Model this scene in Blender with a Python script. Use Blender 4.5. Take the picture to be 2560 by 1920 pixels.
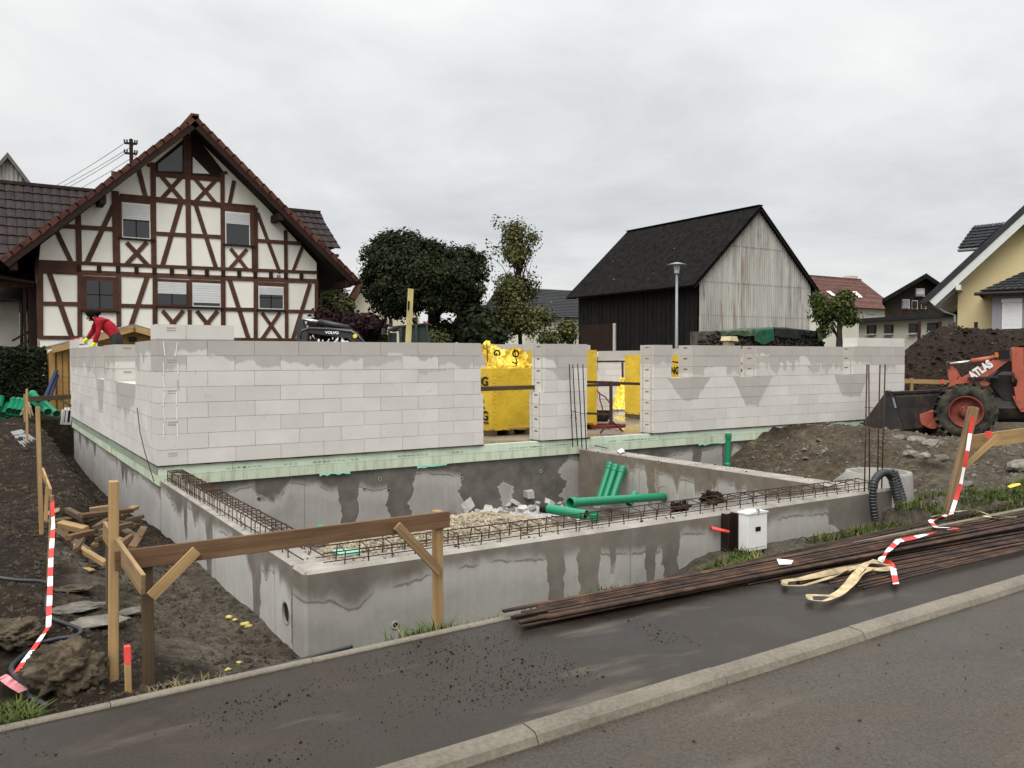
import bpy, bmesh, math, random
from mathutils import Vector, Matrix, noise as mnoise
R_ = math.radians
random.seed(7)
sc = bpy.context.scene
for o in list(bpy.data.objects): bpy.data.objects.remove(o)

# ------------------------------------------------------------------ camera
FPX, YAW, PITCH, ROLL = 2095.32, R_(32.739), R_(-1.7513), R_(-0.0936)
CAM = Vector((-1.9183, -11.1845, 1.3441))
fw = Vector((math.sin(YAW)*math.cos(PITCH), math.cos(YAW)*math.cos(PITCH), math.sin(PITCH)))
rt0 = Vector((math.cos(YAW), -math.sin(YAW), 0)); up0 = rt0.cross(fw)
rt = rt0*math.cos(ROLL)+up0*math.sin(ROLL); up = -rt0*math.sin(ROLL)+up0*math.cos(ROLL)
cd = bpy.data.cameras.new('camera'); cam = bpy.data.objects.new('camera', cd); sc.collection.objects.link(cam)
cd.sensor_fit = 'HORIZONTAL'; cd.sensor_width = 36; cd.lens = FPX*36/2560; cd.clip_end = 3000; cd.clip_start = .05
mw = Matrix((rt, up, -fw)).transposed().to_4x4(); mw.translation = CAM; cam.matrix_world = mw
sc.camera = cam
sc.view_settings.view_transform = 'Standard'; sc.view_settings.look = 'None'
sc.view_settings.exposure = 0.58; sc.view_settings.gamma = 1
sc.render.resolution_x, sc.render.resolution_y = 1024, 768

# ------------------------------------------------------------------ sky (overcast: Nishita daylight behind an even cloud deck)
SUN_EL, SUN_AZ = 50, 232          # azimuth measured from +Y towards +X
w = bpy.data.worlds.new('World'); sc.world = w; w.use_nodes = True
wn = w.node_tree; wn.nodes.clear()
def wnode(t, **k):
    n = wn.nodes.new(t)
    for a, b in k.items(): setattr(n, a, b)
    return n
out = wnode('ShaderNodeOutputWorld'); bg = wnode('ShaderNodeBackground'); bg.inputs[1].default_value = 0.1
sky = wnode('ShaderNodeTexSky', sky_type='NISHITA', sun_disc=False, sun_elevation=R_(SUN_EL), sun_rotation=R_(SUN_AZ), dust_density=2.0)
tc = wnode('ShaderNodeTexCoord'); sep = wnode('ShaderNodeSeparateXYZ'); wn.links.new(tc.outputs['Generated'], sep.inputs[0])
# project directions onto a flat cloud deck so that clouds shrink towards the horizon
def wm(op, a, b=None, clamp=False):
    n = wnode('ShaderNodeMath', operation=op, use_clamp=clamp)
    for i, v in enumerate((a, b)):
        if v is None: continue
        if isinstance(v, (int, float)): n.inputs[i].default_value = v
        else: wn.links.new(v, n.inputs[i])
    return n.outputs[0]
zc = wm('ADD', wm('MAXIMUM', sep.outputs[2], 0.0), 0.16)
cx = wm('DIVIDE', sep.outputs[0], zc); cy = wm('DIVIDE', sep.outputs[1], zc)
cmb = wnode('ShaderNodeCombineXYZ'); wn.links.new(cx, cmb.inputs[0]); wn.links.new(cy, cmb.inputs[1])
def wnoise(scale, detail, rough, dist):
    n = wnode('ShaderNodeTexNoise'); wn.links.new(cmb.outputs[0], n.inputs['Vector'])
    n.inputs['Scale'].default_value = scale; n.inputs['Detail'].default_value = detail
    n.inputs['Roughness'].default_value = rough; n.inputs['Distortion'].default_value = dist
    return n.outputs[0]
n1 = wnoise(0.62, 8, .58, .5); n2 = wnoise(2.1, 6, .55, .3)
nn = wm('ADD', wm('MULTIPLY', n1, .75), wm('MULTIPLY', n2, .25))
# overcast luminance: zenith about three times the horizon
elev = wm('MAXIMUM', sep.outputs[2], 0.0)
lum = wm('ADD', wm('MULTIPLY', wm('POWER', elev, 4.0), 1.6), wm('ADD', wm('MULTIPLY', elev, .20), .515))
cl = wnode('ShaderNodeValToRGB'); wn.links.new(nn, cl.inputs[0])
e = cl.color_ramp.elements
e[0].position = .36; e[0].color = (.78, .80, .815, 1)
e[1].position = .62; e[1].color = (1.13, 1.12, 1.10, 1)
m_ = e.new(.48); m_.color = (.945, .955, .955, 1)
sc_ = wnode('ShaderNodeVectorMath', operation='SCALE'); wn.links.new(cl.outputs[0], sc_.inputs[0]); wn.links.new(wm('MULTIPLY', lum, 10.0), sc_.inputs[3])
mx = wnode('ShaderNodeMix', data_type='RGBA'); mx.inputs[0].default_value = .93
wn.links.new(sky.outputs[0], mx.inputs[6]); wn.links.new(sc_.outputs[0], mx.inputs[7])
wn.links.new(mx.outputs[2], bg.inputs[0]); wn.links.new(bg.outputs[0], out.inputs[0])
# ------------------------------------------------------------------ sun behind the clouds
sl = bpy.data.lights.new('sun', 'SUN'); sl.energy = 1.5; sl.angle = R_(50); sl.color = (1, .97, .93)
so = bpy.data.objects.new('sun', sl); sc.collection.objects.link(so)
sd = Vector((math.sin(R_(SUN_AZ))*math.cos(R_(SUN_EL)), math.cos(R_(SUN_AZ))*math.cos(R_(SUN_EL)), math.sin(R_(SUN_EL))))
so.rotation_euler = sd.to_track_quat('Z', 'Y').to_euler()

# ------------------------------------------------------------------ survey helpers: a sight line of the survey camera met with a plane
def ray(u, v): return fw + rt*((u-1280)/FPX) - up*((v-960)/FPX)
def AX(u, v, x): d = ray(u, v); return CAM + d*((x-CAM.x)/d.x)
def AY(u, v, y): d = ray(u, v); return CAM + d*((y-CAM.y)/d.y)
def AZ(u, v, z): d = ray(u, v); return CAM + d*((z-CAM.z)/d.z)
def AD(u, v, t): return CAM + ray(u, v)*t

# ------------------------------------------------------------------ object helpers
col = sc.collection
def tag(o, label=None, cat=None, group=None, kind=None):
    if label: o['label'] = label
    if cat: o['category'] = cat
    if group: o['group'] = group
    if kind: o['kind'] = kind
    return o
def empty(name, loc=(0, 0, 0), rz=0, label=None, cat=None, group=None):
    o = bpy.data.objects.new(name, None); o.location = loc; o.rotation_euler = (0, 0, rz); o.empty_display_size = .1
    col.objects.link(o); return tag(o, label, cat, group)
ORD = ['leftmost', 'second from left', 'third from left', 'fourth from left', 'fifth from left', 'sixth from left', 'seventh from left', 'eighth from left', 'ninth from left', 'tenth from left', 'eleventh from left', 'twelfth from left', 'thirteenth from left', 'fourteenth from left', 'fifteenth from left', 'sixteenth from left', 'seventeenth from left', 'eighteenth from left', 'nineteenth from left', 'twentieth from left', 'twenty-first from left', 'twenty-second from left', 'twenty-third from left', 'twenty-fourth from left', 'twenty-fifth from left', 'twenty-sixth from left', 'twenty-seventh from left', 'twenty-eighth from left', 'twenty-ninth from left', 'thirtieth from left']
def by_place(objs, base):
    bpy.context.view_layer.update()
    for i, o in enumerate(sorted(objs, key=lambda q: (q.matrix_world.translation-CAM).dot(rt)/(q.matrix_world.translation-CAM).dot(fw))): o['label'] = base+', '+ORD[min(i, 29)]
def link(name, me, parent=None, loc=None, rot=None):
    o = bpy.data.objects.new(name, me); col.objects.link(o)
    if loc is not None: o.location = loc
    if rot is not None: o.rotation_euler = rot
    if parent is not None: o.parent = parent
    return o
def frame(d, ref=None):
    d = Vector(d).normalized(); r = Vector(ref) if ref else (Vector((0, 0, 1)) if abs(d.z) < .95 else Vector((1, 0, 0)))
    a = r.cross(d).normalized(); return a, d.cross(a).normalized(), d
class MB:
    "collects shapes, builds ONE mesh object"
    def __init__(s): s.v = []; s.f = []; s.mi = []; s.m = 0
    def face(s, idx): s.f.append(idx); s.mi.append(s.m)
    def add(s, vs, fs):
        b = len(s.v); s.v += [tuple(p) for p in vs]
        for f in fs: s.face([b+i for i in f])
        return s
    def box(s, lo, hi):
        x0, y0, z0 = lo; x1, y1, z1 = hi
        return s.add([(x0, y0, z0), (x1, y0, z0), (x1, y1, z0), (x0, y1, z0), (x0, y0, z1), (x1, y0, z1), (x1, y1, z1), (x0, y1, z1)],
                     [(0, 3, 2, 1), (4, 5, 6, 7), (0, 1, 5, 4), (1, 2, 6, 5), (2, 3, 7, 6), (3, 0, 4, 7)])
    def bar(s, p, q, w, h, ref=None, ext=0):
        "a square timber from p to q, w across, h along ref"
        p = Vector(p); q = Vector(q); a, b, d = frame(q-p, ref)
        p = p-d*ext; q = q+d*ext; vs = []
        for c in (p, q):
            for i, j in ((-1, -1), (1, -1), (1, 1), (-1, 1)): vs.append(c+a*(i*w/2)+b*(j*h/2))
        return s.add(vs, [(3, 2, 1, 0), (4, 5, 6, 7), (0, 1, 5, 4), (1, 2, 6, 5), (2, 3, 7, 6), (3, 0, 4, 7)])
    def prism(s, poly, vec):
        "closed polygon of 3D points swept along vec"
        n = len(poly); vec = Vector(vec); A = [Vector(p) for p in poly]; vs = A+[p+vec for p in A]
        nrm = Vector((0, 0, 0))
        for i in range(n): nrm += A[i].cross(A[(i+1) % n])
        fl = nrm.dot(vec) > 0
        t0 = list(range(n)); t1 = [n+i for i in range(n)]
        fs = [t0[::-1] if fl else t0, t1 if fl else t1[::-1]]
        for i in range(n):
            j = (i+1) % n; q = (i, j, n+j, n+i); fs.append(q if fl else q[::-1])
        return s.add(vs, fs)
    def tube(s, pts, r, n=8, cap=True, rad=None):
        P = [Vector(p) for p in pts]; m = len(P); b = len(s.v); pa = None
        for i, p in enumerate(P):
            d = (P[min(i+1, m-1)]-P[max(i-1, 0)]).normalized()
            if pa is None: a, c, _ = frame(d)
            else:
                a = (pa-d*pa.dot(d))
                a = a.normalized() if a.length > 1e-6 else frame(d)[0]; c = d.cross(a)
            pa = a; rr = rad[i] if rad else r
            for k in range(n):
                t = 2*math.pi*k/n; s.v.append(tuple(p+a*(rr*math.cos(t))+c*(rr*math.sin(t))))
        for i in range(m-1):
            for k in range(n):
                k2 = (k+1) % n; s.face([b+i*n+k, b+i*n+k2, b+(i+1)*n+k2, b+(i+1)*n+k])
        if cap: s.face([b+k for k in range(n)][::-1]); s.face([b+(m-1)*n+k for k in range(n)])
        return s
    def lathe(s, prof, o=(0, 0, 0), axis=(0, 0, 1), n=20, cap=False):
        "profile of (radius, height) turned round an axis"
        o = Vector(o); a, c, d = frame(axis); b = len(s.v)
        for r, h in prof:
            for k in range(n):
                t = 2*math.pi*k/n; s.v.append(tuple(o+d*h+a*(r*math.cos(t))+c*(r*math.sin(t))))
        for i in range(len(prof)-1):
            for k in range(n):
                k2 = (k+1) % n; s.face([b+i*n+k, b+i*n+k2, b+(i+1)*n+k2, b+(i+1)*n+k])
        if cap: s.face([b+k for k in range(n)][::-1]); s.face([b+(len(prof)-1)*n+k for k in range(n)])
        return s
    def mesh(s, name, mats, smooth=False):
        me = bpy.data.meshes.new(name); me.from_pydata(s.v, [], s.f)
        for m in (mats if isinstance(mats, (list, tuple)) else [mats]): me.materials.append(m)
        if any(s.mi): me.polygons.foreach_set('material_index', s.mi)
        if smooth: me.polygons.foreach_set('use_smooth', [True]*len(s.f))
        me.update(); return me
    def build(s, name, mats, parent=None, smooth=False, loc=None, rot=None):
        return link(name, s.mesh(name, mats, smooth), parent, loc, rot)
def copy_tree(o, parent=None):
    c = o.copy(); col.objects.link(c); c.parent = parent
    for ch in list(o.children): copy_tree(ch, c)
    return c
def bevel(o, wd, seg=1):
    bm = bmesh.new(); bm.from_mesh(o.data)
    bmesh.ops.bevel(bm, geom=bm.edges[:], offset=wd, segments=seg, profile=.5, affect='EDGES', clamp_overlap=True)
    bm.to_mesh(o.data); bm.free(); return o
def rock(name, mat, r, parent=None, loc=(0, 0, 0), sub=3, amp=.35, sq=(1, 1, .7), seed=0, fs=1.6, facet=False):
    bm = bmesh.new(); bmesh.ops.create_icosphere(bm, subdivisions=sub, radius=1)
    off = Vector((seed*7.31, seed*3.17, seed*1.7))
    for v in bm.verts:
        p = v.co.copy(); d = mnoise.fractal(p*fs+off, 1, 2, 4)
        if facet: d = mnoise.cell(p*fs+off)*.6+d*.4
        v.co = p*(1+amp*d+amp*.28*mnoise.fractal(p*fs*4.3+off, .8, 2, 4)); v.co = Vector((v.co.x*sq[0]*r, v.co.y*sq[1]*r, v.co.z*sq[2]*r))
    me = bpy.data.meshes.new(name); bm.to_mesh(me); bm.free(); me.materials.append(mat)
    if not facet: me.polygons.foreach_set('use_smooth', [True]*len(me.polygons))
    return link(name, me, parent, loc)
def text(s, mat, size, loc, rot, parent, name='lettering', ext=.003, bold=0.0, sx=1, align='LEFT', width=None, shear=0):
    c = bpy.data.curves.new(name, 'FONT'); c.body = s; c.size = size; c.extrude = ext; c.offset = bold; c.align_x = align; c.shear = shear
    o = bpy.data.objects.new('tmp', c); col.objects.link(o)
    dg = bpy.context.evaluated_depsgraph_get(); me = bpy.data.meshes.new_from_object(o.evaluated_get(dg)); bpy.data.objects.remove(o)
    me.materials.clear(); me.materials.append(mat); me.name = name
    if width:
        xs = [v.co.x for v in me.vertices]; sx = width/(max(xs)-min(xs))
    for v in me.vertices: v.co.x *= sx
    return link(name, me, parent, loc, rot)

# ------------------------------------------------------------------ procedural materials
class Ex:
    def __init__(s, nb, k): s.nb = nb; s.k = k
    def _(s, op, b, rev=False, **kw): return s.nb.math(op, b, s, **kw) if rev else s.nb.math(op, s, b, **kw)
    def __add__(s, b): return s._('ADD', b)
    __radd__ = __add__
    def __mul__(s, b): return s._('MULTIPLY', b)
    __rmul__ = __mul__
    def __sub__(s, b): return s._('SUBTRACT', b)
    def __rsub__(s, b): return s._('SUBTRACT', b, True)
    def __truediv__(s, b): return s._('DIVIDE', b)
    def __neg__(s): return s*-1.0
class NB:
    def __init__(s, name, rough=.8, col=(.5, .5, .5), spec=.3, metal=0):
        s.m = bpy.data.materials.new(name); s.m.use_nodes = True; s.nt = s.m.node_tree
        s.b = s.nt.nodes['Principled BSDF']; s.set('Roughness', rough); s.set('Base Color', col); s.set('Specular IOR Level', spec); s.set('Metallic', metal)
    def put(s, sock, v):
        if isinstance(v, Ex): s.nt.links.new(v.k, sock)
        elif isinstance(v, (tuple, list)): sock.default_value = tuple(v)+(1,) if len(v) == 3 and len(sock.default_value) == 4 else tuple(v)
        else: sock.default_value = v
    def set(s, k, v): s.put(s.b.inputs[k], v); return s
    def node(s, t, **k):
        n = s.nt.nodes.new(t)
        for a, b in k.items(): setattr(n, a, b)
        return n
    def math(s, op, a, b=None, c=None, clamp=False):
        n = s.node('ShaderNodeMath', operation=op, use_clamp=clamp)
        for i, v in enumerate((a, b, c)):
            if v is not None: s.put(n.inputs[i], v)
        return Ex(s, n.outputs[0])
    def mx(s, a, b): return s.math('MAXIMUM', a, b)
    def mn(s, a, b): return s.math('MINIMUM', a, b)
    def pos(s):
        g = s.node('ShaderNodeNewGeometry'); sp = s.node('ShaderNodeSeparateXYZ'); s.nt.links.new(g.outputs['Position'], sp.inputs[0])
        s.P = Ex(s, g.outputs['Position']); s.N = Ex(s, g.outputs['Normal']); return [Ex(s, sp.outputs[i]) for i in range(3)]
    def loc(s):
        g = s.node('ShaderNodeTexCoord'); sp = s.node('ShaderNodeSeparateXYZ'); s.nt.links.new(g.outputs['Object'], sp.inputs[0])
        s.L = Ex(s, g.outputs['Object']); return [Ex(s, sp.outputs[i]) for i in range(3)]
    def rnd(s): return Ex(s, s.node('ShaderNodeObjectInfo').outputs['Random'])
    def vec(s, x, y, z):
        n = s.node('ShaderNodeCombineXYZ')
        for i, v in enumerate((x, y, z)): s.put(n.inputs[i], v)
        return Ex(s, n.outputs[0])
    def noise(s, v, scale=1, detail=4, rough=.5, dist=0, color=False):
        n = s.node('ShaderNodeTexNoise')
        if v is not None: s.put(n.inputs['Vector'], v)
        for k, x in (('Scale', scale), ('Detail', detail), ('Roughness', rough), ('Distortion', dist)): n.inputs[k].default_value = x
        return Ex(s, n.outputs[1 if color else 0])
    def voro(s, v, scale=1, out='Distance', feature='F1', rand=1):
        n = s.node('ShaderNodeTexVoronoi', feature=feature); s.put(n.inputs['Vector'], v); n.inputs['Scale'].default_value = scale; n.inputs['Randomness'].default_value = rand
        return Ex(s, n.outputs[out])
    def step(s, e0, e1, x):
        n = s.node('ShaderNodeMapRange', interpolation_type='SMOOTHSTEP'); s.put(n.inputs[0], x); s.put(n.inputs[1], e0); s.put(n.inputs[2], e1); return Ex(s, n.outputs[0])
    def lin(s, x, a, b, c, d):
        n = s.node('ShaderNodeMapRange'); s.put(n.inputs[0], x)
        for i, v in enumerate((a, b, c, d)): s.put(n.inputs[i+1], v)
        return Ex(s, n.outputs[0])
    def mix(s, f, a, b, mode='MIX'):
        n = s.node('ShaderNodeMix', data_type='RGBA', blend_type=mode); s.put(n.inputs[0], f); s.put(n.inputs[6], a); s.put(n.inputs[7], b); return Ex(s, n.outputs[2])
    def ramp(s, f, stops):
        n = s.node('ShaderNodeValToRGB'); s.put(n.inputs[0], f); el = n.color_ramp.elements
        el[0].position = stops[0][0]; el[0].color = stops[0][1]+(1,); el[1].position = stops[-1][0]; el[1].color = stops[-1][1]+(1,)
        for p, c in stops[1:-1]: q = el.new(p); q.color = c+(1,)
        return Ex(s, n.outputs[0])
    def bump(s, h, strength=.5, dist=.01):
        n = s.node('ShaderNodeBump'); s.put(n.inputs['Height'], h); n.inputs['Strength'].default_value = strength; n.inputs['Distance'].default_value = dist
        s.nt.links.new(n.outputs[0], s.b.inputs['Normal']); return s
    def val(s, c, k):
        "scale a colour by a factor"
        n = s.node('ShaderNodeVectorMath', operation='SCALE'); s.put(n.inputs[0], c); s.put(n.inputs[3], k); return Ex(s, n.outputs[0])
def simple(name, c, rough=.6, spec=.18, metal=0, var=.12, scale=6, bump=0, bd=.01):
    b = NB(name, rough, c, spec, metal); b.pos()
    f = b.noise(b.P, scale, 5, .6); r = b.rnd()
    b.set('Base Color', b.val(c, b.lin(f, .3, .7, 1-var, 1+var)*b.lin(r, 0, 1, 1-var*.6, 1+var*.6)))
    if bump: b.bump(b.noise(b.P, scale*4, 4, .6), bump, bd)
    return b.m
# ------------------------------------------------------------------ materials of the site
H = 0.1977            # height of one block course
def aac(name, axis, bands, stains, base=(.60, .575, .535)):
    b = NB(name, .92, spec=.15); x, y, z = b.pos(); u = x if axis == 'x' else y
    r = b.rnd(); c = b.mix(r, tuple(k*1.05 for k in base), tuple(k*.94 for k in base))
    f = b.noise(b.P, 2.2, 6, .62); c = b.val(c, b.lin(f, .3, .7, .92, 1.05)); sm = b.step(.60, .72, b.noise(b.vec(u*1.0, 5.0, z*1.0), 4.5, 5, .65, .6)); c = b.mix(sm*.35, c, (.42, .40, .365)); c = b.mix(b.step(.12, .05, b.voro(b.P, 7))*b.step(.55, .6, b.noise(b.P, 2.0, 2))*.6, c, (.30, .285, .26))
    wob = (b.noise(b.P, 9, 4, .6)-.5)*.10
    wide = b.noise(b.vec(u*1.0, 3.1, 0.0), 1.5, 3, .5)
    drip = b.noise(b.vec(u*1.0, 7.7, z*.15), 5.5, 3, .55)
    wet = None
    for (u0, u1, zt, d0, dw, dd) in bands:      # u range, top, depth, depth swing of the wide noise, of the drips
        thr = b.lin(wide, .32, .68, -dw, dw)+b.lin(drip, .35, .7, 0, dd*.7)+b.lin(r, 0, 1, -.13, .13)+d0
        m = b.step(-.02, .02, thr-(zt-z)+wob*.4)*b.step(-.006, .0, zt+.004-z)*b.step(u0-.02, u0+.02, u+wob)*b.step(-u1-.02, -u1+.02, wob-u)
        wet = m if wet is None else b.mx(wet, m)
    for (uc, hw, zt, d, nar, dd) in stains:     # a run-off tongue below a sill
        t = (zt-z)/(b.lin(drip, .35, .7, -dd, dd)+d)
        m = b.step(-.02, .03, (1.0-t*nar)*hw-b.math('ABSOLUTE', u-uc)+wob*1.2)*b.step(-.01, .012, zt-z)*b.step(-.03, .05, 1.0-t+wob)
        wet = b.mx(wet, m)
    wc = b.mix(r, (.385, .358, .325), (.43, .405, .372))
    wet = wet*b.lin(b.noise(b.P, 3.2, 4, .6), .3, .7, .75, 1.0)
    b.set('Base Color', b.mix(wet, c, wc)); b.set('Roughness', b.lin(wet, 0, 1, .92, .7))
    b.bump(b.noise(b.P, 90, 3, .6), .25, .004)
    return b.m
TOP = 8*H
m_aac_f = aac('aerated_block_front', 'x',
    [(-.1, 4.8, TOP+.01, .255, .14, .10), (5.7, 6.9, TOP+.01, .50, .16, .02), (8.0, 8.8, TOP, .20, .05, .20), (9.0, 10.6, TOP, .33, .13, .12), (10.8, 13.8, TOP, .25, .1, .30), (13.8, 16, TOP, .34, .12, .14)],
    [(9.15, .56, 5*H, .42, .62, .05), (10.85, .58, 5*H, .60, .72, .05), (13.95, .62, 5*H, .46, .5, .04)])
m_aac_l = aac('aerated_block_side', 'y',
    [(-.2, 1.75, TOP, .20, .06, .26), (3.3, 5.2, TOP, .30, .1, .2), (5.9, 11.3, TOP, .33, .05, .42)],
    [(2.6, 1.02, 5*H, .46, .2, .14), (5.5, .58, 5*H, .60, .55, .1)])
m_aac_in = aac('aerated_block_inside', 'x', [(0, 20, TOP+.2, .48, .12, .12)], [])
m_mortar = simple('thin_mortar', (.42, .40, .37), .95)
m_slot = simple('slot_shade', (.40, .38, .35), .95)  # darker block tone, also paints the shade of grip holes and grooves

def concrete(name, axis, ztop, d0, dw, dd, joints=(), base=(.315, .305, .275), wetc=(.135, .119, .098), wide_s=.75, drip_s=2.6, rust=0.0, tongues=()):
    b = NB(name, .85, spec=.25); x, y, z = b.pos(); u = x if axis == 'x' else y
    d = ztop-z
    wide = b.noise(b.vec(u*1.0, 1.7, 0.0), wide_s, 2, .5)
    drip = b.noise(b.vec(u*1.0, 4.4, z*.12), drip_s, 2, .5)
    fine = b.noise(b.vec(u*1.0, 9.1, z*.5), 13, 4, .6)
    thr = b.lin(wide, .35, .65, -dw, dw)+b.step(.52, .72, drip)*dd+(fine-.5)*.10+d0
    for (uc, hw, dep) in tongues:
        thr = b.mx(thr, b.step(hw*1.15, hw*.35, b.math('ABSOLUTE', u-uc+(fine-.5)*.10+(b.noise(b.vec(uc*3.0, 2.2, z*1.0), 3.5, 3, .6)-.5)*hw*1.3))*(dep+(fine-.5)*.35))
    wet = b.step(-.07, .05, thr-d)
    f = b.noise(b.P, 1.6, 6, .6); f2 = b.noise(b.P, 14, 5, .65)
    c = b.val(base, b.lin(f, .3, .7, .86, 1.12)*b.lin(f2, .3, .7, .95, 1.05))
    streak = b.noise(b.vec(u*1.0, 0.0, z*.10), 16, 3, .6)
    c = b.val(c, b.lin(streak, .3, .7, .93, 1.05))
    halo = b.step(.16, .0, b.math('ABSOLUTE', d-thr-.11)); c = b.mix(halo*.35, c, (.47, .45, .42))
    wc = b.val(wetc, b.lin(f, .3, .7, .8, 1.3))
    c = b.mix(wet*b.lin(b.noise(b.P, 5, 4, .6), .3, .7, .72, 1.0), c, wc)
    line = b.step(.016, .004, b.math('ABSOLUTE', d-thr-.045+(fine-.5)*.02))*b.step(.42, .52, b.noise(b.P, 3, 2, .5)); c = b.mix(line*.75, c, (.13, .115, .10))
    if rust: c = b.mix(b.step(.58, .72, b.noise(b.vec(u*1.0, 5.5, z*.06), 7, 3, .6))*b.step(1.0, .1, d)*rust, c, (.20, .13, .075))
    for j in joints: c = b.mix(b.step(.008, .003, b.math('ABSOLUTE', u-j))*.55, c, (.12, .105, .09))
    pore = b.step(.075, .03, b.voro(b.P, 9))*b.step(.5, .62, b.noise(b.P, 2.4, 2)); c = b.mix(pore*.6, c, (.12, .11, .10))
    b.set('Base Color', c); b.set('Roughness', b.lin(wet, 0, 1, .85, .5))
    b.bump(f2+b.noise(b.P, 60, 3, .6)*.5, .25, .006)
    return b.m
ZF = -.17
m_con_f = concrete('concrete_front', 'x', ZF, .155, .07, .10, (1.13, 3.06, 4.62, 5.9), tongues=((2.23, .10, 1.2), (2.58, .13, 1.2), (3.55, .12, 1.2), (3.3, .08, .9), (2.86, .05, .34), (6.45, .55, 1.2)))
m_con_l = concrete('concrete_side', 'y', ZF, .10, .05, .16, (-4.72, -2.8, -1.2), base=(.40, .39, .365), tongues=((-5.22, .13, 1.4), (-4.2, .13, 1.4), (-2.55, .14, 1.4), (-1.45, .12, .45), (.1, .12, 1.4)))
m_con_c = concrete('concrete_cross', 'y', ZF, .19, .09, .22, (-1.5, -3.1), rust=.75, wetc=(.14, .115, .088), drip_s=4.5, tongues=((-.3, .55, 1.2), (-1.75, .12, .7), (-2.9, .1, .7)))
m_con_b = concrete('concrete_pit', 'x', -.25, .14, .1, .10, (1.9, 3.4), base=(.31, .298, .275), wetc=(.090, .081, .070), drip_s=1.1, tongues=((1.45, .28, .28), (2.55, .16, 1.5), (3.35, .22, 1.5), (4.75, .42, 1.5), (5.75, .62, 1.5), (8.2, .15, 1.2), (9.4, .12, 1.2), (10.2, .15, 1.2)))
m_con_h = concrete('concrete_house_side', 'y', -.25, .06, .04, .30, (1.9, 4.3, 7.2), base=(.345, .325, .31), drip_s=2.2)
m_con_top = simple('concrete_top', (.30, .275, .24), .85, var=.28, scale=4, bump=.4, bd=.01)
m_con_cone = simple('concrete_cone', (.235, .225, .205), .85, var=.25, scale=4, bump=.4)
def xps(name, c, dirt):
    b = NB(name, .75, spec=.3); x, y, z = b.pos(); r = b.rnd()
    st = b.noise(b.vec(x*1.0, y*1.0, z*.12), 9, 4, .6)
    cc = b.val(c, b.lin(r, 0, 1, .9, 1.06)*b.lin(b.noise(b.P, 3, 5, .6), .3, .7, .93, 1.06))
    b.set('Base Color', b.mix(b.step(.48, .70, st)*dirt, cc, (.30, .27, .17))); return b.m
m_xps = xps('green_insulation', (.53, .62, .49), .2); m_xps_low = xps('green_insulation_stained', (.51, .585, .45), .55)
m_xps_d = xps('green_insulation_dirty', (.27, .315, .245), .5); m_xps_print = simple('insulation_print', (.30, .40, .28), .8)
m_black = simple('black_plastic', (.012, .012, .013), .45); m_foil = simple('sealing_foil', (.012, .012, .012), .5)
m_tpl = simple('turquoise_foil', (.22, .48, .36), .4)
m_slab = NB('wet_slab', .25); m_slab.pos(); m_slab.set('Base Color', m_slab.ramp(m_slab.noise(m_slab.P, 1.2, 5, .6), [(.35, (.16, .125, .085)), (.65, (.30, .27, .225))])); m_slab.set('Roughness', m_slab.lin(m_slab.noise(m_slab.P, .9, 4), .4, .6, .06, .5)); m_slab = m_slab.m

# soil: dark topsoil with paler grey-brown subsoil where it was dug out
def soil(name, dark=False):
    b = NB(name, .95, spec=.08); x, y, z = b.pos()
    n1 = b.noise(b.P, 1.3, 8, .66); n2 = b.noise(b.P, 9, 8, .7)
    top = b.ramp(n2*.6+n1*.4, [(.33, (.010, .0072, .005)), (.5, (.028, .0205, .014)), (.68, (.066, .049, .034))])
    sub = b.ramp(n2*.6+n1*.4, [(.33, (.034, .028, .021)), (.5, (.102, .087, .067)), (.68, (.205, .177, .14))])
    if dark: c = b.ramp(n2*.6+n1*.4, [(.35, (.010, .007, .005)), (.52, (.030, .021, .0148)), (.70, (.072, .052, .037))])
    else:
        g = b.step(-1.45, -.75, x+(n1-.5)*2.2+(y+3.0)*.10)*b.step(-.6, -1.8, y+(n1-.5)*2)
        g2 = b.step(8.0, 10.0, x+(n1-.5)*5.0)
        n3 = b.noise(b.P, .55, 5, .6); sub2 = b.ramp(n2*.6+n1*.4, [(.33, (.030, .023, .015)), (.5, (.088, .070, .048)), (.68, (.185, .152, .110))])
        c = b.mix(g, top, sub); c = b.mix(g2*b.lin(b.step(.40, .54, n3), 0, 1, .12, 1.0), c, sub2)
        far = b.step(9, 22, b.math('ABSOLUTE', y)); c = b.mix(far*b.step(.42, .55, n1), c, (.035, .05, .018))
    peb = b.step(.16, .08, b.voro(b.P, 13))*b.step(.52, .60, b.noise(b.P, 3, 3)); c = b.mix(peb*.7, c, (.24, .215, .18))
    b.set('Base Color', c); b.set('Roughness', b.lin(n1, .35, .65, .62, .95))
    b.bump(n2+b.noise(b.P, 38, 6, .7)*.7+b.voro(b.P, 17)*.5, 1.0, .06); return b.m
m_soil = soil('soil'); m_soil_dark = soil('dark_soil', True)
def lump(name, a, c): 
    b = NB(name, .95, spec=.15); b.pos(); n = b.noise(b.P, 7, 8, .7); r = b.rnd()
    b.set('Base Color', b.val(b.ramp(n, [(.33, a), (.67, c)]), b.lin(r, 0, 1, .75, 1.2))); b.bump(n+b.noise(b.P, 40, 5, .7)*.6, .8, .03); return b.m
m_clod = lump('soil_lump', (.020, .016, .011), (.115, .092, .064)); m_stone = lump('field_stone', (.10, .09, .075), (.27, .245, .205)); m_rub = lump('rubble_block', (.36, .345, .32), (.56, .54, .50))
m_bould = lump('earthy_boulder', (.030, .023, .015), (.165, .13, .088)); m_gravel = lump('gravel', (.30, .25, .17), (.62, .53, .38)); m_pit = lump('pit_sand', (.07, .06, .05), (.21, .185, .15))

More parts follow.
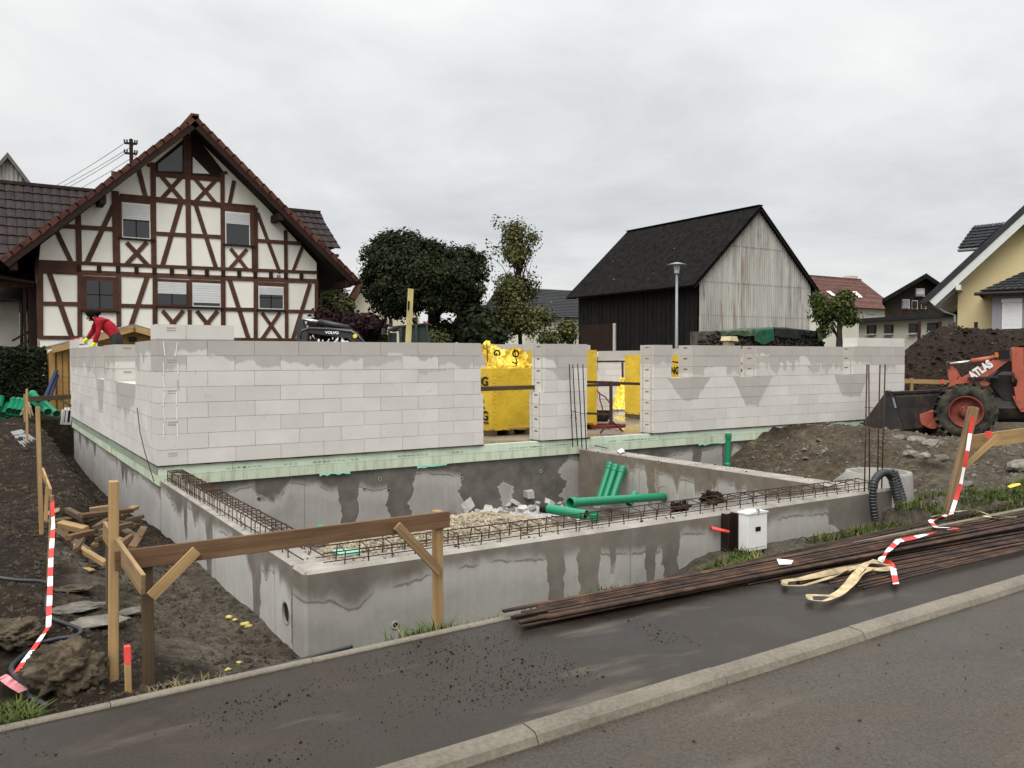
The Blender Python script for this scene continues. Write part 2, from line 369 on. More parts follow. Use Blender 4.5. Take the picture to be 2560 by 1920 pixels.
def asphalt(name, a, c, mud):
    b = NB(name, .4, spec=.27); x, y, z = b.pos()
    n0 = b.noise(b.P, .45, 5, .6); n1 = b.noise(b.P, 2.3, 6, .65, .3); n2 = b.noise(b.P, 70, 3, .7)
    cc = b.mix(b.lin(n0, .35, .65, 0, 1), a, c); cc = b.val(cc, b.lin(n2, .3, .7, .6, 1.45)); cc = b.mix(b.step(.74, .80, b.noise(b.P, 120, 2, .5))*.5, cc, (.16, .145, .125))
    cc = b.mix(b.step(.52, .72, n1)*.55, cc, mud)
    st = b.noise(b.vec(x*.55, y*2.2, 0.0), 1.1, 5, .6); cc = b.mix(b.step(.56, .72, st)*.75, cc, (.11, .092, .070))
    spk = b.step(.10, .05, b.voro(b.P, 6))*b.step(.50, .56, b.noise(b.P, 1.1, 3)); cc = b.mix(spk*.8, cc, (.02, .017, .014))
    b.set('Base Color', cc)
    b.set('Roughness', b.lin(n0*.5+n1*.5, .38, .62, .30, .58)); b.bump(n2+b.noise(b.P, 200, 2, .5)*.6, .35, .004); return b.m
m_road = asphalt('wet_asphalt_road', (.037, .031, .0235), (.058, .048, .036), (.078, .062, .045))
m_walk = asphalt('wet_asphalt_sidewalk', (.018, .0132, .0095), (.032, .0245, .0175), (.056, .042, .029))
m_kerb = NB('kerb_concrete', .8); m_kerb.pos(); m_kerb.set('Base Color', m_kerb.val(m_kerb.ramp(m_kerb.noise(m_kerb.P, 35, 5, .75)*.6+m_kerb.noise(m_kerb.P, 3, 4)*.4, [(.36, (.115, .10, .076)), (.5, (.165, .145, .112)), (.66, (.22, .195, .152))]), m_kerb.lin(m_kerb.rnd(), 0, 1, .88, 1.1))); m_kerb.bump(m_kerb.noise(m_kerb.P, 90, 4, .7), .5, .004); m_kerb = m_kerb.m
m_rust = NB('rusty_steel', .75, spec=.3); m_rust.pos(); m_rust.set('Base Color', m_rust.val(m_rust.ramp(m_rust.noise(m_rust.P, 5, 5, .6), [(.34, (.020, .014, .012)), (.52, (.060, .034, .022)), (.7, (.125, .066, .038))]), m_rust.lin(m_rust.rnd(), 0, 1, .55, 1.25))); m_rust = m_rust.m
m_wire = simple('rusty_rebar', (.055, .034, .024), .8, var=.3, scale=4)
def wood(name, a, c, rough=.75, k=1.0):
    b = NB(name, rough, spec=.25); x, y, z = b.loc(); r = b.rnd()
    g = b.noise(b.vec(x*.6*k, y*11*k, z*11*k)+b.vec(r*40, 0.0, 0.0) if False else b.vec(x*.6*k+r*40.0, y*11*k, z*11*k), 2.2, 6, .65, .4)
    kn = b.step(.10, .03, b.voro(b.vec(x*1.5+r*17.0, y*5, z*5), 1.7))
    cc = b.val(b.ramp(g, [(.3, a), (.7, c)]), b.lin(r, 0, 1, .78, 1.18)); b.pos(); cc = b.val(cc, b.lin(b.noise(b.P, 2.2, 4, .6), .3, .7, .8, 1.15))
    b.set('Base Color', b.mix(kn*.6, cc, tuple(q*.35 for q in a))); b.bump(g, .25, .004); return b.m
m_plank = wood('weathered_plank', (.085, .047, .025), (.185, .108, .056))
m_lath = wood('fresh_timber', (.27, .165, .070), (.43, .285, .135)); m_lath_d = wood('dark_wet_timber', (.055, .038, .022), (.12, .082, .045)); m_lath_o = wood('offcut_timber', (.15, .092, .045), (.36, .24, .125))
m_spruce = wood('shed_spruce', (.36, .20, .065), (.50, .30, .11), .6)
m_green = simple('green_pipe', (.008, .205, .098), .36, .45, var=.10, scale=3); m_pipe_shade = simple('pipe_inside_shade', (.008, .035, .022), .7)  # the dark green stands for the shade inside the pipes
m_yellow = NB('yellow_foil', .33, spec=.5); m_yellow.pos(); m_yellow.set('Base Color', m_yellow.val((.64, .43, .030), m_yellow.lin(m_yellow.noise(m_yellow.P, 2.5, 5, .6), .3, .7, .82, 1.12))); m_yellow.bump(m_yellow.noise(m_yellow.P, 3.5, 5, .6, .8), .6, .05); m_yellow = m_yellow.m
m_yfilm = NB('crumpled_yellow_film', .35, spec=.5); m_yfilm.pos(); m_yfilm.set('Base Color', m_yfilm.val((.86, .64, .07), m_yfilm.lin(m_yfilm.noise(m_yfilm.P, 7, 4, .6), .3, .7, .75, 1.12))); m_yfilm.bump(m_yfilm.noise(m_yfilm.P, 8, 4, .6, 1.2), .8, .06); m_yfilm = m_yfilm.m
m_ink = simple('black_print', (.012, .011, .008), .5); m_white = simple('white_paint', (.72, .72, .70), .5, var=.06); m_paper = simple('white_paper', (.80, .80, .79), .8, var=.04)
m_hose = simple('black_hose', (.016, .017, .020), .42, .5, var=.2); m_red = simple('tape_red', (.62, .045, .04), .4); m_pink = simple('old_tape_pink', (.55, .20, .22), .5, var=.35, scale=20)
m_neon = simple('neon_red_paint', (.80, .085, .07), .55)

# ------------------------------------------------------------------ ground: one sheet to the horizon, finely cut round the site
def sstep(a, b, x):
    t = max(0, min(1, (x-a)/(b-a))); return t*t*(3-2*t)
def lerp(a, b, t): return a+(b-a)*t
def edge_y(x): return -6.78+.045*(max(-40, min(40, x))+.5) if x < 3 else -6.62+.012*(x-3)
def fn(x, y, s, o=0): return mnoise.fractal(Vector((x*s+o, y*s-o, o*.37)), 1, 2, 5)
def gh(x, y):
    if y < edge_y(x)+.02: return -.62
    dy = y-edge_y(x)
    rough = fn(x, y, 1.1)*.055+fn(x, y, 4.5, 9)*.022+(abs(fn(x, y, 3.1, 5))-.3)*.05
    far = max(sstep(-12, -40, x), sstep(24, 60, x), sstep(14, 40, y))
    rough *= (1-.5*far)
    if x < .2 and y < 12:                                  # left of the new house: bank, trench, slope at the corner
        near = lerp(-.36, -.50, sstep(0, .6, dy)); bank = lerp(near, -.40, sstep(-5.0, -1.5, y)); bank = lerp(bank, -.12, sstep(2, 11, y))
        tr = -.80 if y < -.5 else lerp(-.83, -1.10, sstep(-.5, 4.5, y)); tr = lerp(tr, -1.0, sstep(8, 11, y))
        tr = lerp(near, tr, sstep(.2, 1.5, dy))
        wd = lerp(1.5, .75, sstep(-1.5, 2.5, y))
        z = lerp(bank, tr, sstep(-wd, -.12, x))
        return z+rough*sstep(0, .3, dy)*(1 if x < -.1 else .4)
    if -.2 < x < 15.75 and .25 < y < 10.8: return -1.6     # under the slab
    if x < 6.8 and y < .3: 
        if y > -5.3: return -1.5
        return lerp(lerp(-.36, -.44, sstep(0, .15, dy)), lerp(-.80, -.56, sstep(3.1, 4.1, x)), sstep(.1, .7, dy))+rough*.6
    if x >= 6.8 and y < 13:                                # right: trench behind the cross wall, spoil bank, loader platform
        plat = -.27
        heap = lerp(-1.0, lerp(-.02, -.2, sstep(-1.2, -3.4, y)), sstep(9.1, 11.9, x+fn(x, y, .5)*.5+y*.25)); heap = lerp(heap, plat, sstep(12.6, 14.4, x))
        verge = lerp(-.36, -.33, sstep(0, .6, dy))
        z = lerp(verge, heap, sstep(.9, 2.3, dy))
        hole = sstep(1.5, .5, math.hypot(x-8.6, (y+4.5)*.9)); z = lerp(z, -.75, hole*.8*sstep(.8, 1.4, dy))
        return z+rough*sstep(0, .3, dy)*1.5
    return -.1*(1-far)+rough+far*.0
def grid_axis(a, b, s, far):
    l = []; v = a
    while v < b: l.append(v); v += s
    st = s; lo = a; pre = []
    while lo > -far: st *= 1.35; lo -= st; pre.append(lo)
    st = s; hi = l[-1]; post = []
    while hi < far: st *= 1.35; hi += st; post.append(hi)
    return pre[::-1]+l+post
gx = grid_axis(-4.0, 19, .062, 900); gy = grid_axis(-6.9, 12.5, .062, 900)
vs = [(x, y, gh(x, y)) for y in gy for x in gx]; nx = len(gx)
fs = [(j*nx+i, j*nx+i+1, (j+1)*nx+i+1, (j+1)*nx+i) for j in range(len(gy)-1) for i in range(nx-1)]
mb = MB(); mb.v = vs; mb.f = fs; mb.mi = [0]*len(fs)
ground = tag(mb.build('ground', m_soil, smooth=True), kind='structure')

# ------------------------------------------------------------------ street
def kerb_y(x): return -8.075+.022*(x-1.0)
ZS, ZR = -.30, -.338
def strip(name, mat, ya, yb, z, x0=-70, x1=90, n=160):
    m = MB(); vs = []; fs = []
    for i in range(n+1):
        x = x0+(x1-x0)*i/n; vs += [(x, ya(x), z), (x, yb(x), z)]
    for i in range(n): fs.append((2*i, 2*i+2, 2*i+3, 2*i+1))
    m.add(vs, fs); return tag(m.build(name, mat), kind='structure')
cl_ = lambda x: max(-30, min(30, x))
strip('sidewalk', m_walk, lambda x: kerb_y(cl_(x))-.02, lambda x: edge_y(cl_(x))-.05, ZS)
strip('road', m_road, lambda x: -30.0, lambda x: kerb_y(cl_(x))-.10, ZR)
kerb = tag(empty('kerb'), kind='structure'); 
def stone_row(parent, name, mat, yf, x0, x1, L, prof, gap):
    x = x0
    while x < x1:
        a, b = x+gap, x+L-gap; ya, yb = yf(cl_(a)), yf(cl_(b)); m = MB(); vs = []
        j = random.uniform(-.004, .004)
        for (px, py) in ((a, ya), (b, yb)):
            for (dy, z) in prof: vs.append((px, py+dy, z+j))
        n = len(prof); f = [tuple(range(n)), tuple(range(2*n-1, n-1, -1))]
        for i in range(n): k = (i+1) % n; f.append((i, n+i, n+k, k))
        m.add(vs, f); m.build(name, mat, parent); x += L
stone_row(kerb, 'kerb_stone', m_kerb, kerb_y, -8.28, 30, 1.2, [(0, -.6), (0, ZS+.012), (-.010, ZS+.018), (-.095, ZS+.012), (-.112, ZS+.002), (-.128, ZS-.03), (-.132, -.6)], .003)
edging = tag(empty('edging'), kind='structure')
stone_row(edging, 'edging_stone', m_kerb, edge_y, -8.4, 30, 1.0, [(0, -.7), (0, ZS+.008), (-.008, ZS+.014), (-.052, ZS+.014), (-.058, ZS+.006), (-.058, -.7)], .002)

# ------------------------------------------------------------------ foundation of the new house
def cut_hole(o, p, axis, r, depth):
    m = MB(); m.tube([Vector(p)-Vector(axis)*depth, Vector(p)+Vector(axis)*depth], r, 20); c = m.build('cutter', m_con_top)
    md = o.modifiers.new('b', 'BOOLEAN'); md.object = c; md.operation = 'DIFFERENCE'; md.solver = 'EXACT'
    dg = bpy.context.evaluated_depsgraph_get(); me = bpy.data.meshes.new_from_object(o.evaluated_get(dg)); o.modifiers.clear(); o.data = me
    bpy.data.objects.remove(c)
fnd = tag(empty('foundation', (0, 0, -1)), 'grey cast concrete foundation walls with wet run-off stains in front of the white block house', 'foundation'); fnd.location = (0, 0, 0)
def topped(m, me_mats):        # upward faces take the rough top finish
    o = m
    for p in o.data.polygons:
        if p.normal.z > .7: p.material_index = 1
    return o
def conc_box(name, mat, lo, hi, bv=.02):
    o = MB().box(lo, hi).build(name, [mat, m_con_top], fnd); bevel(o, bv); return topped(o, None)
lw = conc_box('side_wall', m_con_l, (.033, -5.138, -1.5), (.33, .03, ZF-.003), .012)
cut_hole(lw, AX(714, 1532, .03), (1, 0, 0), .078, .26)
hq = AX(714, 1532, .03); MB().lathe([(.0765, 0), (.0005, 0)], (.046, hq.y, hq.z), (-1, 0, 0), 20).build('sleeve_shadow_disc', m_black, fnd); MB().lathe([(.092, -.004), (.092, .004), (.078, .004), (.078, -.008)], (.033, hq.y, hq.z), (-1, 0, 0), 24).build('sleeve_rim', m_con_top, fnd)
conc_box('front_wall', m_con_f, (.03, -5.42, -1.5), (7.06, -5.14, ZF), .025)
conc_box('cross_wall', m_con_c, (6.62, -5.138, -1.5), (6.918, .03, ZF+.004))
conc_box('house_front_wall', m_con_b, (.352, .06, -1.7), (15.8, .36, -.252), .005)
conc_box('house_side_wall', m_con_h, (.05, .032, -1.7), (.35, 10.95, -.252), .005)
def tie_hole(p, axis, r=.018):
    m = MB().lathe([(r*1.7, 0), (r*1.7, .006), (r, .006), (r, -.01), (.001, -.01)], p, axis, 12); m.build('tie_hole', m_con_top, fnd, True)
    MB().lathe([(r*.95, .0015), (.0005, .0015)], p, axis, 12).build('tie_hole_shade_disc', m_black, fnd)  # flat black disc painted for the shade in the bore
for u, v in ((988, 1563),): tie_hole(AY(u, v, -5.42), (0, -1, 0), .02)
for u, v in ((647, 1247), (911, 1222), (972, 1225), (1154, 1196), (1352, 1178), (950, 1197)): tie_hole(AY(u, v, .06), (0, -1, 0), .017)
for u, v in ((1420, 1164), (1495, 1131), (1565, 1143), (1647, 1155), (1427, 1172)): tie_hole(AX(u, v, 6.62), (-1, 0, 0), .016)
slab = tag(MB().box((.1, .1, -.25), (15.76, 10.9, -.006)).build('floor_slab', m_slab), 'wet concrete floor slab inside the new white block house', 'slab')

def insul(parent, axis, face, u0, u1, z0, z1, mat, L, off, th=.05):
    u = u0-off
    while u < u1:
        a, b = max(u, u0)+.002, min(u+L, u1)-.002
        if b-a > .05:
            d = random.uniform(-.004, .004)
            if axis == 'x': MB().box((a, face+d, z0), (b, face+th, z1)).build('board', mat, parent)
            else: MB().box((face+d, a, z0), (face+th, b, z1)).build('board', mat, parent)
        u += L
ins = tag(empty('insulation_band', (7, .02, -.13)), 'pale green foam insulation boards under the front block wall', 'insulation'); ins.location = (0, 0, 0)
insul(ins, 'x', .018, .02, 15.8, -.124, -.004, m_xps, 1.25, .35, .08); insul(ins, 'x', .012, .02, 15.8, -.252, -.128, m_xps_low, .62, .2, .047)
for i in range(40):       # ragged print marks and torn foil
    x = random.uniform(.6, 14.5)
    if 6.5 < x < 7: continue
    for k in range(random.randint(2, 5)):
        xx = x+k*.07; MB().box((xx, .0115, -.095+random.uniform(0, .012)), (xx+.035, .016, -.078)).build('print_mark', m_xps_print, ins)
for (x0, x1) in ((2.1, 2.55), (3.6, 4.1), (9.4, 10.1), (11.0, 11.7)):
    m = MB(); n = 8; vs = []
    for i in range(n+1):
        x = lerp(x0, x1, i/n); vs += [(x, .008, -.25), (x, .002, -.262-random.uniform(0, .03))]
    m.add(vs, [(2*i, 2*i+1, 2*i+3, 2*i+2) for i in range(n)]); m.build('torn_foil', m_tpl, ins)
ins2 = tag(empty('insulation_band', (0, 5, -.13)), 'dirty grey green foam insulation boards under the side block wall', 'insulation'); ins2.location = (0, 0, 0)
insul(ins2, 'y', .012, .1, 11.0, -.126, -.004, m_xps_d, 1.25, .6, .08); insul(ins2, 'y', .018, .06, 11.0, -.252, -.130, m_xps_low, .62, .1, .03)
# ------------------------------------------------------------------ block walls, every block a part
def block_mesh(L, T, mat, slot=None, cache={}):
    "block of length L along x, T deep along y; slot: 'x0' = grip hole on the -x end, 'y0' = on the -y face"
    k = (round(L, 3), T, mat.name, slot)
    if k in cache: return cache[k]
    m = MB(); h = H-.004; c = .004
    def rect_face(o, a, b, w, hh, hole):
        o, a, b = Vector(o), Vector(a), Vector(b); n = a.cross(b)
        P = lambda s, t, d=0: o+a*s+b*t-n*d
        if not hole: m.add([P(0, 0), P(w, 0), P(w, hh), P(0, hh)], [(0, 1, 2, 3)]); return
        s0, s1, t0, t1 = w*.36, w*.64, hh*.66, hh*.82
        m.add([P(0, 0), P(w, 0), P(w, hh), P(0, hh), P(s0, t0), P(s1, t0), P(s1, t1), P(s0, t1), P(s0, t0, .035), P(s1, t0, .035), P(s1, t1, .035), P(s0, t1, .035)],
              [(0, 1, 5, 4), (1, 2, 6, 5), (2, 3, 7, 6), (3, 0, 4, 7), (4, 5, 9, 8), (5, 6, 10, 9), (6, 7, 11, 10), (7, 4, 8, 11), (8, 9, 10, 11)])
        for q in (w*.2, w*.8):       # the two vertical head-joint grooves, shade painted as flat darker strips
            m.add([P(q-.012, 0, -.001), P(q+.012, 0, -.001), P(q+.012, hh, -.001), P(q-.012, hh, -.001)], [(0, 1, 2, 3)]); m.mi[-1] = 1
    rect_face((0, 0, 0), (1, 0, 0), (0, 0, 1), L, h, slot == 'y0')
    rect_face((0, T, 0), (0, -1, 0), (0, 0, 1), T, h, slot == 'x0')
    rect_face((L, 0, 0), (0, 1, 0), (0, 0, 1), T, h, False); rect_face((L, T, 0), (-1, 0, 0), (0, 0, 1), L, h, False)
    rect_face((0, 0, h), (1, 0, 0), (0, 1, 0), L, T, False); rect_face((0, T, 0), (1, 0, 0), (0, -1, 0), L, T, False)
    me = m.mesh('block', [mat, m_slot]); cache[k] = me; return me
TW = .363
def courses(parent, axis, base, mat, runs, j0, j1, slot_lo=None, T=TW, L=.6, first=None):
    "runs: {course: [(u0,u1),...]}; joints at j0 (even) / j1 (odd) + k*L"
    for c, rr in runs.items():
        for (u0, u1) in rr:
            off = j0 if c % 2 == 0 else j1
            js = [u0]; k = math.floor((u0-off)/L)
            v = off+k*L
            while v < u1-.001:
                if v > u0+.09 and v < u1-.09: js.append(v)
                v += L
            js.append(u1)
            for i in range(len(js)-1):
                a, b = js[i]+.0022, js[i+1]-.0022; e = random.uniform(-.0025, .0025)
                sl = slot_lo if (i == 0 and slot_lo and (c % 2 == 1 or axis == 'x')) else None
                if axis == 'x': link('block', block_mesh(b-a, T, mat, sl), parent, (a, base+e, c*H+.002), (random.uniform(-.002, .002), random.uniform(-.001, .001), 0))
                else:
                    o = link('block', block_mesh(b-a, T, mat, sl), parent, (base-e, b, c*H+.002), (0, random.uniform(-.002, .002), -math.pi/2))
def core(parent, lo, hi): MB().box(lo, hi).build('mortar_backing', m_mortar, parent)  # added backing box, keeps light from leaking through the open joints
def wall(label): return tag(empty('block_wall'), label, 'wall', 'white aerated block walls of the new house')
# front, left of the door gap (corner block of even courses belongs to the front wall)
wf = wall('long front wall of white blocks left of the yellow pallet gap')
courses(wf, 'x', 0, m_aac_f, {c: [(0 if c % 2 == 1 else 0, 4.70 if c >= 4 else 4.745)] for c in range(8)}, TW, .62, None)
courses(wf, 'x', 0, m_aac_f, {8: [(0, .96)]}, TW, .62)
core(wf, (.012, .012, 0), (4.69, .35, 8*H-.01))
# grip holes on the corner heads: recess shade painted as darker bars
for c in (0, 2, 4, 6, 8):
    for (dz, hh) in ((.145, .018), (.118, .010)): MB().box((.13, -.0035, c*H+dz), (.24, .004, c*H+dz+hh)).build('grip_mark', m_slot, wf)
for i, z in enumerate([.36, .56, .76, .95, 1.15, 1.38]):         # white adhesive strips up the corner
    for xx in (.085, .235):
        p = (xx+random.uniform(-.01, .03), -.006, z); q = (xx+random.uniform(-.02, .01)+.012*(xx > .2), -.006, z+random.uniform(.13, .18))
        MB().bar(p, q, .011, .004, (0, 1, 0)).build('adhesive_strip', m_paper if random.random() < .8 else m_slot, wf)
wp = wall('narrow pier of white blocks between the two gaps behind four upright rebars')
courses(wp, 'x', 0, m_aac_f, {c: [(5.85 if c < 4 else 5.90, 6.776)] for c in range(8)}, 6.15, 6.45, 'x0'); core(wp, (5.92, .012, 0), (6.77, .35, 8*H-.01))
wr = wall('right front wall of white blocks with three window notches')
rr = {c: [(8.272, 15.87)] for c in range(5)}
for c in range(5, 8): rr[c] = [(8.272, 8.72 if c > 5 else 8.70), (9.22, 10.52), (10.95, 13.64), (14.0, 15.87)]
courses(wr, 'x', 0, m_aac_f, rr, 8.62, 8.92, 'x0'); courses(wr, 'x', 0, m_aac_f, {8: [(14.13, 15.86)]}, 14.7, 14.7)
core(wr, (8.29, .012, 0), (15.85, .35, 5*H-.01))
for a, b in ((8.29, 8.68), (9.25, 10.5), (10.97, 13.62), (14.02, 15.85)): core(wr, (a, .012, 5*H), (b, .35, 8*H-.01))
# side wall
wl = wall('side wall of white blocks with two window notches above the soil bank')
rl = {c: [(TW+.002, 11.02)] for c in range(5)}
for c in range(5, 8): rl[c] = [(TW+.002, 1.57), (3.60, 4.97), (6.07, 11.02)]
courses(wl, 'y', 0, m_aac_l, rl, .6, .9, None); courses(wl, 'y', 0, m_aac_l, {8: [(9.0, 11.02)]}, 9.6, 9.6)
core(wl, (.012, TW, 0), (.35, 11.0, 5*H-.01))
for a, b in ((TW, 1.55), (3.62, 4.95), (6.09, 11.0)): core(wl, (.012, a, 5*H), (.35, b, 8*H-.01))
# grip holes of the street-facing jambs, their shade drawn as darker bars
for y in (3.597, 6.067):
    for c in (5, 7):
        MB().box((.13, y-.004, c*H+.14), (.24, y+.004, c*H+.162)).build('grip_mark', m_slot, wl)
wb = wall('rear wall of white blocks seen through the front gaps')
rb = {c: [(.37, 14.2), (16.0, 15.87)] if False else [(.37, 14.6 if c < 7 else 15.5)] for c in range(8)}
rb = {c: ([(.37, 11.3), (13.2, 15.5)] if 2 <= c <= 5 else [(.37, 15.5)]) for c in range(8)}
courses(wb, 'x', 10.66, m_aac_in, rb, .5, .8); courses(wb, 'x', 10.66, m_aac_in, {8: [(11.4, 15.2)]}, .5, .8)
wi = wall('inner partition of white blocks behind the right front wall windows')
courses(wi, 'x', 4.2, m_aac_in, {c: [(11.9, 15.5)] for c in range(8)}, .5, .8, T=.24)
we = wall('far end wall of white blocks closing the new house')
courses(we, 'y', 15.51, m_aac_in, {c: [(TW+.003, 10.65)] for c in range(8)}, .6, .9)
# black sealing course under the blocks
seal = tag(empty('sealing_strip'), 'black sealing foil strip under the first block course', 'sealing strip')
for (a, b) in ((0, 4.75), (5.78, 6.85), (8.2, 15.87)):
    n = int((b-a)/.12); m = MB(); vs = []
    for i in range(n+1):
        x = lerp(a, b, i/n); vs += [(x, -.004-random.uniform(0, .012), -.006+random.uniform(-.007, .002)), (x, -.004-random.uniform(0, .006), .006), (x, .3, .001)]
    m.add(vs, [f for i in range(n) for f in ((3*i, 3*i+3, 3*i+4, 3*i+1), (3*i+1, 3*i+4, 3*i+5, 3*i+2))]); m.build('foil', m_foil, seal)
MB().box((-.003, 0, -.006), (.2, 11.02, .001)).build('foil', m_foil, seal)
# ------------------------------------------------------------------ half-timbered house
m_plaster = simple('cream_plaster', (.82, .80, .715), .9, var=.05, scale=1.5, bump=.1)
m_plaster_g = simple('old_grey_plaster', (.50, .47, .42), .9, var=.12, scale=1.2)
m_timber = simple('red_brown_timber', (.085, .040, .026), .75, var=.3, scale=3); m_timber_d = simple('dark_eaves_timber', (.026, .014, .010), .8, var=.25, scale=2)
m_pane = NB('window_glass', .06, (.02, .024, .027), .7).m; m_frame_w = simple('white_window_frame', (.70, .70, .68), .5, var=.03); m_shut = simple('roller_shutter', (.66, .66, .65), .6, var=.05)
m_tile_r = simple('red_brown_tile', (.088, .034, .024), .75, var=.45, scale=4); m_tile_d = simple('dark_brown_tile', (.030, .022, .020), .75, var=.3, scale=4); m_tile_b = simple('charcoal_tile', (.026, .027, .030), .6, .25, var=.25, scale=4)
m_gutter = simple('copper_brown_gutter', (.03, .02, .016), .5)
YH = 20.0
def hp(x, y, Y=YH): return AY(x/2.4578, 250+y/2.4578, Y)
house = tag(empty('timber_frame_house', (5, YH, 0)), 'half-timbered house with cream panels and red brown beams behind the block wall', 'house'); house.location = (0, 0, 0)
PW = 30.0/2095/2.4578*1.12                  # metres per crop pixel on the gable
# plaster gable
poly = [(238, 1720), (238, 1000), (250, 890), (1195, 170), (1945, 1000), (1950, 1720)]
g = [hp(x, y) for x, y in poly]; zb = -.2
g[0].z = g[-1].z = zb; g[0].x = g[1].x; g[-1].x = g[-2].x
m = MB().prism(g, (0, 7.5, 0)); m.build('gable_wall', m_plaster, house)
def beam(x1, y1, x2, y2, wpx, name='beam', d=.05, mat=None, back=.02, ext=0):
    p, q = hp(x1, y1), hp(x2, y2); c = Vector((0, -d/2+back, 0))
    return MB().bar(p+c, q+c, wpx*PW, d+back, (0, 1, 0), ext).build(name, mat or m_timber, house)
def post(*a): return beam(*a, name='post', d=.052)
BI = [0]
def brace(*a): BI[0] += 1; return beam(*a, name='brace', d=.044-.006*(BI[0] % 2), ext=.04)
for a in [(247, 1045, 247, 1465, 26), (490, 1055, 490, 1460, 22), (730, 1075, 730, 1480, 22), (952, 1080, 952, 1480, 24), (1165, 1290, 1165, 1480, 20), (1371, 1100, 1371, 1480, 24), (1570, 1110, 1570, 1470, 22), (1760, 1120, 1760, 1470, 20), (1943, 1100, 1943, 1470, 20),
          (480, 705, 486, 1000, 26), (708, 560, 716, 1000, 34), (940, 385, 945, 1030, 26), (1153, 460, 1161, 1035, 26), (1365, 450, 1370, 1050, 22), (1562, 660, 1566, 1058, 34), (1753, 800, 1757, 1065, 20)]: post(*a)
for a in [(235, 1458, 1950, 1476, 18), (247, 1250, 490, 1254, 20), (730, 1263, 945, 1268, 20), (1375, 1285, 1570, 1288, 20), (1760, 1297, 1945, 1300, 18), (235, 992, 1950, 1060, 17), (232, 1050, 1950, 1114, 24),
          (378, 775, 705, 795, 22), (950, 820, 1362, 842, 20), (1580, 864, 1850, 882, 20), (735, 592, 1568, 664, 28), (935, 455, 1372, 492, 24), (905, 400, 945, 408, 16), (1365, 445, 1395, 448, 16)]: beam(*a, name='rail')
for x in (485, 608, 725, 838, 948, 1055, 1163, 1270, 1370, 1468, 1567, 1663, 1755, 1850):
    t = (x-235)/1715; beam(x, 1003+68*t, x, 1046+62*t, 20, name='joist_end', d=.075, mat=m_timber_d)
beam(235, 1023, 480, 1033, 62, name='corner_beam', d=.058)
for a in [(300, 1055, 440, 1455, 24), (905, 1085, 800, 1400, 24), (1412, 1110, 1527, 1470, 24), (1902, 1135, 1798, 1470, 22), (1612, 1312, 1725, 1468, 20), (1716, 1312, 1610, 1468, 20), (1003, 1300, 1120, 1440, 22), (1122, 1300, 1005, 1440, 22), (1213, 1302, 1330, 1445, 22), (1332, 1302, 1215, 1445, 22),
          (345, 800, 432, 985, 22), (695, 655, 538, 990, 24), (783, 882, 903, 1010, 22), (897, 880, 783, 1003, 22), (1112, 630, 998, 1018, 24), (1202, 645, 1326, 1030, 22), (1420, 918, 1518, 1042, 20), (1512, 922, 1412, 1036, 20), (1583, 700, 1717, 1058, 20), (1856, 905, 1798, 1056, 18),
          (853, 432, 893, 592, 24), (992, 470, 1110, 607, 22), (1107, 482, 998, 602, 22), (1203, 492, 1322, 632, 20), (1317, 502, 1203, 622, 20), (1436, 502, 1408, 642, 20)]: brace(*a)
def rect(x0, y0, x1, y1, d, mat, name, parent, back=.02, Y=YH):
    a, b = hp(x0, (y0+y1)/2, Y), hp(x1, (y0+y1)/2, Y); xm = (x0+x1)/2; zt, zl = hp(xm, y0, Y).z, hp(xm, y1, Y).z
    lo = (min(a.x, b.x), Y-d, zl); hi = (max(a.x, b.x), Y+back, zt)
    return MB().box(lo, hi).build(name, mat, parent)
def hwin(fr, win, shut, cross=True, white=False):
    x0, y0, x1, y1 = fr; f = rect(x0, y0, x1, y1, .046, m_timber, 'window_surround', house)
    x0, y0, x1, y1 = win
    rect(x0-6, y0-6, x1+6, y1+6, .052, m_frame_w if white else m_timber, 'frame', f)
    rect(x0, y0, x1, y1, .056, m_pane, 'pane', f)
    if cross:
        xm = (x0+x1)/2; rect(xm-4, y0, xm+4, y1, .062, m_timber_d, 'glazing_bar', f); ym = (y0*.5+y1*.5); rect(x0, ym-3, x1, ym+3, .062, m_timber_d, 'glazing_bar', f)
    if shut:
        n = 8
        for i in range(n):
            a = y0+(shut-y0)*i/n; b = y0+(shut-y0)*(i+1)/n; rect(x0-2, a+.6, x1+2, b-.6, .075, m_shut, 'shutter_slat', f)
    rect(fr[0]-4, fr[3]-6, fr[2]+4, fr[3]+4, .10, m_timber_d, 'sill', f)
hwin((500, 1085, 728, 1300), (532, 1115, 690, 1280), 0)
hwin((958, 1103, 1165, 1275), (970, 1120, 1140, 1255), 1192); hwin((1165, 1108, 1370, 1280), (1187, 1132, 1348, 1265), 1248, False, True)
hwin((1578, 1122, 1752, 1296), (1592, 1152, 1735, 1280), 1198, True, True)
hwin((728, 605, 945, 858), (754, 642, 916, 845), 738, True, True); hwin((1372, 660, 1558, 896), (1388, 697, 1528, 888), 765, False, True)
# glazed gable top
top = [hp(x, y) for x, y in ((955, 448), (955, 385), (1185, 195), (1372, 440), (1372, 482))]
MB().prism([p+Vector((0, -.035, 0)) for p in top], (0, .06, 0)).build('gable_panel', m_timber_d, house)
MB().prism([hp(x, y)+Vector((0, -.05, 0)) for x, y in ((970, 438), (970, 395), (1118, 278), (1118, 442))], (0, .03, 0)).build('gable_pane', m_pane, house)
MB().prism([hp(x, y)+Vector((0, -.05, 0)) for x, y in ((1183, 450), (1183, 350), (1285, 455))], (0, .03, 0)).build('gable_pane', m_frame_w, house)
beam(1150, 210, 1150, 465, 40, name='post')
rect(1700, 1075, 1722, 1100, .03, simple('grey_vent', (.2, .2, .2)), 'vent', house)
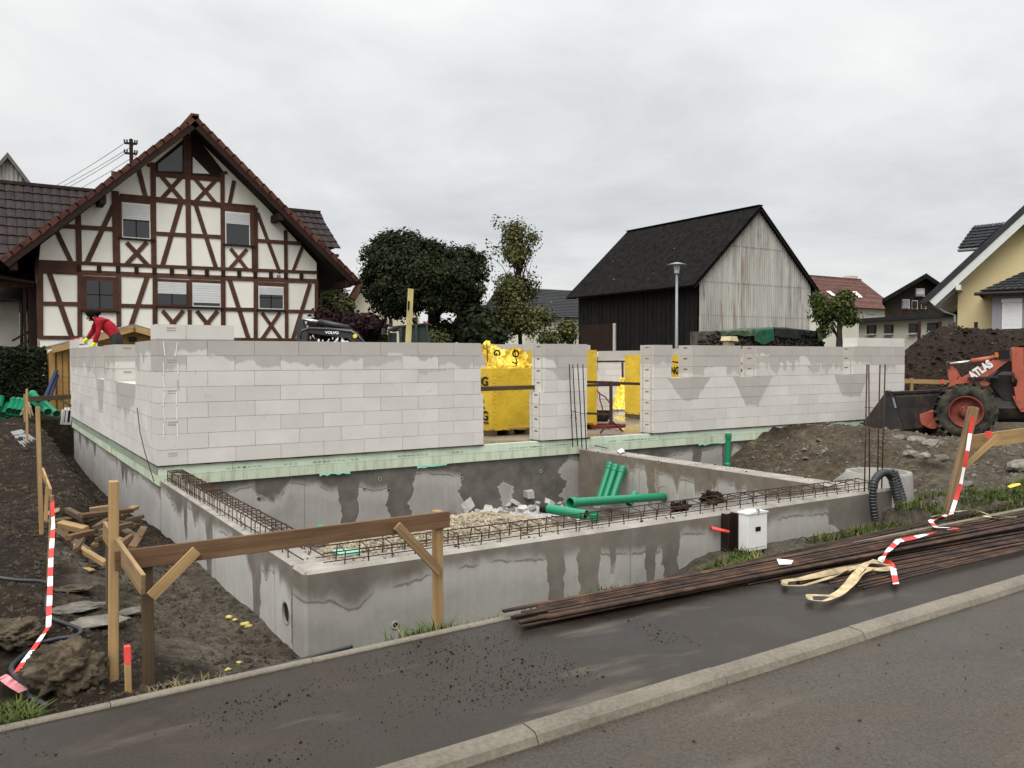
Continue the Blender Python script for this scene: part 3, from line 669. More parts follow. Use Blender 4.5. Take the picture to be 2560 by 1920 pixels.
# roof: two slopes with overhang, soffit, rake boards and rows of tiles
yo = 19.0
def hr(x, y): return hp(x, y, yo)
L_, A_, Rr = hr(8, 985), hr(1198, 108), hr(2198, 1108)
back = 10.0
roof = empty('roof'); roof.parent = house
def slope(p, a, th, name):
    dv = (a-p); n = Vector((-dv.z, 0, dv.x)).normalized()
    if n.z < 0: n = -n
    MB().prism([p, a, a-n*th, p-n*th], (0, back, 0)).build(name, m_timber_d, roof)
    # tile rows
    Ln = dv.length; rows = int(Ln/.34); u = dv.normalized()
    for i in range(rows):
        s = Ln*i/rows; q = p+u*s; 
        if name == 'roof_deck': MB().bar(q+n*.03+Vector((0, -.02, 0)), q+n*.03+Vector((0, back, 0)), .40, .03, tuple(n+u*.10)).build('tile_row', m_tile_r, roof)
    # verge tiles on the rake
    for i in range(rows):
        q = p+u*(Ln*i/rows); MB().bar(q+u*-.01-n*.02, q+u*(Ln/rows+.03)-n*.0+n*.012, .06, .16, (n.x, 0, n.z)).build('verge_tile', m_tile_r, roof)
    MB().bar(p-n*(th*.75)+Vector((0, .015, 0)), a-n*(th*.75)+Vector((0, .015, 0)), .05, .30, (n.x, 0, n.z)).build('rake_board', m_timber_d, roof)
    # purlin heads and rafters under the overhang
    for s in (.02, .46):
        q = p+dv*s-n*(th+.16); MB().bar(q+Vector((0, .05, 0)), q+Vector((0, 1.4, 0)), .2, .26, (0, 0, 1)).build('purlin', m_timber_d, roof)
slope(L_, A_, .16, 'roof_deck'); slope(Rr, A_, .16, 'roof_deck')
MB().bar(A_+Vector((0, -.03, .05)), A_+Vector((0, back, .05)), .26, .16, (0, 0, 1)).build('ridge_tile', m_tile_r, roof)
g_ = Rr+Vector((.03, 0, -.10)); MB().tube([g_, g_+Vector((0, back, 0))], .07, 8).build('gutter', m_gutter, roof)
d0 = hp(2118, 1120, 19.3); d1 = hp(2100, 1170, 19.5); d2 = hp(1975, 1195, 19.9); MB().tube([d0, d1, d2, Vector((d2.x-.02, 20.05, 0))], .05, 8).build('downpipe', m_gutter, roof)
MB().tube([hp(700, 440, 22), hp(700, 500, 22)], .09, 8).build('vent_pipe', m_timber, roof)
MB().tube([hp(2050, 955, 20.5), hp(2080, 955, 20.5)], .06, 8).build('vent_pipe', m_gutter, roof)

# lower wing running across behind, dark tiles
wing = tag(empty('house_wing', (0, 24, 0)), 'white plastered wing with dark brown tiled roof left of the half-timbered house', 'house'); wing.location = (0, 0, 0)
ry, ez, ey = 25.6, 3.3, 21.3
zl = hp(0, 588, ry).z; zr = hp(1980, 636, ry).z; zr_ = (zl+zr)/2; xr = hp(1975, 636, ry).x
def tiled(parent, a, b, c, d, rows, cols, mat, name='roof_tile', th=.035, joined=False):
    "tiles on the quad a(lower left) b(lower right) c(upper right) d(upper left)"
    a, b, c, d = map(Vector, (a, b, c, d)); n = (b-a).cross(d-a).normalized(); mm = None; big = MB()
    for r in range(rows):
        for k in range(cols):
            s0, s1 = k/cols, (k+1)/cols; t0, t1 = r/rows, (r+1.12)/rows
            P = lambda s, t: a.lerp(b, s).lerp(d.lerp(c, s), t)
            p0, p1, p2, p3 = P(s0, t0)+n*th*1.6, P(s1-.06/cols, t0)+n*th*1.6, P(s1-.06/cols, t1)+n*th*.3, P(s0, t1)+n*th*.3
            j = n*random.uniform(0, .012)
            mid = (p0+p1)/2+n*.03; mid2 = (p2+p3)/2+n*.03
            vs = [p0+j, mid+j, p1+j, p2+j, mid2+j, p3+j, p0-n*th, p1-n*th, (p0+p1)/2-n*th]
            fs_ = [(0, 1, 4, 5), (1, 2, 3, 4), (6, 8, 1, 0), (8, 7, 2, 1)]
            if joined: big.add(vs, fs_)
            else: MB().add(vs, fs_).build(name, mat, parent)
    if joined: o = big.build(name, mat, parent); o['kind'] = 'stuff'
wr_ = MB().prism([(-14, ey, ez), (-14, ry, zr_), (-14, ry+4.3, ez)], (16.6, 0, 0)).build('roof', m_tile_d, wing); tq = 1-1.75/(zr_-ez)
MB().prism([(2.6, lerp(ey, ry, tq), lerp(ez, zr_, tq)), (2.6, ry, zr_), (2.6, 2*ry-lerp(ey, ry, tq), lerp(ez, zr_, tq))], (xr-2.6, 0, 0)).build('roof', m_tile_d, wing)
tl = hp(0, 960, 23.0)
def on(x, t): return Vector((x, lerp(ey, ry, t), lerp(ez, zr_, t)))
tiled(wing, on(-3.2, .12), on(2.2, .12), on(2.2, 1), on(-3.2, 1), 11, 18, m_tile_d)
tiled(wing, on(xr-3.6, tq), on(xr+.28, tq), on(xr-.1, 1), on(xr-3.6, 1), 6, 12, m_tile_d)
MB().bar(on(-14, 1)+Vector((0, 0, .05)), on(xr-.08, 1)+Vector((0, 0, .05)), .24, .12, (0, 0, 1)).build('ridge_tile', m_tile_d, wing)
MB().box((-14, ey+.9, -.2), (-.55, ry+3, ez+.35)).build('wall', m_plaster_g, wing)
for (x, t) in ((206, .16), (150, .09), (180, .09)):
    p = hp(x, 1140, 20.4); MB().box((p.x-t/2, 20.35, -.1), (p.x+t/2, 20.5, hp(x, 1125, 20.4).z)).build('porch_post', m_timber_d, wing)
MB().bar(hp(-120, 1130, 20.4), hp(206, 1132, 20.4), .2, .2, (0, 0, 1)).build('porch_beam', m_timber, wing)
MB().prism([hp(-140, 1050, 19.8), hp(208, 1115, 19.8), hp(208, 1128, 19.8), hp(-140, 1075, 19.8)], (0, 1.6, 0)).build('porch_roof', m_timber_d, wing)
for dy in (0, 55): MB().bar(hp(75, 1480+dy, 20.45), hp(215, 1402+dy, 20.45), .07, .12, (0, 1, 0)).build('handrail', m_timber_d, wing)
MB().tube([hp(-60, 1190, 20.6), hp(0, 1203, 20.6), hp(118, 1240, 20.6), hp(132, 1262, 20.6), hp(134, 1520, 20.6)], .05, 8).build('downpipe', m_gutter, wing)
for (x, y0, y1) in ((150, 1175, 1370), (185, 1155, 1420)): rect(x-5, y0, x+5, y1, .04, m_timber, 'post', wing, Y=21.0)

# barn gable behind, left edge
bl = tag(empty('corrugated_barn', (-3, 34, 0)), 'weathered corrugated barn gable at the far left edge behind the wing', 'barn'); bl.location = (0, 0, 0)
m_corr = NB('weathered_sheet', .85); x_, y_, z_ = m_corr.pos()
st = m_corr.noise(m_corr.vec(x_*1.0, 0.0, z_*.05), 5.5, 4, .7); cc = m_corr.ramp(m_corr.noise(m_corr.vec(x_*1.0, 2.0, z_*.07), 2.6, 4, .7), [(.3, (.27, .26, .232)), (.5, (.42, .41, .37)), (.7, (.52, .51, .465))])
cc = m_corr.mix(m_corr.step(.54, .66, st)*.75, cc, (.135, .125, .11)); rs = m_corr.noise(m_corr.vec(x_*1.0, 5.0, z_*.03), 3.4, 3, .7); rz = m_corr.step(.585, .66, rs)*m_corr.step(.38, .55, m_corr.noise(m_corr.P, .35, 2)); cc = m_corr.mix(rz*.8, cc, (.26, .095, .05))
m_corr.set('Base Color', cc); m_corr = m_corr.m
def corr_sheet(parent, outline, ax0, ax1, pitch, amp, y, mat, name='sheet'):
    "corrugated sheet cladding of a gable: outline(x) gives the (low, high) z; each wave a fold"
    n = int((ax1-ax0)/pitch*6); m = MB(); vs = []
    for i in range(n+1):
        x = lerp(ax0, ax1, i/n); lo, hi = outline(x); yy = y+amp*math.sin(2*math.pi*i/6); vs += [(x, yy, lo), (x, yy, max(lo, hi))]
    m.add(vs, [(2*i, 2*i+2, 2*i+3, 2*i+1) for i in range(n)]); return m.build(name, mat, parent)
ap, er = hp(45, 328, 34), hp(250, 598, 34); ww = (er.x-ap.x)*1.35
corr_sheet(bl, lambda x: (-.2, ap.z-.1-abs(x-ap.x)*(ap.z-er.z)/(er.x-ap.x)), ap.x-ww, ap.x+ww, .18, .03, 34, m_corr)
for s in (-1, 1):
    q = Vector((ap.x+s*ww*1.05, 33.7, ap.z-ww*1.05*(ap.z-er.z)/(er.x-ap.x))); MB().prism([Vector((ap.x, 33.7, ap.z)), q, q-Vector((0, 0, .25)), Vector((ap.x, 33.7, ap.z-.25))], (0, 12, 0)).build('roof', simple('old_roof_sheet', (.13, .125, .115), .8), bl)

# utility pole
pole = tag(empty('utility_pole', (0, 40, 0)), 'wooden utility pole with two crossarms and wires behind the gable', 'pole'); pole.location = (0, 0, 0)
YP = 40; p0 = hp(805, 240, YP); MB().tube([(p0.x, YP, -.2), p0], .10, 8).build('mast', m_timber_d, pole)
m_wirem = simple('grey_wire', (.20, .20, .20), .5)
for k, y in enumerate((268, 330)):
    a, b = hp(765, y-4, YP), hp(842, y+2, YP); MB().bar(a, b, .10, .11, (0, 0, 1)).build('crossarm', m_timber_d, pole)
    for q in (a, b, a.lerp(b, .2), a.lerp(b, .82)): MB().tube([q+Vector((0, 0, .02)), q+Vector((0, 0, .2))], .045, 6).build('insulator', m_gutter, pole)
for k, (x0, y0, x1, y1) in enumerate(((770, 262, 230, 545), (830, 272, 240, 562), (770, 328, 250, 580), (835, 340, 300, 600))):
    a = hp(x0, y0, YP); b = hp(x1, y1, 60)+(hp(x1, y1, 60)-a)*.9; pts = [a.lerp(b, t/12)-Vector((0, 0, 1.6*4*(t/12)*(1-t/12)*.3)) for t in range(13)]
    MB().tube(pts, .017, 5).build('wire', m_wirem, pole)
# ------------------------------------------------------------------ dark barn with corrugated gable
def bc(x, y): return (1400+x/3.16, 480+y/3.16)
def rc(x, y): return (1960+x/3.687, 480+y/3.687)
m_barn = simple('black_boards', (.010, .0085, .008), .8, var=.35, scale=3)
b_ = NB('mossy_black_roof', .95, spec=.04); x_, y_, z_ = b_.pos(); sp = b_.step(.11, .06, b_.voro(b_.P, 1.5))*b_.step(.44, .56, b_.noise(b_.P, .9, 3))
b_.set('Base Color', b_.mix(sp*.55, b_.ramp(b_.noise(b_.P, 3, 5, .7), [(.35, (.008, .008, .008)), (.65, (.021, .020, .019))]), (.22, .22, .21))); m_barnroof = b_.m
barn = tag(empty('barn'), 'black wooden barn with steep dark roof and weathered pale corrugated gable', 'barn')
YB = 22.0
C0 = AY(*bc(1097, 700), YB); C1 = AY(*bc(1972, 745), YB); AP = AY(*bc(1587, 140), YB); xb = C0.x; zg = -.2
rear = AX(*bc(150, 850), xb).y
def gz(x): return lerp(C0.z, AP.z, (x-C0.x)/(AP.x-C0.x)) if x < AP.x else lerp(AP.z, C1.z, (x-AP.x)/(C1.x-AP.x))
MB().prism([Vector((C0.x+.02, YB+.1, zg)), Vector((C0.x+.02, YB+.1, C0.z)), Vector((AP.x, YB+.1, AP.z)), Vector((C1.x-.02, YB+.1, C1.z)), Vector((C1.x-.02, YB+.1, zg))], (0, rear-YB-.2, 0)).build('frame', m_barn, barn)
bands = [zg, AY(*bc(1500, 978), YB).z, AY(*bc(1500, 722), YB).z, AY(*bc(1550, 437), YB).z, 40]
for i in range(4):
    lo, hi = bands[i], bands[i+1]; xs = [C0.x+.0, C1.x]
    # width left at the height 'lo'
    a = C0.x; 
    while gz(a) < lo and a < AP.x: a += .02
    c = C1.x
    while gz(c) < lo and c > AP.x: c -= .02
    corr_sheet(barn, lambda x: (lo-(.04 if i else 0), min(hi, gz(x))), a, c, .177, .028, YB-.03-.012*i, m_corr, 'gable_sheet')
# long side: vertical boards
n = int((rear-YB)/.19)
for k in range(n):
    y0 = YB+.1+(rear-YB-.1)*k/n; y1 = YB+.1+(rear-YB-.1)*(k+1)/n-.012; MB().box((xb-.03-(k % 2)*.018, y0, zg), (xb+.03, y1, C0.z+.05)).build('board', m_barn, barn)
dA, dB = AX(*bc(430, 1040), xb), AX(*bc(172, 1040), xb)
dr = MB().box((xb-.10, dA.y, zg), (xb-.03, dB.y, dA.z)).build('door', m_timber_d, barn)
MB().box((xb-.14, dA.y-.22, zg), (xb-.05, dA.y-.02, dA.z+.02)).build('door_post', m_plaster_g, barn)
# corrugated roof slopes
E0 = AX(*bc(1062, 742), xb-.75); E0.y = YB-.35; RG = AY(*bc(1590, 108), YB-.35); E1 = AY(*bc(2058, 790), YB-.35); yr = AX(*bc(535, 335), RG.x).y
E0 = Vector((xb-.75, YB-.35, AX(*bc(1075, 735), xb-.75).z))
for p in (E0, E1):
    nn_ = int((yr-YB+.35)/.177*4); m = MB(); vs = []; d = RG-p; nrm = Vector((-d.z, 0, d.x)).normalized(); nrm = nrm if nrm.z > 0 else -nrm
    for i in range(nn_+1):
        yy = lerp(YB-.35, yr, i/nn_); o_ = nrm*(.03*math.sin(math.pi*i/2)+.02)
        for t in (0, .25, .5, .75, 1): vs.append(Vector((lerp(p.x, RG.x, t), yy, lerp(p.z, RG.z, t)))+o_+nrm*(.012*(4-4*t)*.25))
    m.add(vs, [(5*i+k, 5*i+k+1, 5*i+k+6, 5*i+k+5) for i in range(nn_) for k in range(4)]); m.build('roof_sheet', m_barnroof, barn)
    MB().prism([p-nrm*.03, RG-nrm*.03, RG-nrm*.18, p-nrm*.18], (0, .12, 0)).build('rake_board', m_barn, barn)
    MB().prism([p-nrm*.04, RG-nrm*.04, RG-nrm*.10, p-nrm*.10], (0, yr-YB+.3, 0)).build('roof_deck', m_barn, barn)
MB().bar(RG+Vector((0, 0, .03)), Vector((RG.x, yr, RG.z+.03)), .35, .05, (0, 0, 1)).build('ridge_cap', m_barnroof, barn)

# ------------------------------------------------------------------ wood stack under tarpaulins at the barn
stack = tag(empty('firewood_stack'), 'long firewood stack under green and dark tarpaulins beside the corrugated barn gable', 'firewood')
YW = 19.6; wl0 = AY(*bc(1160, 1210), YW); wl1 = AY(*bc(2085, 1210), YW); m_log = simple('grey_firewood', (.075, .066, .056), .9, var=.6, scale=2)
def wtop(x):
    t = (x-wl0.x)/(wl1.x-wl0.x); px = lerp(1160, 2085, t)
    pts = [(1160, 1110), (1240, 1095), (1420, 1085), (1600, 1065), (1760, 1072), (1900, 1085), (2000, 1095), (2085, 1100)]
    for (a, b), (c, d) in zip(pts, pts[1:]):
        if a <= px <= c: return AY(*bc(px, lerp(b, d, (px-a)/(c-a))), YW).z-.1
    return AY(*bc(2085, 1100), YW).z-.1
m = MB()
for k in range(1500):
    x = random.uniform(wl0.x, wl1.x); zt = wtop(x); z = random.uniform(.6, zt); r = random.uniform(.05, .10); yo_ = random.uniform(-.12, .05); n_ = random.choice((3, 4, 5))
    m.tube([(x, YW+yo_, z), (x+random.uniform(-.04, .04), YW+.6, z)], r, n_)
o = m.build('split_logs', m_log, stack); o['kind'] = 'stuff'
MB().box((wl0.x, YW+.1, 0), (wl1.x, YW+1.2, wtop((wl0.x+wl1.x)/2)-.2)).build('stack_core', m_log, stack)
m_tg = simple('green_tarp', (.016, .085, .045), .4, .5, var=.3, scale=3); m_td = simple('dark_tarp', (.024, .028, .025), .5, .4, var=.3, scale=3); m_tp = simple('faded_green_tarp', (.07, .10, .06), .5, .4, var=.4, scale=3)
def tarp(x0, x1, drop, mat, sd):
    a = AY(*bc(x0, 1100), YW).x; b = AY(*bc(x1, 1100), YW).x; m = MB(); nu, nv = 22, 14; vs = []
    for i in range(nu+1):
        x = lerp(a, b, i/nu); zt = wtop(min(max(x, wl0.x), wl1.x))+.1
        for j in range(nv+1):
            t = j/nv; w_ = mnoise.noise(Vector((x*1.3+sd, t*2.5, sd)))
            if t < .45: p = Vector((x, YW+1.1-(t/.45)*1.25, zt+.06*w_))
            else: p = Vector((x+.1*w_, YW-.17-.10*abs(mnoise.noise(Vector((x*3, sd, t*2)))), zt-(t-.45)/.55*drop*(.75+.5*mnoise.noise(Vector((x*.9, sd, 0))))+.02*w_))
            vs.append(p)
    m.add(vs, [(i*(nv+1)+j, (i+1)*(nv+1)+j, (i+1)*(nv+1)+j+1, i*(nv+1)+j+1) for i in range(nu) for j in range(nv)]); m.build('tarpaulin', mat, stack, True)
tarp(1240, 1450, .45, m_tp, 1); tarp(1430, 1540, .5, m_tp, 5); tarp(1510, 1670, 1.0, m_tg, 2); tarp(1675, 1880, .75, m_td, 3); tarp(1880, 2000, .5, m_td, 4); tarp(2010, 2085, .6, m_tp, 6)

# ------------------------------------------------------------------ street lamp
YL = 12.5; lp = AY(*bc(920, 1240), YL); top_ = AY(*bc(922, 560), YL)
lamp = tag(empty('street_lamp', (lp.x, YL, -.1)), 'grey street lamp with flat disc hood in front of the black barn', 'street lamp')
m_galv = simple('galvanised_steel', (.25, .265, .27), .5, .5, var=.1); m_lglass = NB('lamp_glass', .15, (.62, .63, .62), .5).m
hz = top_.z+.1; k_ = (top_-CAM).length/FPX/3.16*1.0
MB().tube([(0, 0, 0), (0, 0, hz*.35), (0, 0, AY(*bc(922, 645), YL).z+.1)], .05, 10, rad=[.075, .06, .045]).build('pole', m_galv, lamp, True)
z0 = AY(*bc(922, 640), YL).z+.1; z1 = AY(*bc(922, 582), YL).z+.1
MB().lathe([(.05, z0-.05), (.11, z0-.02), (.11, z0)], n=16, cap=True).build('collar', m_galv, lamp)
MB().lathe([(.085, z0), (.11, z1)], n=16).build('glass', m_lglass, lamp, True)
for k in range(3):
    t = k*2.1; MB().tube([(.10*math.cos(t), .10*math.sin(t), z0), (.125*math.cos(t), .125*math.sin(t), z1+.02)], .01, 5).build('stay', m_galv, lamp)
MB().lathe([(.02, z1+.0), (.36, z1+.02), (.37, z1+.04), (.12, z1+.11), (.02, z1+.13)], n=24, cap=True).build('hood', m_galv, lamp, True)

# ------------------------------------------------------------------ houses at the right
m_red = m_red; m_tile_red = simple('red_clay_tile', (.15, .075, .060), .8, var=.35, scale=3); m_cream = simple('cream_render', (.62, .60, .50), .9, var=.06, scale=1)
m_yel = simple('yellow_render', (.72, .60, .34), .9, var=.04, scale=1); m_lil = simple('grey_lilac_render', (.27, .26, .285), .9, var=.05); m_brownb = simple('brown_boarding', (.030, .020, .015), .8, var=.4, scale=3); m_wtrim = simple('white_trim', (.62, .63, .61), .6, var=.06)
def tile_rows(parent, a, b, c, d, rows, mat, name='tile_row', th=.05):
    a, b, c, d = map(Vector, (a, b, c, d)); n = (b-a).cross(d-a).normalized(); n = n if n.z > 0 else -n
    for r in range(rows):
        t0, t1 = r/rows, (r+1.05)/rows; p0, p1, p2, p3 = a.lerp(d, t0), b.lerp(c, t0), b.lerp(c, t1), a.lerp(d, t1)
        MB().add([p0+n*th, p1+n*th, p2+n*.005, p3+n*.005, p0-n*.02, p1-n*.02], [(0, 1, 2, 3), (4, 5, 1, 0)]).build(name, mat, parent)
rh = tag(empty('red_roof_house'), 'cream house with red tiled roof, skylights and chimney right of the barn', 'house')
yr_ = 44.0; Rg = AY(*rc(705, 812), yr_); Ev = AX(*rc(1058, 1085), Rg.x); xl = AY(*rc(100, 790), yr_).x
EvL = Vector((xl, Ev.y, Ev.z)); RgL = Vector((xl, yr_, Rg.z)); bk = 2*yr_-Ev.y
MB().prism([Vector((xl, Ev.y, Ev.z)), Vector((xl, yr_, Rg.z)), Vector((xl, bk, Ev.z))], (Rg.x-xl, 0, 0)).build('roof', m_tile_red, rh)
tile_rows(rh, EvL, Ev, Rg, RgL, 26, m_tile_red)
MB().box((xl, Ev.y+.7, -.2), (Rg.x-.5, bk-.7, Ev.z+.1)).build('wall', m_cream, rh)
MB().bar(RgL+Vector((0, 0, .05)), Rg+Vector((0, 0, .05)), .25, .12, (0, 0, 1)).build('ridge_tile', m_tile_red, rh)
ch = AY(*rc(618, 812), yr_+.6); MB().box((ch.x-.62, yr_+.2, Rg.z-.6), (ch.x+.62, yr_+1.1, AY(*rc(618, 775), yr_+.6).z)).build('chimney', m_plaster_g, rh)
def on_roof(u, v, P0, Nn):
    d = ray(u, v); return CAM+d*((P0-CAM).dot(Nn)/d.dot(Nn))
Nr = (Ev-EvL).cross(RgL-EvL).normalized()
for q in (((385, 928), (420, 928), (470, 970), (440, 970)), ((622, 932), (660, 932), (718, 985), (680, 985))):
    P = [on_roof(*rc(*k), EvL, Nr)+Nr*(-.14 if Nr.z < 0 else .14) for k in q]; MB().prism(P, (0, 0, .06)).build('skylight', m_frame_w, rh)
for (x0, y0, x1, y1) in ((765, 1115, 842, 1142),):
    a, b = AY(*rc(x0, y0), Ev.y+.7), AY(*rc(x1, y1), Ev.y+.7); w_ = MB().box((a.x, Ev.y+.64, b.z), (b.x, Ev.y+.72, a.z)).build('window', m_frame_w, rh); MB().box((a.x+.08, Ev.y+.62, b.z+.08), (b.x-.08, Ev.y+.7, a.z-.08)).build('pane', m_pane, w_)
def facing(pts, depth, cv): return [AD(*cv(*p), depth) for p in pts]
fh = Vector((fw.x, fw.y, 0)).normalized()
dh = tag(empty('dark_boarded_house'), 'dark brown boarded gable house between the red roof and the yellow house', 'house')
g = facing([(930, 1250), (930, 972), (1312, 755), (1640, 975), (1640, 1250)], 62, rc); vd = AD(*rc(1300, 900), 1)-CAM; vd.z = 0; vd = vd.normalized(); MB().prism(g, vd*9).build('gable_wall', m_brownb, dh)
for a, b in (((905, 985), (1312, 748)), ((1312, 748), (1660, 985))):
    P = facing([a, b], 61, rc); MB().prism([P[0], P[1], P[1]-Vector((0, 0, .35)), P[0]-Vector((0, 0, .35))], vd*9).build('roof', m_barnroof, dh)
for (x0, y0, x1, y1, mt) in ((1213, 888, 1297, 965, m_shut), (1088, 990, 1158, 1078, m_lil), (1182, 1000, 1232, 1080, m_brownb), (1268, 998, 1310, 1078, m_brownb), (1350, 1030, 1422, 1062, m_pane)):
    P = facing([(x0, y1), (x1, y1), (x1, y0), (x0, y0)], 61.9, rc); wv = MB().prism(P, fh*.2).build('window', m_frame_w, dh)
    P = facing([(x0+7, y1-7), (x1-4, y1-7), (x1-4, y0+5), (x0+7, y0+5)], 61.8, rc); MB().prism(P, fh*.1).build('pane', mt, wv)
    if mt is m_shut:
        P = facing([(x0+7, y1-7), (x1-4, y1-7), (x1-4, y1-24), (x0+7, y1-24)], 61.7, rc); MB().prism(P, fh*.1).build('shutter', m_lil, wv)
an = tag(empty('flat_roof_annex'), 'low cream building with dark flat roof and square windows behind the soil heap', 'building')
def ad2(x, y): t = (x-690)/(1590-690); return AD(*rc(x, y), 1/lerp(1/50, 1/43, t))
lft, rgt = ad2(690, 1200), ad2(1590, 1145); W0, W1 = Vector((lft.x, lft.y, -.2)), Vector((rgt.x, rgt.y, -.2)); ztop_ = (lft.z+rgt.z)/2
dv = (W1-W0).normalized(); nb_ = Vector((-dv.y, dv.x, 0)); nb_ = nb_ if nb_.dot(fh) > 0 else -nb_
MB().prism([W0, W1, W1+nb_*6, W0+nb_*6], (0, 0, ztop_+.2)).build('wall', m_cream, an)
MB().prism([W0-dv*.5-nb_*.5, W1+dv*.3-nb_*.5, W1+dv*.3+nb_*6.3, W0-dv*.5+nb_*6.3], (0, 0, .22)).build('roof', m_tile_b, an).location = (0, 0, ztop_+.16)
for (x0, y0, x1, y1) in ((770, 1232, 850, 1312), (930, 1228, 1008, 1310), (1155, 1215, 1235, 1305), (1327, 1208, 1420, 1285)):
    a, b, c = ad2(x0, y0), ad2(x1, y1), ad2(x0, y1); P = [Vector((a.x, a.y, b.z)), Vector((b.x, b.y, b.z)), Vector((b.x, b.y, a.z)), Vector((a.x, a.y, a.z))]
    wv = MB().prism([p-nb_*.06 for p in P], nb_*.1).build('window', m_gutter, an)
    ctr = sum(P, Vector())/4; MB().prism([ctr+(p-ctr)*.84-nb_*.08 for p in P], nb_*.1).build('pane', m_pane, wv)
    MB().bar(P[0]-nb_*.1, P[1]-nb_*.1, .25, .08, (0, 0, 1)).build('sill', m_plaster_g, wv)
# yellow house
yh = tag(empty('yellow_house'), 'yellow rendered house with white bargeboards and black tiled roof at the right edge', 'house')
# its ridge runs away from the street at an angle, so it is laid out on its own axes: gx along the gable, gd along the ridge
gd = ray(2640, 890); gd.z = 0; gd.normalize(); gx_ = Vector((gd.y, -gd.x, 0)); P0_ = AD(*rc(1600, 1100), 36.0)
def yg(x, y, d=0.0):
    u, v = rc(x, y); r_ = ray(u, v); q = P0_+gd*d; return CAM+r_*((q-CAM).dot(gd)/r_.dot(gd))
zf_ = Vector((0, 0, 1)); dn = lambda p: Vector((p.x, p.y, -.2))
wl_ = yg(1600, 1100); pL, pR = yg(1340, 1005, -.9), yg(2212, 200, -.9); dR = pR-pL; pT = pL+dR*1.5
sl_ = dR.z/Vector((dR.x, dR.y, 0)).length; run = (wl_-pL).dot(gx_)
w0 = Vector((wl_.x, wl_.y, pL.z+run*sl_-.25)); wT = pT+gd*.9-zf_*.25; w2 = wT+gx_*((wT-w0).dot(gx_)); w2.z = w0.z
MB().prism([dn(w0), w0, wT, w2, dn(w2)], gd*10).build('wall', m_yel, yh)
u_ = dR.normalized(); n_ = (zf_-u_*u_.z).normalized()
MB().prism([pL-n_*.05, pT-n_*.05, pT-n_*.20, pL-n_*.20], gd*11.5).build('soffit', m_wtrim, yh)
MB().prism([pL-gd*.04, pT-gd*.04, pT-n_*.30-gd*.04, pL-n_*.30-gd*.04], gd*.05).build('bargeboard', m_wtrim, yh)
MB().prism([pL-u_*.35+n_*.24-gd*.08, pT+n_*.24-gd*.08, pT+n_*.01-gd*.08, pL-u_*.1+n_*.01-gd*.08], gd*11.6).build('roof', m_tile_b, yh)
pE = pT+gx_*((pT-pL).dot(gx_)); pE.z = pL.z; MB().prism([pT, pE, pE+zf_*.25, pT+zf_*.25], gd*11.6).build('roof', m_tile_b, yh)
for s in (.24, .97):
    q = pL+dR*s-n_*.40; MB().bar(q-gd*.1, q+gd*1.0, .18, .22, (0, 0, 1)).build('purlin', m_wtrim, yh)
gl = pL-n_*.1-gx_*.1; MB().tube([gl, gl+gd*11], .07, 8).build('gutter', m_gutter, yh)
MB().tube([gl+gd*.4, yg(1480, 1105, -.3), yg(1575, 1135, -.1), dn(yg(1592, 1140, -.08))], .05, 8).build('downpipe', m_galv, yh)
for k in range(6):
    q = pL+gd*(.9+k*.8)-n_*.28; MB().bar(q, q+u_*1.1, .1, .14, tuple(n_)).build('rafter', m_wtrim, yh)
# bay with its own roof
BD = -2.0; b0 = yg(1920, 1000, BD); zb1 = yg(1950, 935, BD).z; b0z = dn(b0)
MB().prism([b0z, b0z+gx_*5, b0z+gx_*5-gd*BD, b0z-gd*BD], (0, 0, zb1+.2)).build('bay_wall', m_lil, yh)
e0 = yg(1792, 925, BD-.5); e1 = e0+gx_*6; up_z = yg(2180, 775, 0).z+.25; bk_ = -gd*(BD-.5)
t0 = e0+bk_+gx_*1.7; t0.z = up_z; t1 = e1+bk_; t1.z = up_z; eb = e0+bk_
MB().add([e0, e1, t1, t0, eb, e0-zf_*.12, e1-zf_*.12, eb-zf_*.12], [(0, 1, 2, 3), (0, 3, 4), (5, 6, 1, 0), (7, 5, 0, 4)]).build('bay_roof', m_tile_b, yh)
tiled(yh, e0+gx_*.05-gd*.03+zf_*.02, e0+gx_*3.0-gd*.03+zf_*.02, t0+gx_*1.3, t0, 8, 12, m_tile_b)
MB().tube([e0-gx_*.15-zf_*.06, e1-zf_*.06], .07, 8).build('gutter', m_gutter, yh)
def ypl(x0, y0, x1, y1, d, t, mat, name, parent):
    a, b = yg(x0, y0, d), yg(x1, y1, d); w_ = (b-a).dot(gx_); lo = Vector((a.x, a.y, b.z)); h_ = a.z-b.z
    return MB().prism([lo, lo+gx_*w_, lo+gx_*w_+zf_*h_, lo+zf_*h_], gd*t).build(name, mat, parent)
wv = ypl(2012, 1000, 2192, 1260, BD-.05, .06, m_frame_w, 'window', yh); ypl(2003, 985, 2196, 1012, BD-.12, .12, m_frame_w, 'shutter_box', wv)
for k in range(16): ypl(2030, 1020+k*15, 2176, 1034+k*15, BD-.08, .04, m_shut, 'shutter_slat', wv)
# dormer
lo_n, hi_n = yg(1800, 510, .5), yg(2042, 293, .5); lo_f = lo_n+gd*2.2*0+Vector((0, 0, 0)); lo_f = yg(1608, 526, .5); hi_f = yg(1755, 324, .5)
lo_f = lo_f+gd*2.0*0; 
away = (lo_n-CAM); away.z = 0; away.normalize()
lo_f = CAM+(lo_f-CAM)*1.03; hi_f = CAM+(hi_f-CAM)*1.03
MB().prism([lo_n, hi_n, hi_f, lo_f], (0, 0, -.14)).build('dormer_roof', m_tile_d, yh)
tiled(yh, lo_f+zf_*.04, lo_n+zf_*.04, hi_n+zf_*.04, hi_f+zf_*.04, 7, 9, m_tile_b)
MB().tube([lo_f-zf_*.06, lo_n-zf_*.06], .06, 8).build('gutter', m_galv, yh)
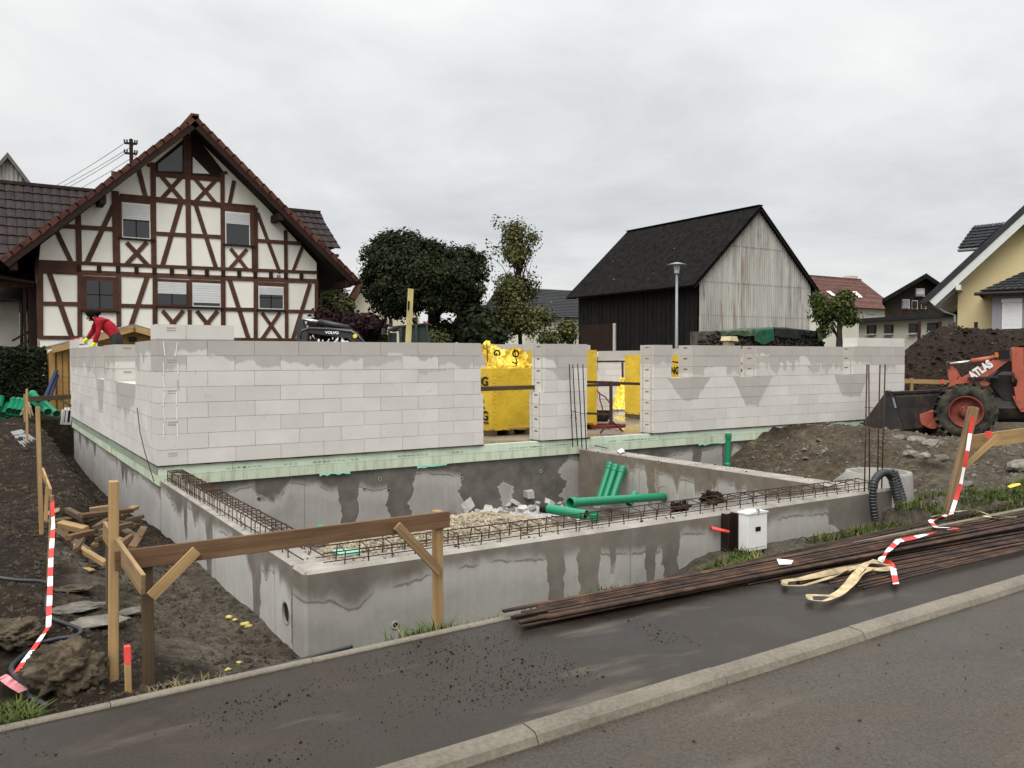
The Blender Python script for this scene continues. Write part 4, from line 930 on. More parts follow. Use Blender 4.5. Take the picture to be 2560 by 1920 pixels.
# ------------------------------------------------------------------ houses seen between the trees
def tc2(x, y): return (800+x/3.16, 500+y/3.16)
ch_ = tag(empty('cream_gable_house'), 'cream gable house with brown eaves half hidden by the round maple', 'house')
vc = AD(900, 800, 1)-CAM; vc.z = 0; vc = vc.normalized(); YC = 33; e_ = AY(*tc2(205, 825), YC-.7); a_ = AY(*tc2(420, 480), YC-.7); d_ = a_-e_; apx = e_+d_*1.7; m_ce = simple('pale_cream_render', (.66, .60, .46), .9, var=.05)
wx = AY(*tc2(258, 900), YC).x
MB().prism([Vector((wx, YC, -.2)), Vector((wx, YC, e_.z+(wx-e_.x)*d_.z/d_.x-.1)), Vector((apx.x, YC, apx.z-.1)), Vector((2*apx.x-wx, YC, e_.z)), Vector((2*apx.x-wx, YC, -.2))], vc*9).build('gable_wall', m_ce, ch_)
n_ = Vector((-d_.z, 0, d_.x)).normalized()
MB().prism([e_, apx, apx-n_*.3, e_-n_*.3], vc*10).build('roof', m_timber, ch_); MB().prism([e_+n_*.12, apx+n_*.12, apx+n_*.01, e_+n_*.01], vc*10).build('roof_tiles', m_tile_d, ch_)
for (x0, y0, x1, y1) in ((325, 890, 372, 935), (545, 945, 570, 1000), (735, 925, 770, 990)):
    a, b = AY(*tc2(x0, y0), YC), AY(*tc2(x1, y1), YC); wv = MB().box((a.x, YC-.05, b.z), (b.x, YC+.02, a.z)).build('window', m_timber, ch_); MB().box((a.x+.08, YC-.06, b.z+.08), (b.x-.08, YC, a.z-.08)).build('pane', m_pane, wv)
gh_ = tag(empty('grey_roof_house'), 'house with grey slate roof between the tall tree and the black barn', 'house')
YG = 46; r0 = AY(*tc2(1640, 700), YG+4); r1 = AY(*tc2(2060, 716), YG+4); ez_ = AY(*tc2(1900, 925), YG).z; zr2 = (r0.z+r1.z)/2; xs0, xs1 = r0.x-3, r1.x+3
MB().prism([Vector((xs0, YG, ez_)), Vector((xs0, YG+4, zr2)), Vector((xs0, YG+8, ez_))], (xs1-xs0, 0, 0)).build('roof', m_tile_b, gh_)
tile_rows(gh_, (xs0, YG, ez_), (xs1, YG, ez_), (xs1, YG+4, zr2), (xs0, YG+4, zr2), 18, m_tile_b)
MB().box((xs0+.4, YG+.6, -.2), (xs1-.4, YG+7.4, ez_+.1)).build('wall', m_cream, gh_)
va = tag(empty('white_van'), 'white van parked at the corner of the black barn', 'van')
p = AD(*tc2(2020, 1105), 42); vb = MB().box((-1.0, -2.2, .35), (1.0, 2.2, 2.1)).build('body', m_white, va); bevel(vb, .18, 2); MB().box((-.8, -2.23, 1.25), (.8, -2.0, 1.85)).build('windscreen', m_pane, va)
for sx in (-.95, .95):
    for sy in (-1.4, 1.4): MB().tube([(sx-.1, sy, .35), (sx+.1, sy, .35)], .35, 14).build('wheel', m_black, va)
va.location = (p.x, p.y, -.45)

# ------------------------------------------------------------------ trees, shrubs, hedge
def leafmat(name, a, c, tip=None, tr=.25):
    b = NB(name, .8, spec=.10); g = b.node('ShaderNodeNewGeometry'); r = Ex(b, g.outputs['Random Per Island'])
    b.pos(); f = b.noise(b.P, .8, 3, .5)
    cc = b.mix(b.lin(f*.5+r*.5, .25, .75, 0, 1), a, c)
    if tip: cc = b.mix(b.step(.80, .95, r), cc, tip)
    b.set('Base Color', cc); return b.m
m_leaf_m = leafmat('maple_leaf', (.007, .011, .005), (.022, .030, .012), (.044, .046, .017)); m_leaf_t = leafmat('pale_leaf', (.034, .044, .014), (.105, .112, .042), (.18, .14, .055)); m_leaf_g = leafmat('green_leaf', (.020, .034, .009), (.070, .095, .026), (.12, .12, .036))
m_leaf_r = leafmat('copper_leaf', (.011, .005, .006), (.034, .015, .015)); m_leaf_h = leafmat('hedge_leaf', (.005, .008, .0035), (.022, .029, .013)); m_leaf_o = leafmat('olive_leaf', (.026, .029, .010), (.075, .075, .03)); m_bark = simple('bark', (.035, .028, .022), .9, var=.3)
def leaves(blobs, n, size, cl=14, cr=.35, shell=.55, seed=1, drop=0.0, aspect=1.5):
    rnd = random.Random(seed); m = MB(); vol = [a*b*c for (_, (a, b, c)) in blobs]; tot = sum(vol); cnt = 0
    while cnt < n:
        q = rnd.random()*tot; i = 0
        while q > vol[i]: q -= vol[i]; i += 1
        (cx, cy, cz), (rx, ry, rz) = blobs[i]
        d = Vector((rnd.gauss(0, 1), rnd.gauss(0, 1), rnd.gauss(0, 1))).normalized(); rr = lerp(shell, 1.03, rnd.random()**.6)
        c = Vector((cx+d.x*rx*rr, cy+d.y*ry*rr, cz+d.z*rz*rr)); k = rnd.randint(cl//2, cl+cl//2); s = cr*rnd.uniform(.5, 1.2)
        if mnoise.noise(c*.9) < drop-.5: continue
        for _ in range(k):
            e = Vector((rnd.gauss(0, 1), rnd.gauss(0, 1), rnd.gauss(0, .8))); e = e.normalized()*(rnd.random()**.45)*Vector((1, 1, .8)).length/1.6; p = c+e*s
            nrm = (e+d*.5+Vector((0, 0, .5))+Vector((rnd.gauss(0, .5), rnd.gauss(0, .5), rnd.gauss(0, .5)))).normalized(); a, b, _d = frame(nrm)
            t = rnd.random()*6.28; u = a*math.cos(t)+b*math.sin(t); v = nrm.cross(u); w_ = size*rnd.uniform(.6, 1.25)
            m.add([p-u*w_*aspect*.5, p+v*w_*.5-nrm*.1*w_, p+u*w_*aspect*.5, p-v*w_*.5-nrm*.1*w_], [(0, 1, 2, 3)]); cnt += 1
    return m
def limbs(base, top, r, blobs, n, seed=3):
    rnd = random.Random(seed); m = MB(); b, t = Vector(base), Vector(top)
    m.tube([b, b.lerp(t, .5)+Vector((rnd.uniform(-.1, .1), 0, 0)), t], r, 9, rad=[r*1.15, r*.85, r*.35])
    for i in range(n):
        s = b.lerp(t, rnd.uniform(.35, .95)); (c, rr) = rnd.choice(blobs); e = Vector(c)+Vector((rnd.uniform(-1, 1)*rr[0], rnd.uniform(-1, 1)*rr[1], rnd.uniform(-.6, .9)*rr[2]))*.85
        mid_ = s.lerp(e, .5)+Vector((0, 0, .15*(e-s).length)); k = r*rnd.uniform(.22, .4); m.tube([s, mid_, e], k, 6, rad=[k, k*.6, k*.15])
    return m
def tree(name, label, base, blobs, n, size, mat, r=.18, top=None, nl=14, grp=None, cat='tree', **kw):
    t = tag(empty(name, base), label, cat, grp); t.location = (0, 0, 0)
    limbs(base, top or blobs[0][0], r, blobs, nl).build('trunk', m_bark, t, True); leaves(blobs, n, size, **kw).build('crown', mat, t); return t
GROW = [.32]
def ell(x0, y0, x1, y1, depth, cv, ky=1.0):
    c = AD(*cv((x0+x1)/2, (y0+y1)/2), depth); a = AD(*cv(x0, (y0+y1)/2), depth); b = AD(*cv(x1, (y0+y1)/2), depth); h = AD(*cv((x0+x1)/2, y0), depth)
    rx = max(.35, (b-a).length/2-GROW[0]); return (tuple(c), (rx, rx*ky, max(.3, abs(h.z-c.z)-GROW[0])))
DT = 31
GROW[0] = .12; LOB = [(440, 450, 115, 0), (520, 360, 110, .4), (600, 335, 100, 0), (690, 322, 95, .3), (785, 362, 95, 0), (880, 395, 95, .3), (975, 432, 95, 0), (1065, 440, 90, .3), (1155, 440, 90, 0), (1235, 475, 92, .3), (1262, 570, 90, 0), (415, 570, 95, 0), (420, 690, 90, 0), (470, 800, 105, .2), (570, 860, 90, 0), (600, 530, 130, -1.6), (760, 570, 140, -1.8), (920, 610, 140, -1.8), (1080, 620, 140, -1.5), (1190, 700, 120, -1), (560, 690, 130, -1.6), (720, 740, 130, -1.8), (880, 790, 115, -1.6), (1040, 780, 120, -1.4), (680, 440, 120, -1.2), (850, 490, 120, -1.4), (1000, 530, 110, -1.2), (1130, 560, 110, -1), (520, 480, 110, -1.2), (690, 860, 80, -.6), (1160, 820, 110, -.4), (800, 600, 260, 1.6), (1000, 650, 240, 1.6), (580, 600, 220, 1.6)]
bl_ = [ell(x-r, y-r*.9, x+r, y+r*.9, DT+d, tc2, 1.0) for (x, y, r, d) in LOB]
tb = AD(*tc2(945, 1130), DT); tree('maple_tree', 'big round dark green maple tree behind the block wall', (tb.x, tb.y, -.1), bl_, 120000, .085, m_leaf_m, .30, top=tuple(AD(*tc2(880, 600), DT)), cl=60, cr=.34, shell=.72, seed=5)
GROW[0] = .32; D2 = 33
b2 = [ell(1350, 210, 1740, 700, D2, tc2, .8), ell(1370, 110, 1480, 300, D2, tc2), ell(1500, 130, 1620, 330, D2, tc2), ell(1300, 280, 1420, 480, D2, tc2), ell(1640, 210, 1750, 420, D2, tc2), ell(1330, 480, 1780, 900, D2, tc2, .8), ell(1300, 640, 1780, 1150, D2, tc2, .8), ell(1500, 760, 1900, 1160, D2, tc2, .8), ell(1700, 320, 1800, 480, D2, tc2), ell(1480, 200, 1560, 330, D2, tc2), ell(1390, 400, 1720, 740, D2, tc2, .8), ell(1420, 300, 1660, 620, D2, tc2, .8)]
tb = AD(*tc2(1600, 1150), D2); tree('tall_loose_tree', 'tall loose tree with yellowing leaves right of the round maple', (tb.x, tb.y, -.1), b2, 16000, .085, m_leaf_t, .085, top=tuple(AD(*tc2(1560, 180), D2)), nl=40, cl=26, cr=.42, shell=.2, seed=8, drop=.42)
b3 = [ell(1040, 800, 1400, 1200, 30, tc2, .7), ell(1240, 930, 1440, 1200, 30, tc2)]
tb = AD(*tc2(1200, 1180), 30); tree('dark_shrub', 'dark evergreen shrub under the two trees', (tb.x, tb.y, -.1), b3, 9000, .16, m_leaf_m, .12, cl=14, cr=.45, shell=.6, seed=9, cat='shrub')
def bush(name, label, ells, n, size, mat, seed, **kw):
    c = ells[0]; return tree(name, label, (c[0][0], c[0][1], -.1), ells, n, size, mat, .08, seed=seed, nl=8, cat='shrub', **kw)
bush('green_tree', 'green tree behind the right eaves of the half-timbered house', [ell(-10, 600, 190, 900, 40, tc2), ell(60, 700, 240, 1000, 40, tc2), ell(-120, 650, 60, 1000, 40, tc2)], 7000, .17, m_leaf_g, 11, cl=12, cr=.5, shell=.4)
bush('willow_shrub', 'olive drooping shrub left of the cream gable house', [ell(90, 730, 230, 1000, 36, tc2)], 3500, .13, m_leaf_o, 12, cl=12, cr=.4, shell=.4)
bush('copper_shrub', 'dark red copper shrub above the excavator boom', [ell(-30, 830, 110, 1130, 29, tc2), ell(150, 905, 430, 1060, 29, tc2), ell(200, 900, 330, 1130, 29, tc2), ell(350, 920, 470, 1010, 29, tc2)], 6500, .13, m_leaf_r, 13, cl=12, cr=.4, shell=.45)
bush('low_green_shrub', 'low green shrub between excavator boom and cab', [ell(350, 1030, 540, 1200, 30, tc2)], 2200, .12, m_leaf_o, 14, cl=12, cr=.35, shell=.4)
bush('garden_shrub', 'green garden shrub at the left corner of the black barn', [ell(1860, 900, 2060, 1180, 38, tc2), ell(1700, 1000, 1900, 1200, 37, tc2)], 2400, .11, m_leaf_t, 15, cl=16, cr=.35, shell=.3)
bush('rear_hedge_shrub', 'olive shrub row behind the maple trunk', [ell(780, 960, 960, 1180, 30.5, tc2), ell(900, 930, 1080, 1180, 30.5, tc2)], 5000, .10, m_leaf_m, 17, cl=20, cr=.35, shell=.4)
bush('shade_shrub', 'small shrub under the right side of the maple', [ell(850, 1060, 1000, 1170, 29, tc2)], 1200, .10, m_leaf_o, 16, cl=10, cr=.3, shell=.4)
b4 = [ell(250, 990, 440, 1260, 46, rc, .8), ell(380, 930, 640, 1180, 46, rc, .8), ell(520, 925, 600, 1040, 46, rc), ell(290, 1150, 460, 1330, 46, rc, .8), ell(520, 1060, 650, 1230, 46, rc), ell(290, 930, 380, 1060, 46, rc)]
tb = AD(*rc(525, 1390), 46); tree('apple_tree', 'small bushy green tree between the barn gable and the low cream building', (tb.x, tb.y, -.1), b4, 7000, .12, m_leaf_g, .22, top=tuple(AD(*rc(510, 1080), 46)), nl=16, cl=40, cr=.5, shell=.35, seed=19, drop=.42)
hd = tag(empty('hedge'), 'dark clipped evergreen hedge beside the wooden shed', 'hedge')
ha, hb = AY(-160, 900, 14.6), AY(117, 900, 14.6); hz_ = AY(60, 872, 14.6).z; m = MB(); rnd = random.Random(4)
MB().box((ha.x-4, 14.75, -.2), (hb.x-.1, 15.7, hz_-.15)).build('twigs', m_leaf_h, hd)
lm = MB()
for _ in range(15000):
    x = rnd.uniform(ha.x-3, hb.x); z = rnd.uniform(-.15, hz_+.05); y = 14.6+abs(rnd.gauss(0, .10))+.10*mnoise.noise(Vector((x*2, z*2, 0))); 
    if z > hz_-.12: y = rnd.uniform(14.6, 15.7)
    nrm = Vector((rnd.gauss(0, .6), -1+rnd.gauss(0, .6), rnd.gauss(.3, .6))).normalized(); a, b, _d = frame(nrm); s = rnd.uniform(.03, .075)
    t = rnd.random()*6; u = a*math.cos(t)+b*math.sin(t); v = nrm.cross(u); p = Vector((x, y, z)); lm.add([p-u*s, p+v*s*.6, p+u*s, p-v*s*.6], [(0, 1, 2, 3)])
lm.build('foliage', m_leaf_h, hd)

# ------------------------------------------------------------------ wooden shed behind the side wall
def s2(x, y): return (150+x/7.373, 800+y/7.373)
YS = 13.4; shed = tag(empty('garden_shed'), 'new spruce garden shed with gable roof behind the side block wall', 'shed')
pk = AY(*s2(1370, 95), YS-.35); el = AY(*s2(-172, 500), YS-.35); dd_ = pk-el; er_ = Vector((2*pk.x-el.x, pk.y, el.z)); n_ = Vector((-dd_.z, 0, dd_.x)).normalized()
cL = AY(128, 950, YS).x; cR = 2*pk.x-cL; zE = el.z+(cL-el.x)*dd_.z/dd_.x-.15; zb = -.14
MB().prism([Vector((cL+.03, YS+.03, zb)), Vector((cL+.03, YS+.03, zE)), Vector((pk.x, YS+.03, pk.z-.15)), Vector((cR-.03, YS+.03, zE)), Vector((cR-.03, YS+.03, zb))], (0, 2.6, 0)).build('shed_body', m_spruce, shed)
nr = 18
for k in range(nr):
    z0 = lerp(zb, pk.z-.1, k/nr); z1 = lerp(zb, pk.z-.1, (k+1)/nr)-.008
    def xw(z): return cL if z < zE else lerp(cL, pk.x, min(1, (z-zE)/(pk.z-.15-zE)))
    a = xw(z1); MB().prism([Vector((xw(z0), YS, z0)), Vector((2*pk.x-xw(z0), YS, z0)), Vector((2*pk.x-a, YS-.008, z1)), Vector((a, YS-.008, z1))], (0, .03, 0)).build('plank', m_spruce, shed)
for px in (131, 149, 163):
    x = AY(px, 950, YS).x; MB().box((x-.05, YS-.06, zb), (x+.06, YS+.0, zE+.05)).build('post', m_spruce, shed)
m_shedroof = simple('shed_felt', (.20, .20, .19), .8)
for s, e_ in ((1, el), (-1, er_)):
    nn2 = Vector((n_.x*s, 0, n_.z)); MB().prism([e_, pk, pk-nn2*.16, e_-nn2*.16], (0, .03, 0)).build('bargeboard', m_lath, shed)
    MB().prism([e_+nn2*.03, pk+nn2*.03, pk+nn2*.005, e_+nn2*.005], (0, 3.4, 0)).build('roof', m_shedroof, shed)
    MB().prism([e_+Vector((0, .05, 0)), pk+Vector((0, .05, 0)), pk-nn2*.05+Vector((0, .05, 0)), e_-nn2*.05+Vector((0, .05, 0))], (0, 3.2, 0)).build('roof_boards', m_spruce, shed)
q = AY(*s2(1335, 355), YS); MB().box((q.x-.09, YS-.12, q.z-.06), (q.x+.09, YS-.01, q.z+.06)).build('lamp', m_black, shed)

# ------------------------------------------------------------------ excavator behind the wall
def xc(x, y): return (700+x/4.096, 700+y/4.096)
ex = tag(empty('excavator'), 'dark grey excavator with bent boom and glazed cab behind the front block wall', 'excavator')
m_ex = simple('excavator_grey', (.020, .021, .023), .45, .5, var=.2); m_exl = simple('excavator_pale', (.75, .75, .73), .45); m_chr = NB('chrome_rod', .2, (.6, .6, .6), .5, .9).m; m_cabg = NB('cab_glass', .3, (.035, .052, .045), .12); m_cabg = m_cabg.m
DE = 24.0
def xp(pts, t, name, mat, d=DE, parent=ex): return MB().prism([AD(*xc(*p), d) for p in pts], fh*t).build(name, mat, parent)
boom = xp([(250, 495), (290, 485), (720, 505), (780, 540), (850, 640), (880, 720), (800, 720), (740, 640), (690, 595), (640, 590), (290, 540), (255, 545)], .35, 'boom', m_ex)
xp([(165, 640), (172, 470), (185, 392), (215, 392), (235, 440), (250, 490), (285, 545), (275, 640), (260, 700), (150, 720)], .3, 'dipper', m_ex, DE-.05)
c0, c1, c2 = [AD(*xc(*p), DE+.1) for p in ((222, 402), (400, 428), (705, 490))]
MB().tube([c0, c1], .045, 8).build('piston_rod', m_chr, ex, True); MB().tube([c1, c2], .085, 10).build('cylinder', m_ex, ex, True)
for k, off in enumerate((0, 9, 18)):
    pts = [AD(*xc(x, y), DE-.06) for x, y in ((215, 600-k*4), (205, 560), (222, 505+off), (300, 488+off*.3), (520, 497+off*.4), (730, 510+off), (800, 555+off), (862, 625+off))]; MB().tube(pts, .022, 6).build('hose', m_galv if k == 1 else m_hose, ex, True)
pv = AD(*xc(463, 549), DE-.07); text('VOLVO', m_exl, .10, pv, (math.pi/2, R_(2), -YAW), ex, 'lettering', .004, .004, width=(AD(*xc(604, 553), DE)-AD(*xc(463, 549), DE)).length)
MB().lathe([(.06, 0), (.06, .05), (.001, .05)], AD(*xc(770, 575), DE-.08), -fh, 10).build('work_lamp', m_yfilm, ex)
# cab
cab = xp([(1105, 500), (1235, 465), (1505, 437), (1512, 450), (1240, 480), (1110, 520)], 1.4, 'cab_roof', m_ex, 26)
for a in ([(1380, 465), (1405, 460), (1415, 760), (1390, 760)], [(1490, 448), (1505, 446), (1535, 640), (1560, 760), (1535, 760)], [(1215, 480), (1245, 475), (1255, 760), (1225, 760)], [(1105, 510), (1120, 508), (1122, 760), (1108, 760)]): xp(a, .12, 'cab_pillar', m_ex, 25.95)
xp([(1120, 540), (1195, 540), (1195, 760), (1120, 760)], .02, 'cab_pane', m_cabg, 26.1); xp([(1250, 480), (1385, 465), (1395, 760), (1250, 760)], .02, 'cab_pane', m_cabg, 26.1); xp([(1405, 462), (1492, 450), (1535, 700), (1410, 760)], .02, 'cab_pane', m_cabg, 26.1)
for a in ([(1300, 560), (1340, 550), (1350, 700), (1305, 700)], [(1420, 560), (1450, 570), (1445, 700), (1415, 700)]): xp(a, .4, 'seat', m_ex, 26.5)
xp([(1040, 500), (1075, 490), (1078, 515), (1055, 560), (1035, 560)], .06, 'mirror', m_ex, 25.8); xp([(1150, 475), (1240, 462), (1240, 480), (1150, 495)], .2, 'light_bar', m_ex, 25.7)
xp([(1210, 500), (1250, 480), (1250, 580), (1225, 590)], .15, 'cab_light', m_ex, 25.6); xp([(1498, 432), (1512, 432), (1512, 445), (1498, 445)], .1, 'beacon', m_neon, 25.9)
p = AD(*xc(1320, 760), 27); MB().box((p.x-2.0, p.y-.6, .3), (p.x+2.4, p.y+1.8, 1.2)).build('upper_body', m_ex, ex); MB().box((p.x-1.6, p.y-1.0, -.1), (p.x+1.8, p.y-.5, .4)).build('track', m_black, ex); MB().box((p.x-1.6, p.y+1.4, -.1), (p.x+1.8, p.y+2.0, .4)).build('track', m_black, ex)
# ------------------------------------------------------------------ reinforcement on the foundation
def bent(pts, r, n=6): return MB().tube(pts, r, n)
def arc_corner(a, b, c, r=.02, k=3):
    "round the corner b between a and c"
    a, b, c = Vector(a), Vector(b), Vector(c); p, q = b+(a-b).normalized()*r, b+(c-b).normalized()*r
    return [p.lerp(b, t).lerp(b.lerp(q, t), t) for t in [i/k for i in range(k+1)]]
cg = tag(empty('rebar_cage'), 'rusty rebar cage with close stirrups on the side foundation wall', 'rebar cage')
hh = .135
P = [(.095, 0, 0), (.095, 0, hh), (.275, 0, hh), (.275, 0, 0)]
u_mesh = bent([P[0]]+arc_corner(P[0], P[1], P[2])+arc_corner(P[1], P[2], P[3])+[P[3]], .0042).mesh('stirrup', m_wire, True)
ys = []; y = -.12
while y > -5.0: ys.append(y); y -= .062 if y > -1.9 else (.10 if y > -2.6 else .15)
for y in ys: link('stirrup', u_mesh, cg, (random.uniform(-.006, .006), y, ZF-.01), (random.uniform(-.05, .05), random.uniform(-.04, .04), random.uniform(-.06, .06)))
for (x, z, r) in ((.10, hh-.015, .006), (.27, hh-.015, .006), (.185, hh-.012, .005), (.10, .035, .005), (.27, .035, .005)): bent([(x, -.1, ZF+z), (x+random.uniform(-.005, .005), -2.5, ZF+z-.006), (x, -5.2, ZF+z)], r).build('long_bar', m_wire, cg, True)
for y in (-.35, -1.3, -2.0): MB().box((.11, y-.01, ZF+.12), (.26, y+.01, ZF+.13)).build('tie_plate', m_wire, cg)
cf = tag(empty('rebar_cage'), 'rusty rebar cage with wide stirrups along the front foundation wall', 'rebar cage')
h2 = .112; P = [(0, -.085, 0), (0, -.085, h2), (0, .08, h2+.02), (0, .10, 0)]
f_mesh = bent([P[0]]+arc_corner(P[0], P[1], P[2], .012)+arc_corner(P[1], P[2], P[3], .02)+[P[3]], .0048).mesh('stirrup', m_wire, True)
x = .36
while x < 6.7:
    link('stirrup', f_mesh, cf, (x, -5.27+random.uniform(-.006, .006), ZF-.01), (random.uniform(-.05, .05), random.uniform(-.09, .09), random.uniform(-.004, .004)*3)); x += .19+random.uniform(-.012, .012)
for (y, z, r) in ((-5.35, h2-.014, .0052), (-5.185, h2+.004, .005), (-5.35, .032, .0042), (-5.19, .035, .0042)): bent([(.2, y, ZF+z), (2.4, y+random.uniform(-.01, .01), ZF+z-.004), (4.6, y, ZF+z+.004), (6.75, y, ZF+z-.008)], r).build('long_bar', m_wire, cf, True)
for i in range(5):
    x = random.uniform(1.4, 6); bent([(x, -5.3, ZF+.07), (x+random.uniform(.6, 1.1), -5.22, ZF+.12)], .005).build('loose_bar', m_wire, cf, True)
sb = tag(empty('starter_bars'), 'four upright black starter bars in front of the block pier', 'rebar', 'upright starter bars')
for (u0, v0, u1, v1, y) in ((1423, 910, 1432, 1110, -.10), (1432, 911, 1444, 1108, -.08), (1444, 910, 1455, 1113, -.26), (1457, 911, 1466, 1117, -.28)):
    a, b = AY(u1, v1, y), AY(u0, v0, y); b.y = y; bent([a-Vector((0, 0, .05)), a.lerp(b, .5)+Vector((random.uniform(-.015, .015), 0, 0)), b], .0085).build('bar', m_black, sb, True)
t0 = AY(1432, 1030, -.12); bent([t0+Vector((-.03, 0, .02)), t0+Vector((.1, -.1, -.02)), t0+Vector((.22, -.16, -.035))], .005).build('tie', m_black, sb)
bent([t0+Vector((-.05, 0, -.1)), t0+Vector((.0, -.05, .02)), t0+Vector((.04, -.05, -.12))], .005).build('tie', m_black, sb)
for (u0, v0, u1, v1) in ((1434, 1110, 1530, 1096), (1434, 1112, 1545, 1102), (1460, 1108, 1525, 1122), (1430, 1106, 1505, 1100)):
    a, b = AZ(u0, v0, -.15), AZ(u1, v1, -.13); b = a+(b-a)*.9; bent([a, b], .008).build('lying_bar', m_black, sb)
sb2 = tag(empty('starter_bars'), 'four upright rusty starter bars at the right end of the front foundation', 'rebar', 'upright starter bars')
for (u0, v0, u1, v1, dd) in ((2167.5, 911, 2161, 1230, 0), (2172, 911, 2174, 1218, .06), (2200, 912, 2193, 1222, .10), (2213, 911, 2204, 1222, .12)):
    a = AZ(u1, v1, ZF); a.y = min(-5.2, max(-5.39, a.y)); a = AY(u1, v1, a.y); d = (a-CAM).dot(fw); b = AD(u0, v0, d); bent([a-Vector((0, 0, .05)), b], .0085).build('bar', m_wire, sb2, True)
a, b = AD(2160, 1018, 9.9), AD(2212, 1022, 9.9); bent([a, b], .004).build('tie', m_wire, sb2)

# ------------------------------------------------------------------ loose reinforcing bars lying on the sidewalk
def bundle(label, n, L, Rr, r0=.008, r1=.0115, layers=1, sag=.004):
    g = tag(empty('rebar_bundle'), label, 'rebar', 'rebar bundles on the sidewalk')
    for i in range(n):
        t = (i+.5)/n; la = AZ(*[lerp(p, q, t) for p, q in zip(L[0], L[1])], ZS+.012); ra = AZ(*[lerp(p, q, t) for p, q in zip(Rr[0], Rr[1])], ZS+.012)
        d = (ra-la).normalized(); la = la+d*random.uniform(-.12, .14); r = random.uniform(r0, r1); ly = random.randrange(layers)
        la.y += random.uniform(-.012, .012); ra.y += random.uniform(-.02, .02); la.z = ra.z = ZS+r+.002+ly*.021
        pts = [la]+[la.lerp(ra, k/5)+Vector((0, random.uniform(-.008, .008), random.uniform(0, sag)+.0)) for k in range(1, 5)]+[ra]
        bent(pts, r, 7).build('bar', m_rust, g, True)
    return g
bundle('thick front bundle of rusty rebars with ends near the batter board post', 26, ((1292, 1535), (1345, 1568)), ((2590, 1283), (2590, 1322)), layers=3)
bundle('few long rusty rebars along the grass verge', 4, ((1720, 1436), (1745, 1444)), ((2600, 1238), (2600, 1250)), layers=1)
bundle('rusty rebar bundle nearest the road with cut ends by the strap', 9, ((1985, 1452), (2192, 1473)), ((2590, 1342), (2590, 1374)), layers=2)
bundle('middle bundle of dark rebars under the beige strap', 4, ((1840, 1452), (1990, 1460)), ((2600, 1322), (2600, 1340)), layers=1)

# ------------------------------------------------------------------ timber batter boards
bb = tag(empty('batter_board'), 'weathered batter board on posts across the front left foundation corner', 'batter board', 'timber batter boards')
YBB = -6.10
def plank(p, q, w_, h_, name, mat, parent, ref=(0, 0, 1)):
    "board built along its own x axis so the grain follows it"
    p, q = Vector(p), Vector(q); L = (q-p).length; a, b, d = frame(q-p, ref)
    m = MB().box((0, -w_/2, -h_/2), (L, w_/2, h_/2)); o = m.build(name, mat, parent); M_ = Matrix((d, a, b)).transposed().to_4x4(); M_.translation = p; o.matrix_local = M_
    bevel(o, min(w_, h_)*.08); return o
a, b = (AY(287, 1379, YBB)+AY(287, 1427, YBB))/2, (AY(1123, 1281, YBB)+AY(1123, 1314, YBB))/2
plank(a, b, .026, .112, 'board', m_plank, bb)
for (px, y) in ((671-2, 0),):
    pass
p0 = AY(1093, 1262+14, YBB+.05); plank((p0.x, YBB+.045, -.75), p0, .07, .055, 'post', m_lath, bb, (1, 0, 0))
p0 = AY(366, 1412, YBB+.05); plank((p0.x+.005, YBB+.05, -.62), p0, .06, .06, 'post', m_lath_d, bb, (1, 0, 0))
q0 = AZ(283, 1690, -.47); tp = AY(284, 1202, q0.y); plank(q0-Vector((0, 0, .08)), tp, .062, .05, 'post', m_lath, bb, (1, 0, 0))
q1 = AY(274, 1520, q0.y+.45); tp = AY(274, 1338, q0.y+.45); plank(q1, tp, .05, .04, 'post', m_lath_d, bb, (1, 0, 0))
plank(AY(377, 1492, YBB-.03), AY(492, 1376, YBB-.03), .022, .062, 'brace', m_lath, bb, (1, 0, 1)); plank(AY(992, 1314, YBB-.03), AY(1101, 1430, YBB-.03), .022, .062, 'brace', m_lath_o, bb, (1, 0, -1))
xs_ = a.x+.02; f0, f1 = AX(262, 1325, xs_-.02), AX(358, 1462, xs_+.06); plank(f1, f0, .024, .11, 'board', m_lath_o, bb)
bb2 = tag(empty('batter_board'), 'thin timber stakes with a short board beside the offcut pile', 'batter board', 'timber batter boards')
def stake(u0, v0, u1, v1, w_, mat, parent, z=None, name='stake'):
    p = AZ(u1, v1, z); t = AD(u0, v0, (p-CAM).dot(fw)); return plank(p-Vector((0, 0, .1)), t, w_, w_*.8, name, mat, parent, (1, 0, 0))
stake(94, 1017, 104, 1335, .05, m_lath, bb2, -.42); stake(130, 1238, 119, 1450, .032, m_lath_o, bb2, -.45); stake(96, 1160, 97, 1230, .05, m_lath_d, bb2, -.40); stake(118, 1218, 113, 1300, .045, m_lath, bb2, -.42)
pa, pb = AZ(108, 1180, .0), AZ(127, 1226, -.05); d = (AZ(104, 1335, -.42)-CAM).dot(fw); plank(AD(107, 1178, d+.7), AD(127, 1232, d-.5), .022, .08, 'board', m_lath, bb2)
bb3 = tag(empty('batter_board'), 'far double stake with dark rail in front of the shed', 'batter board', 'timber batter boards')
stake(67, 972, 68, 1118, .05, m_lath, bb3, -.32); stake(61, 985, 62, 1065, .05, m_lath_o, bb3, -.2); d = (AZ(68, 1118, -.32)-CAM).dot(fw); plank(AD(72, 998, d), AD(176, 992, d+2.0), .03, .10, 'board', m_lath_d, bb3)
plank(AD(150, 998, d+2), AD(178, 1015, d+2), .02, .05, 'brace', m_lath_d, bb3)
bb4 = tag(empty('batter_board'), 'leaning post with board and brace in front of the orange loader', 'batter board', 'timber batter boards')
p = AZ(2366, 1284, -.34); DR = (p-CAM).dot(fw); plank(p-Vector((0, 0, .1)), AD(2434, 1018, DR+.05), .105, .075, 'post', m_lath_o, bb4, tuple(rt))
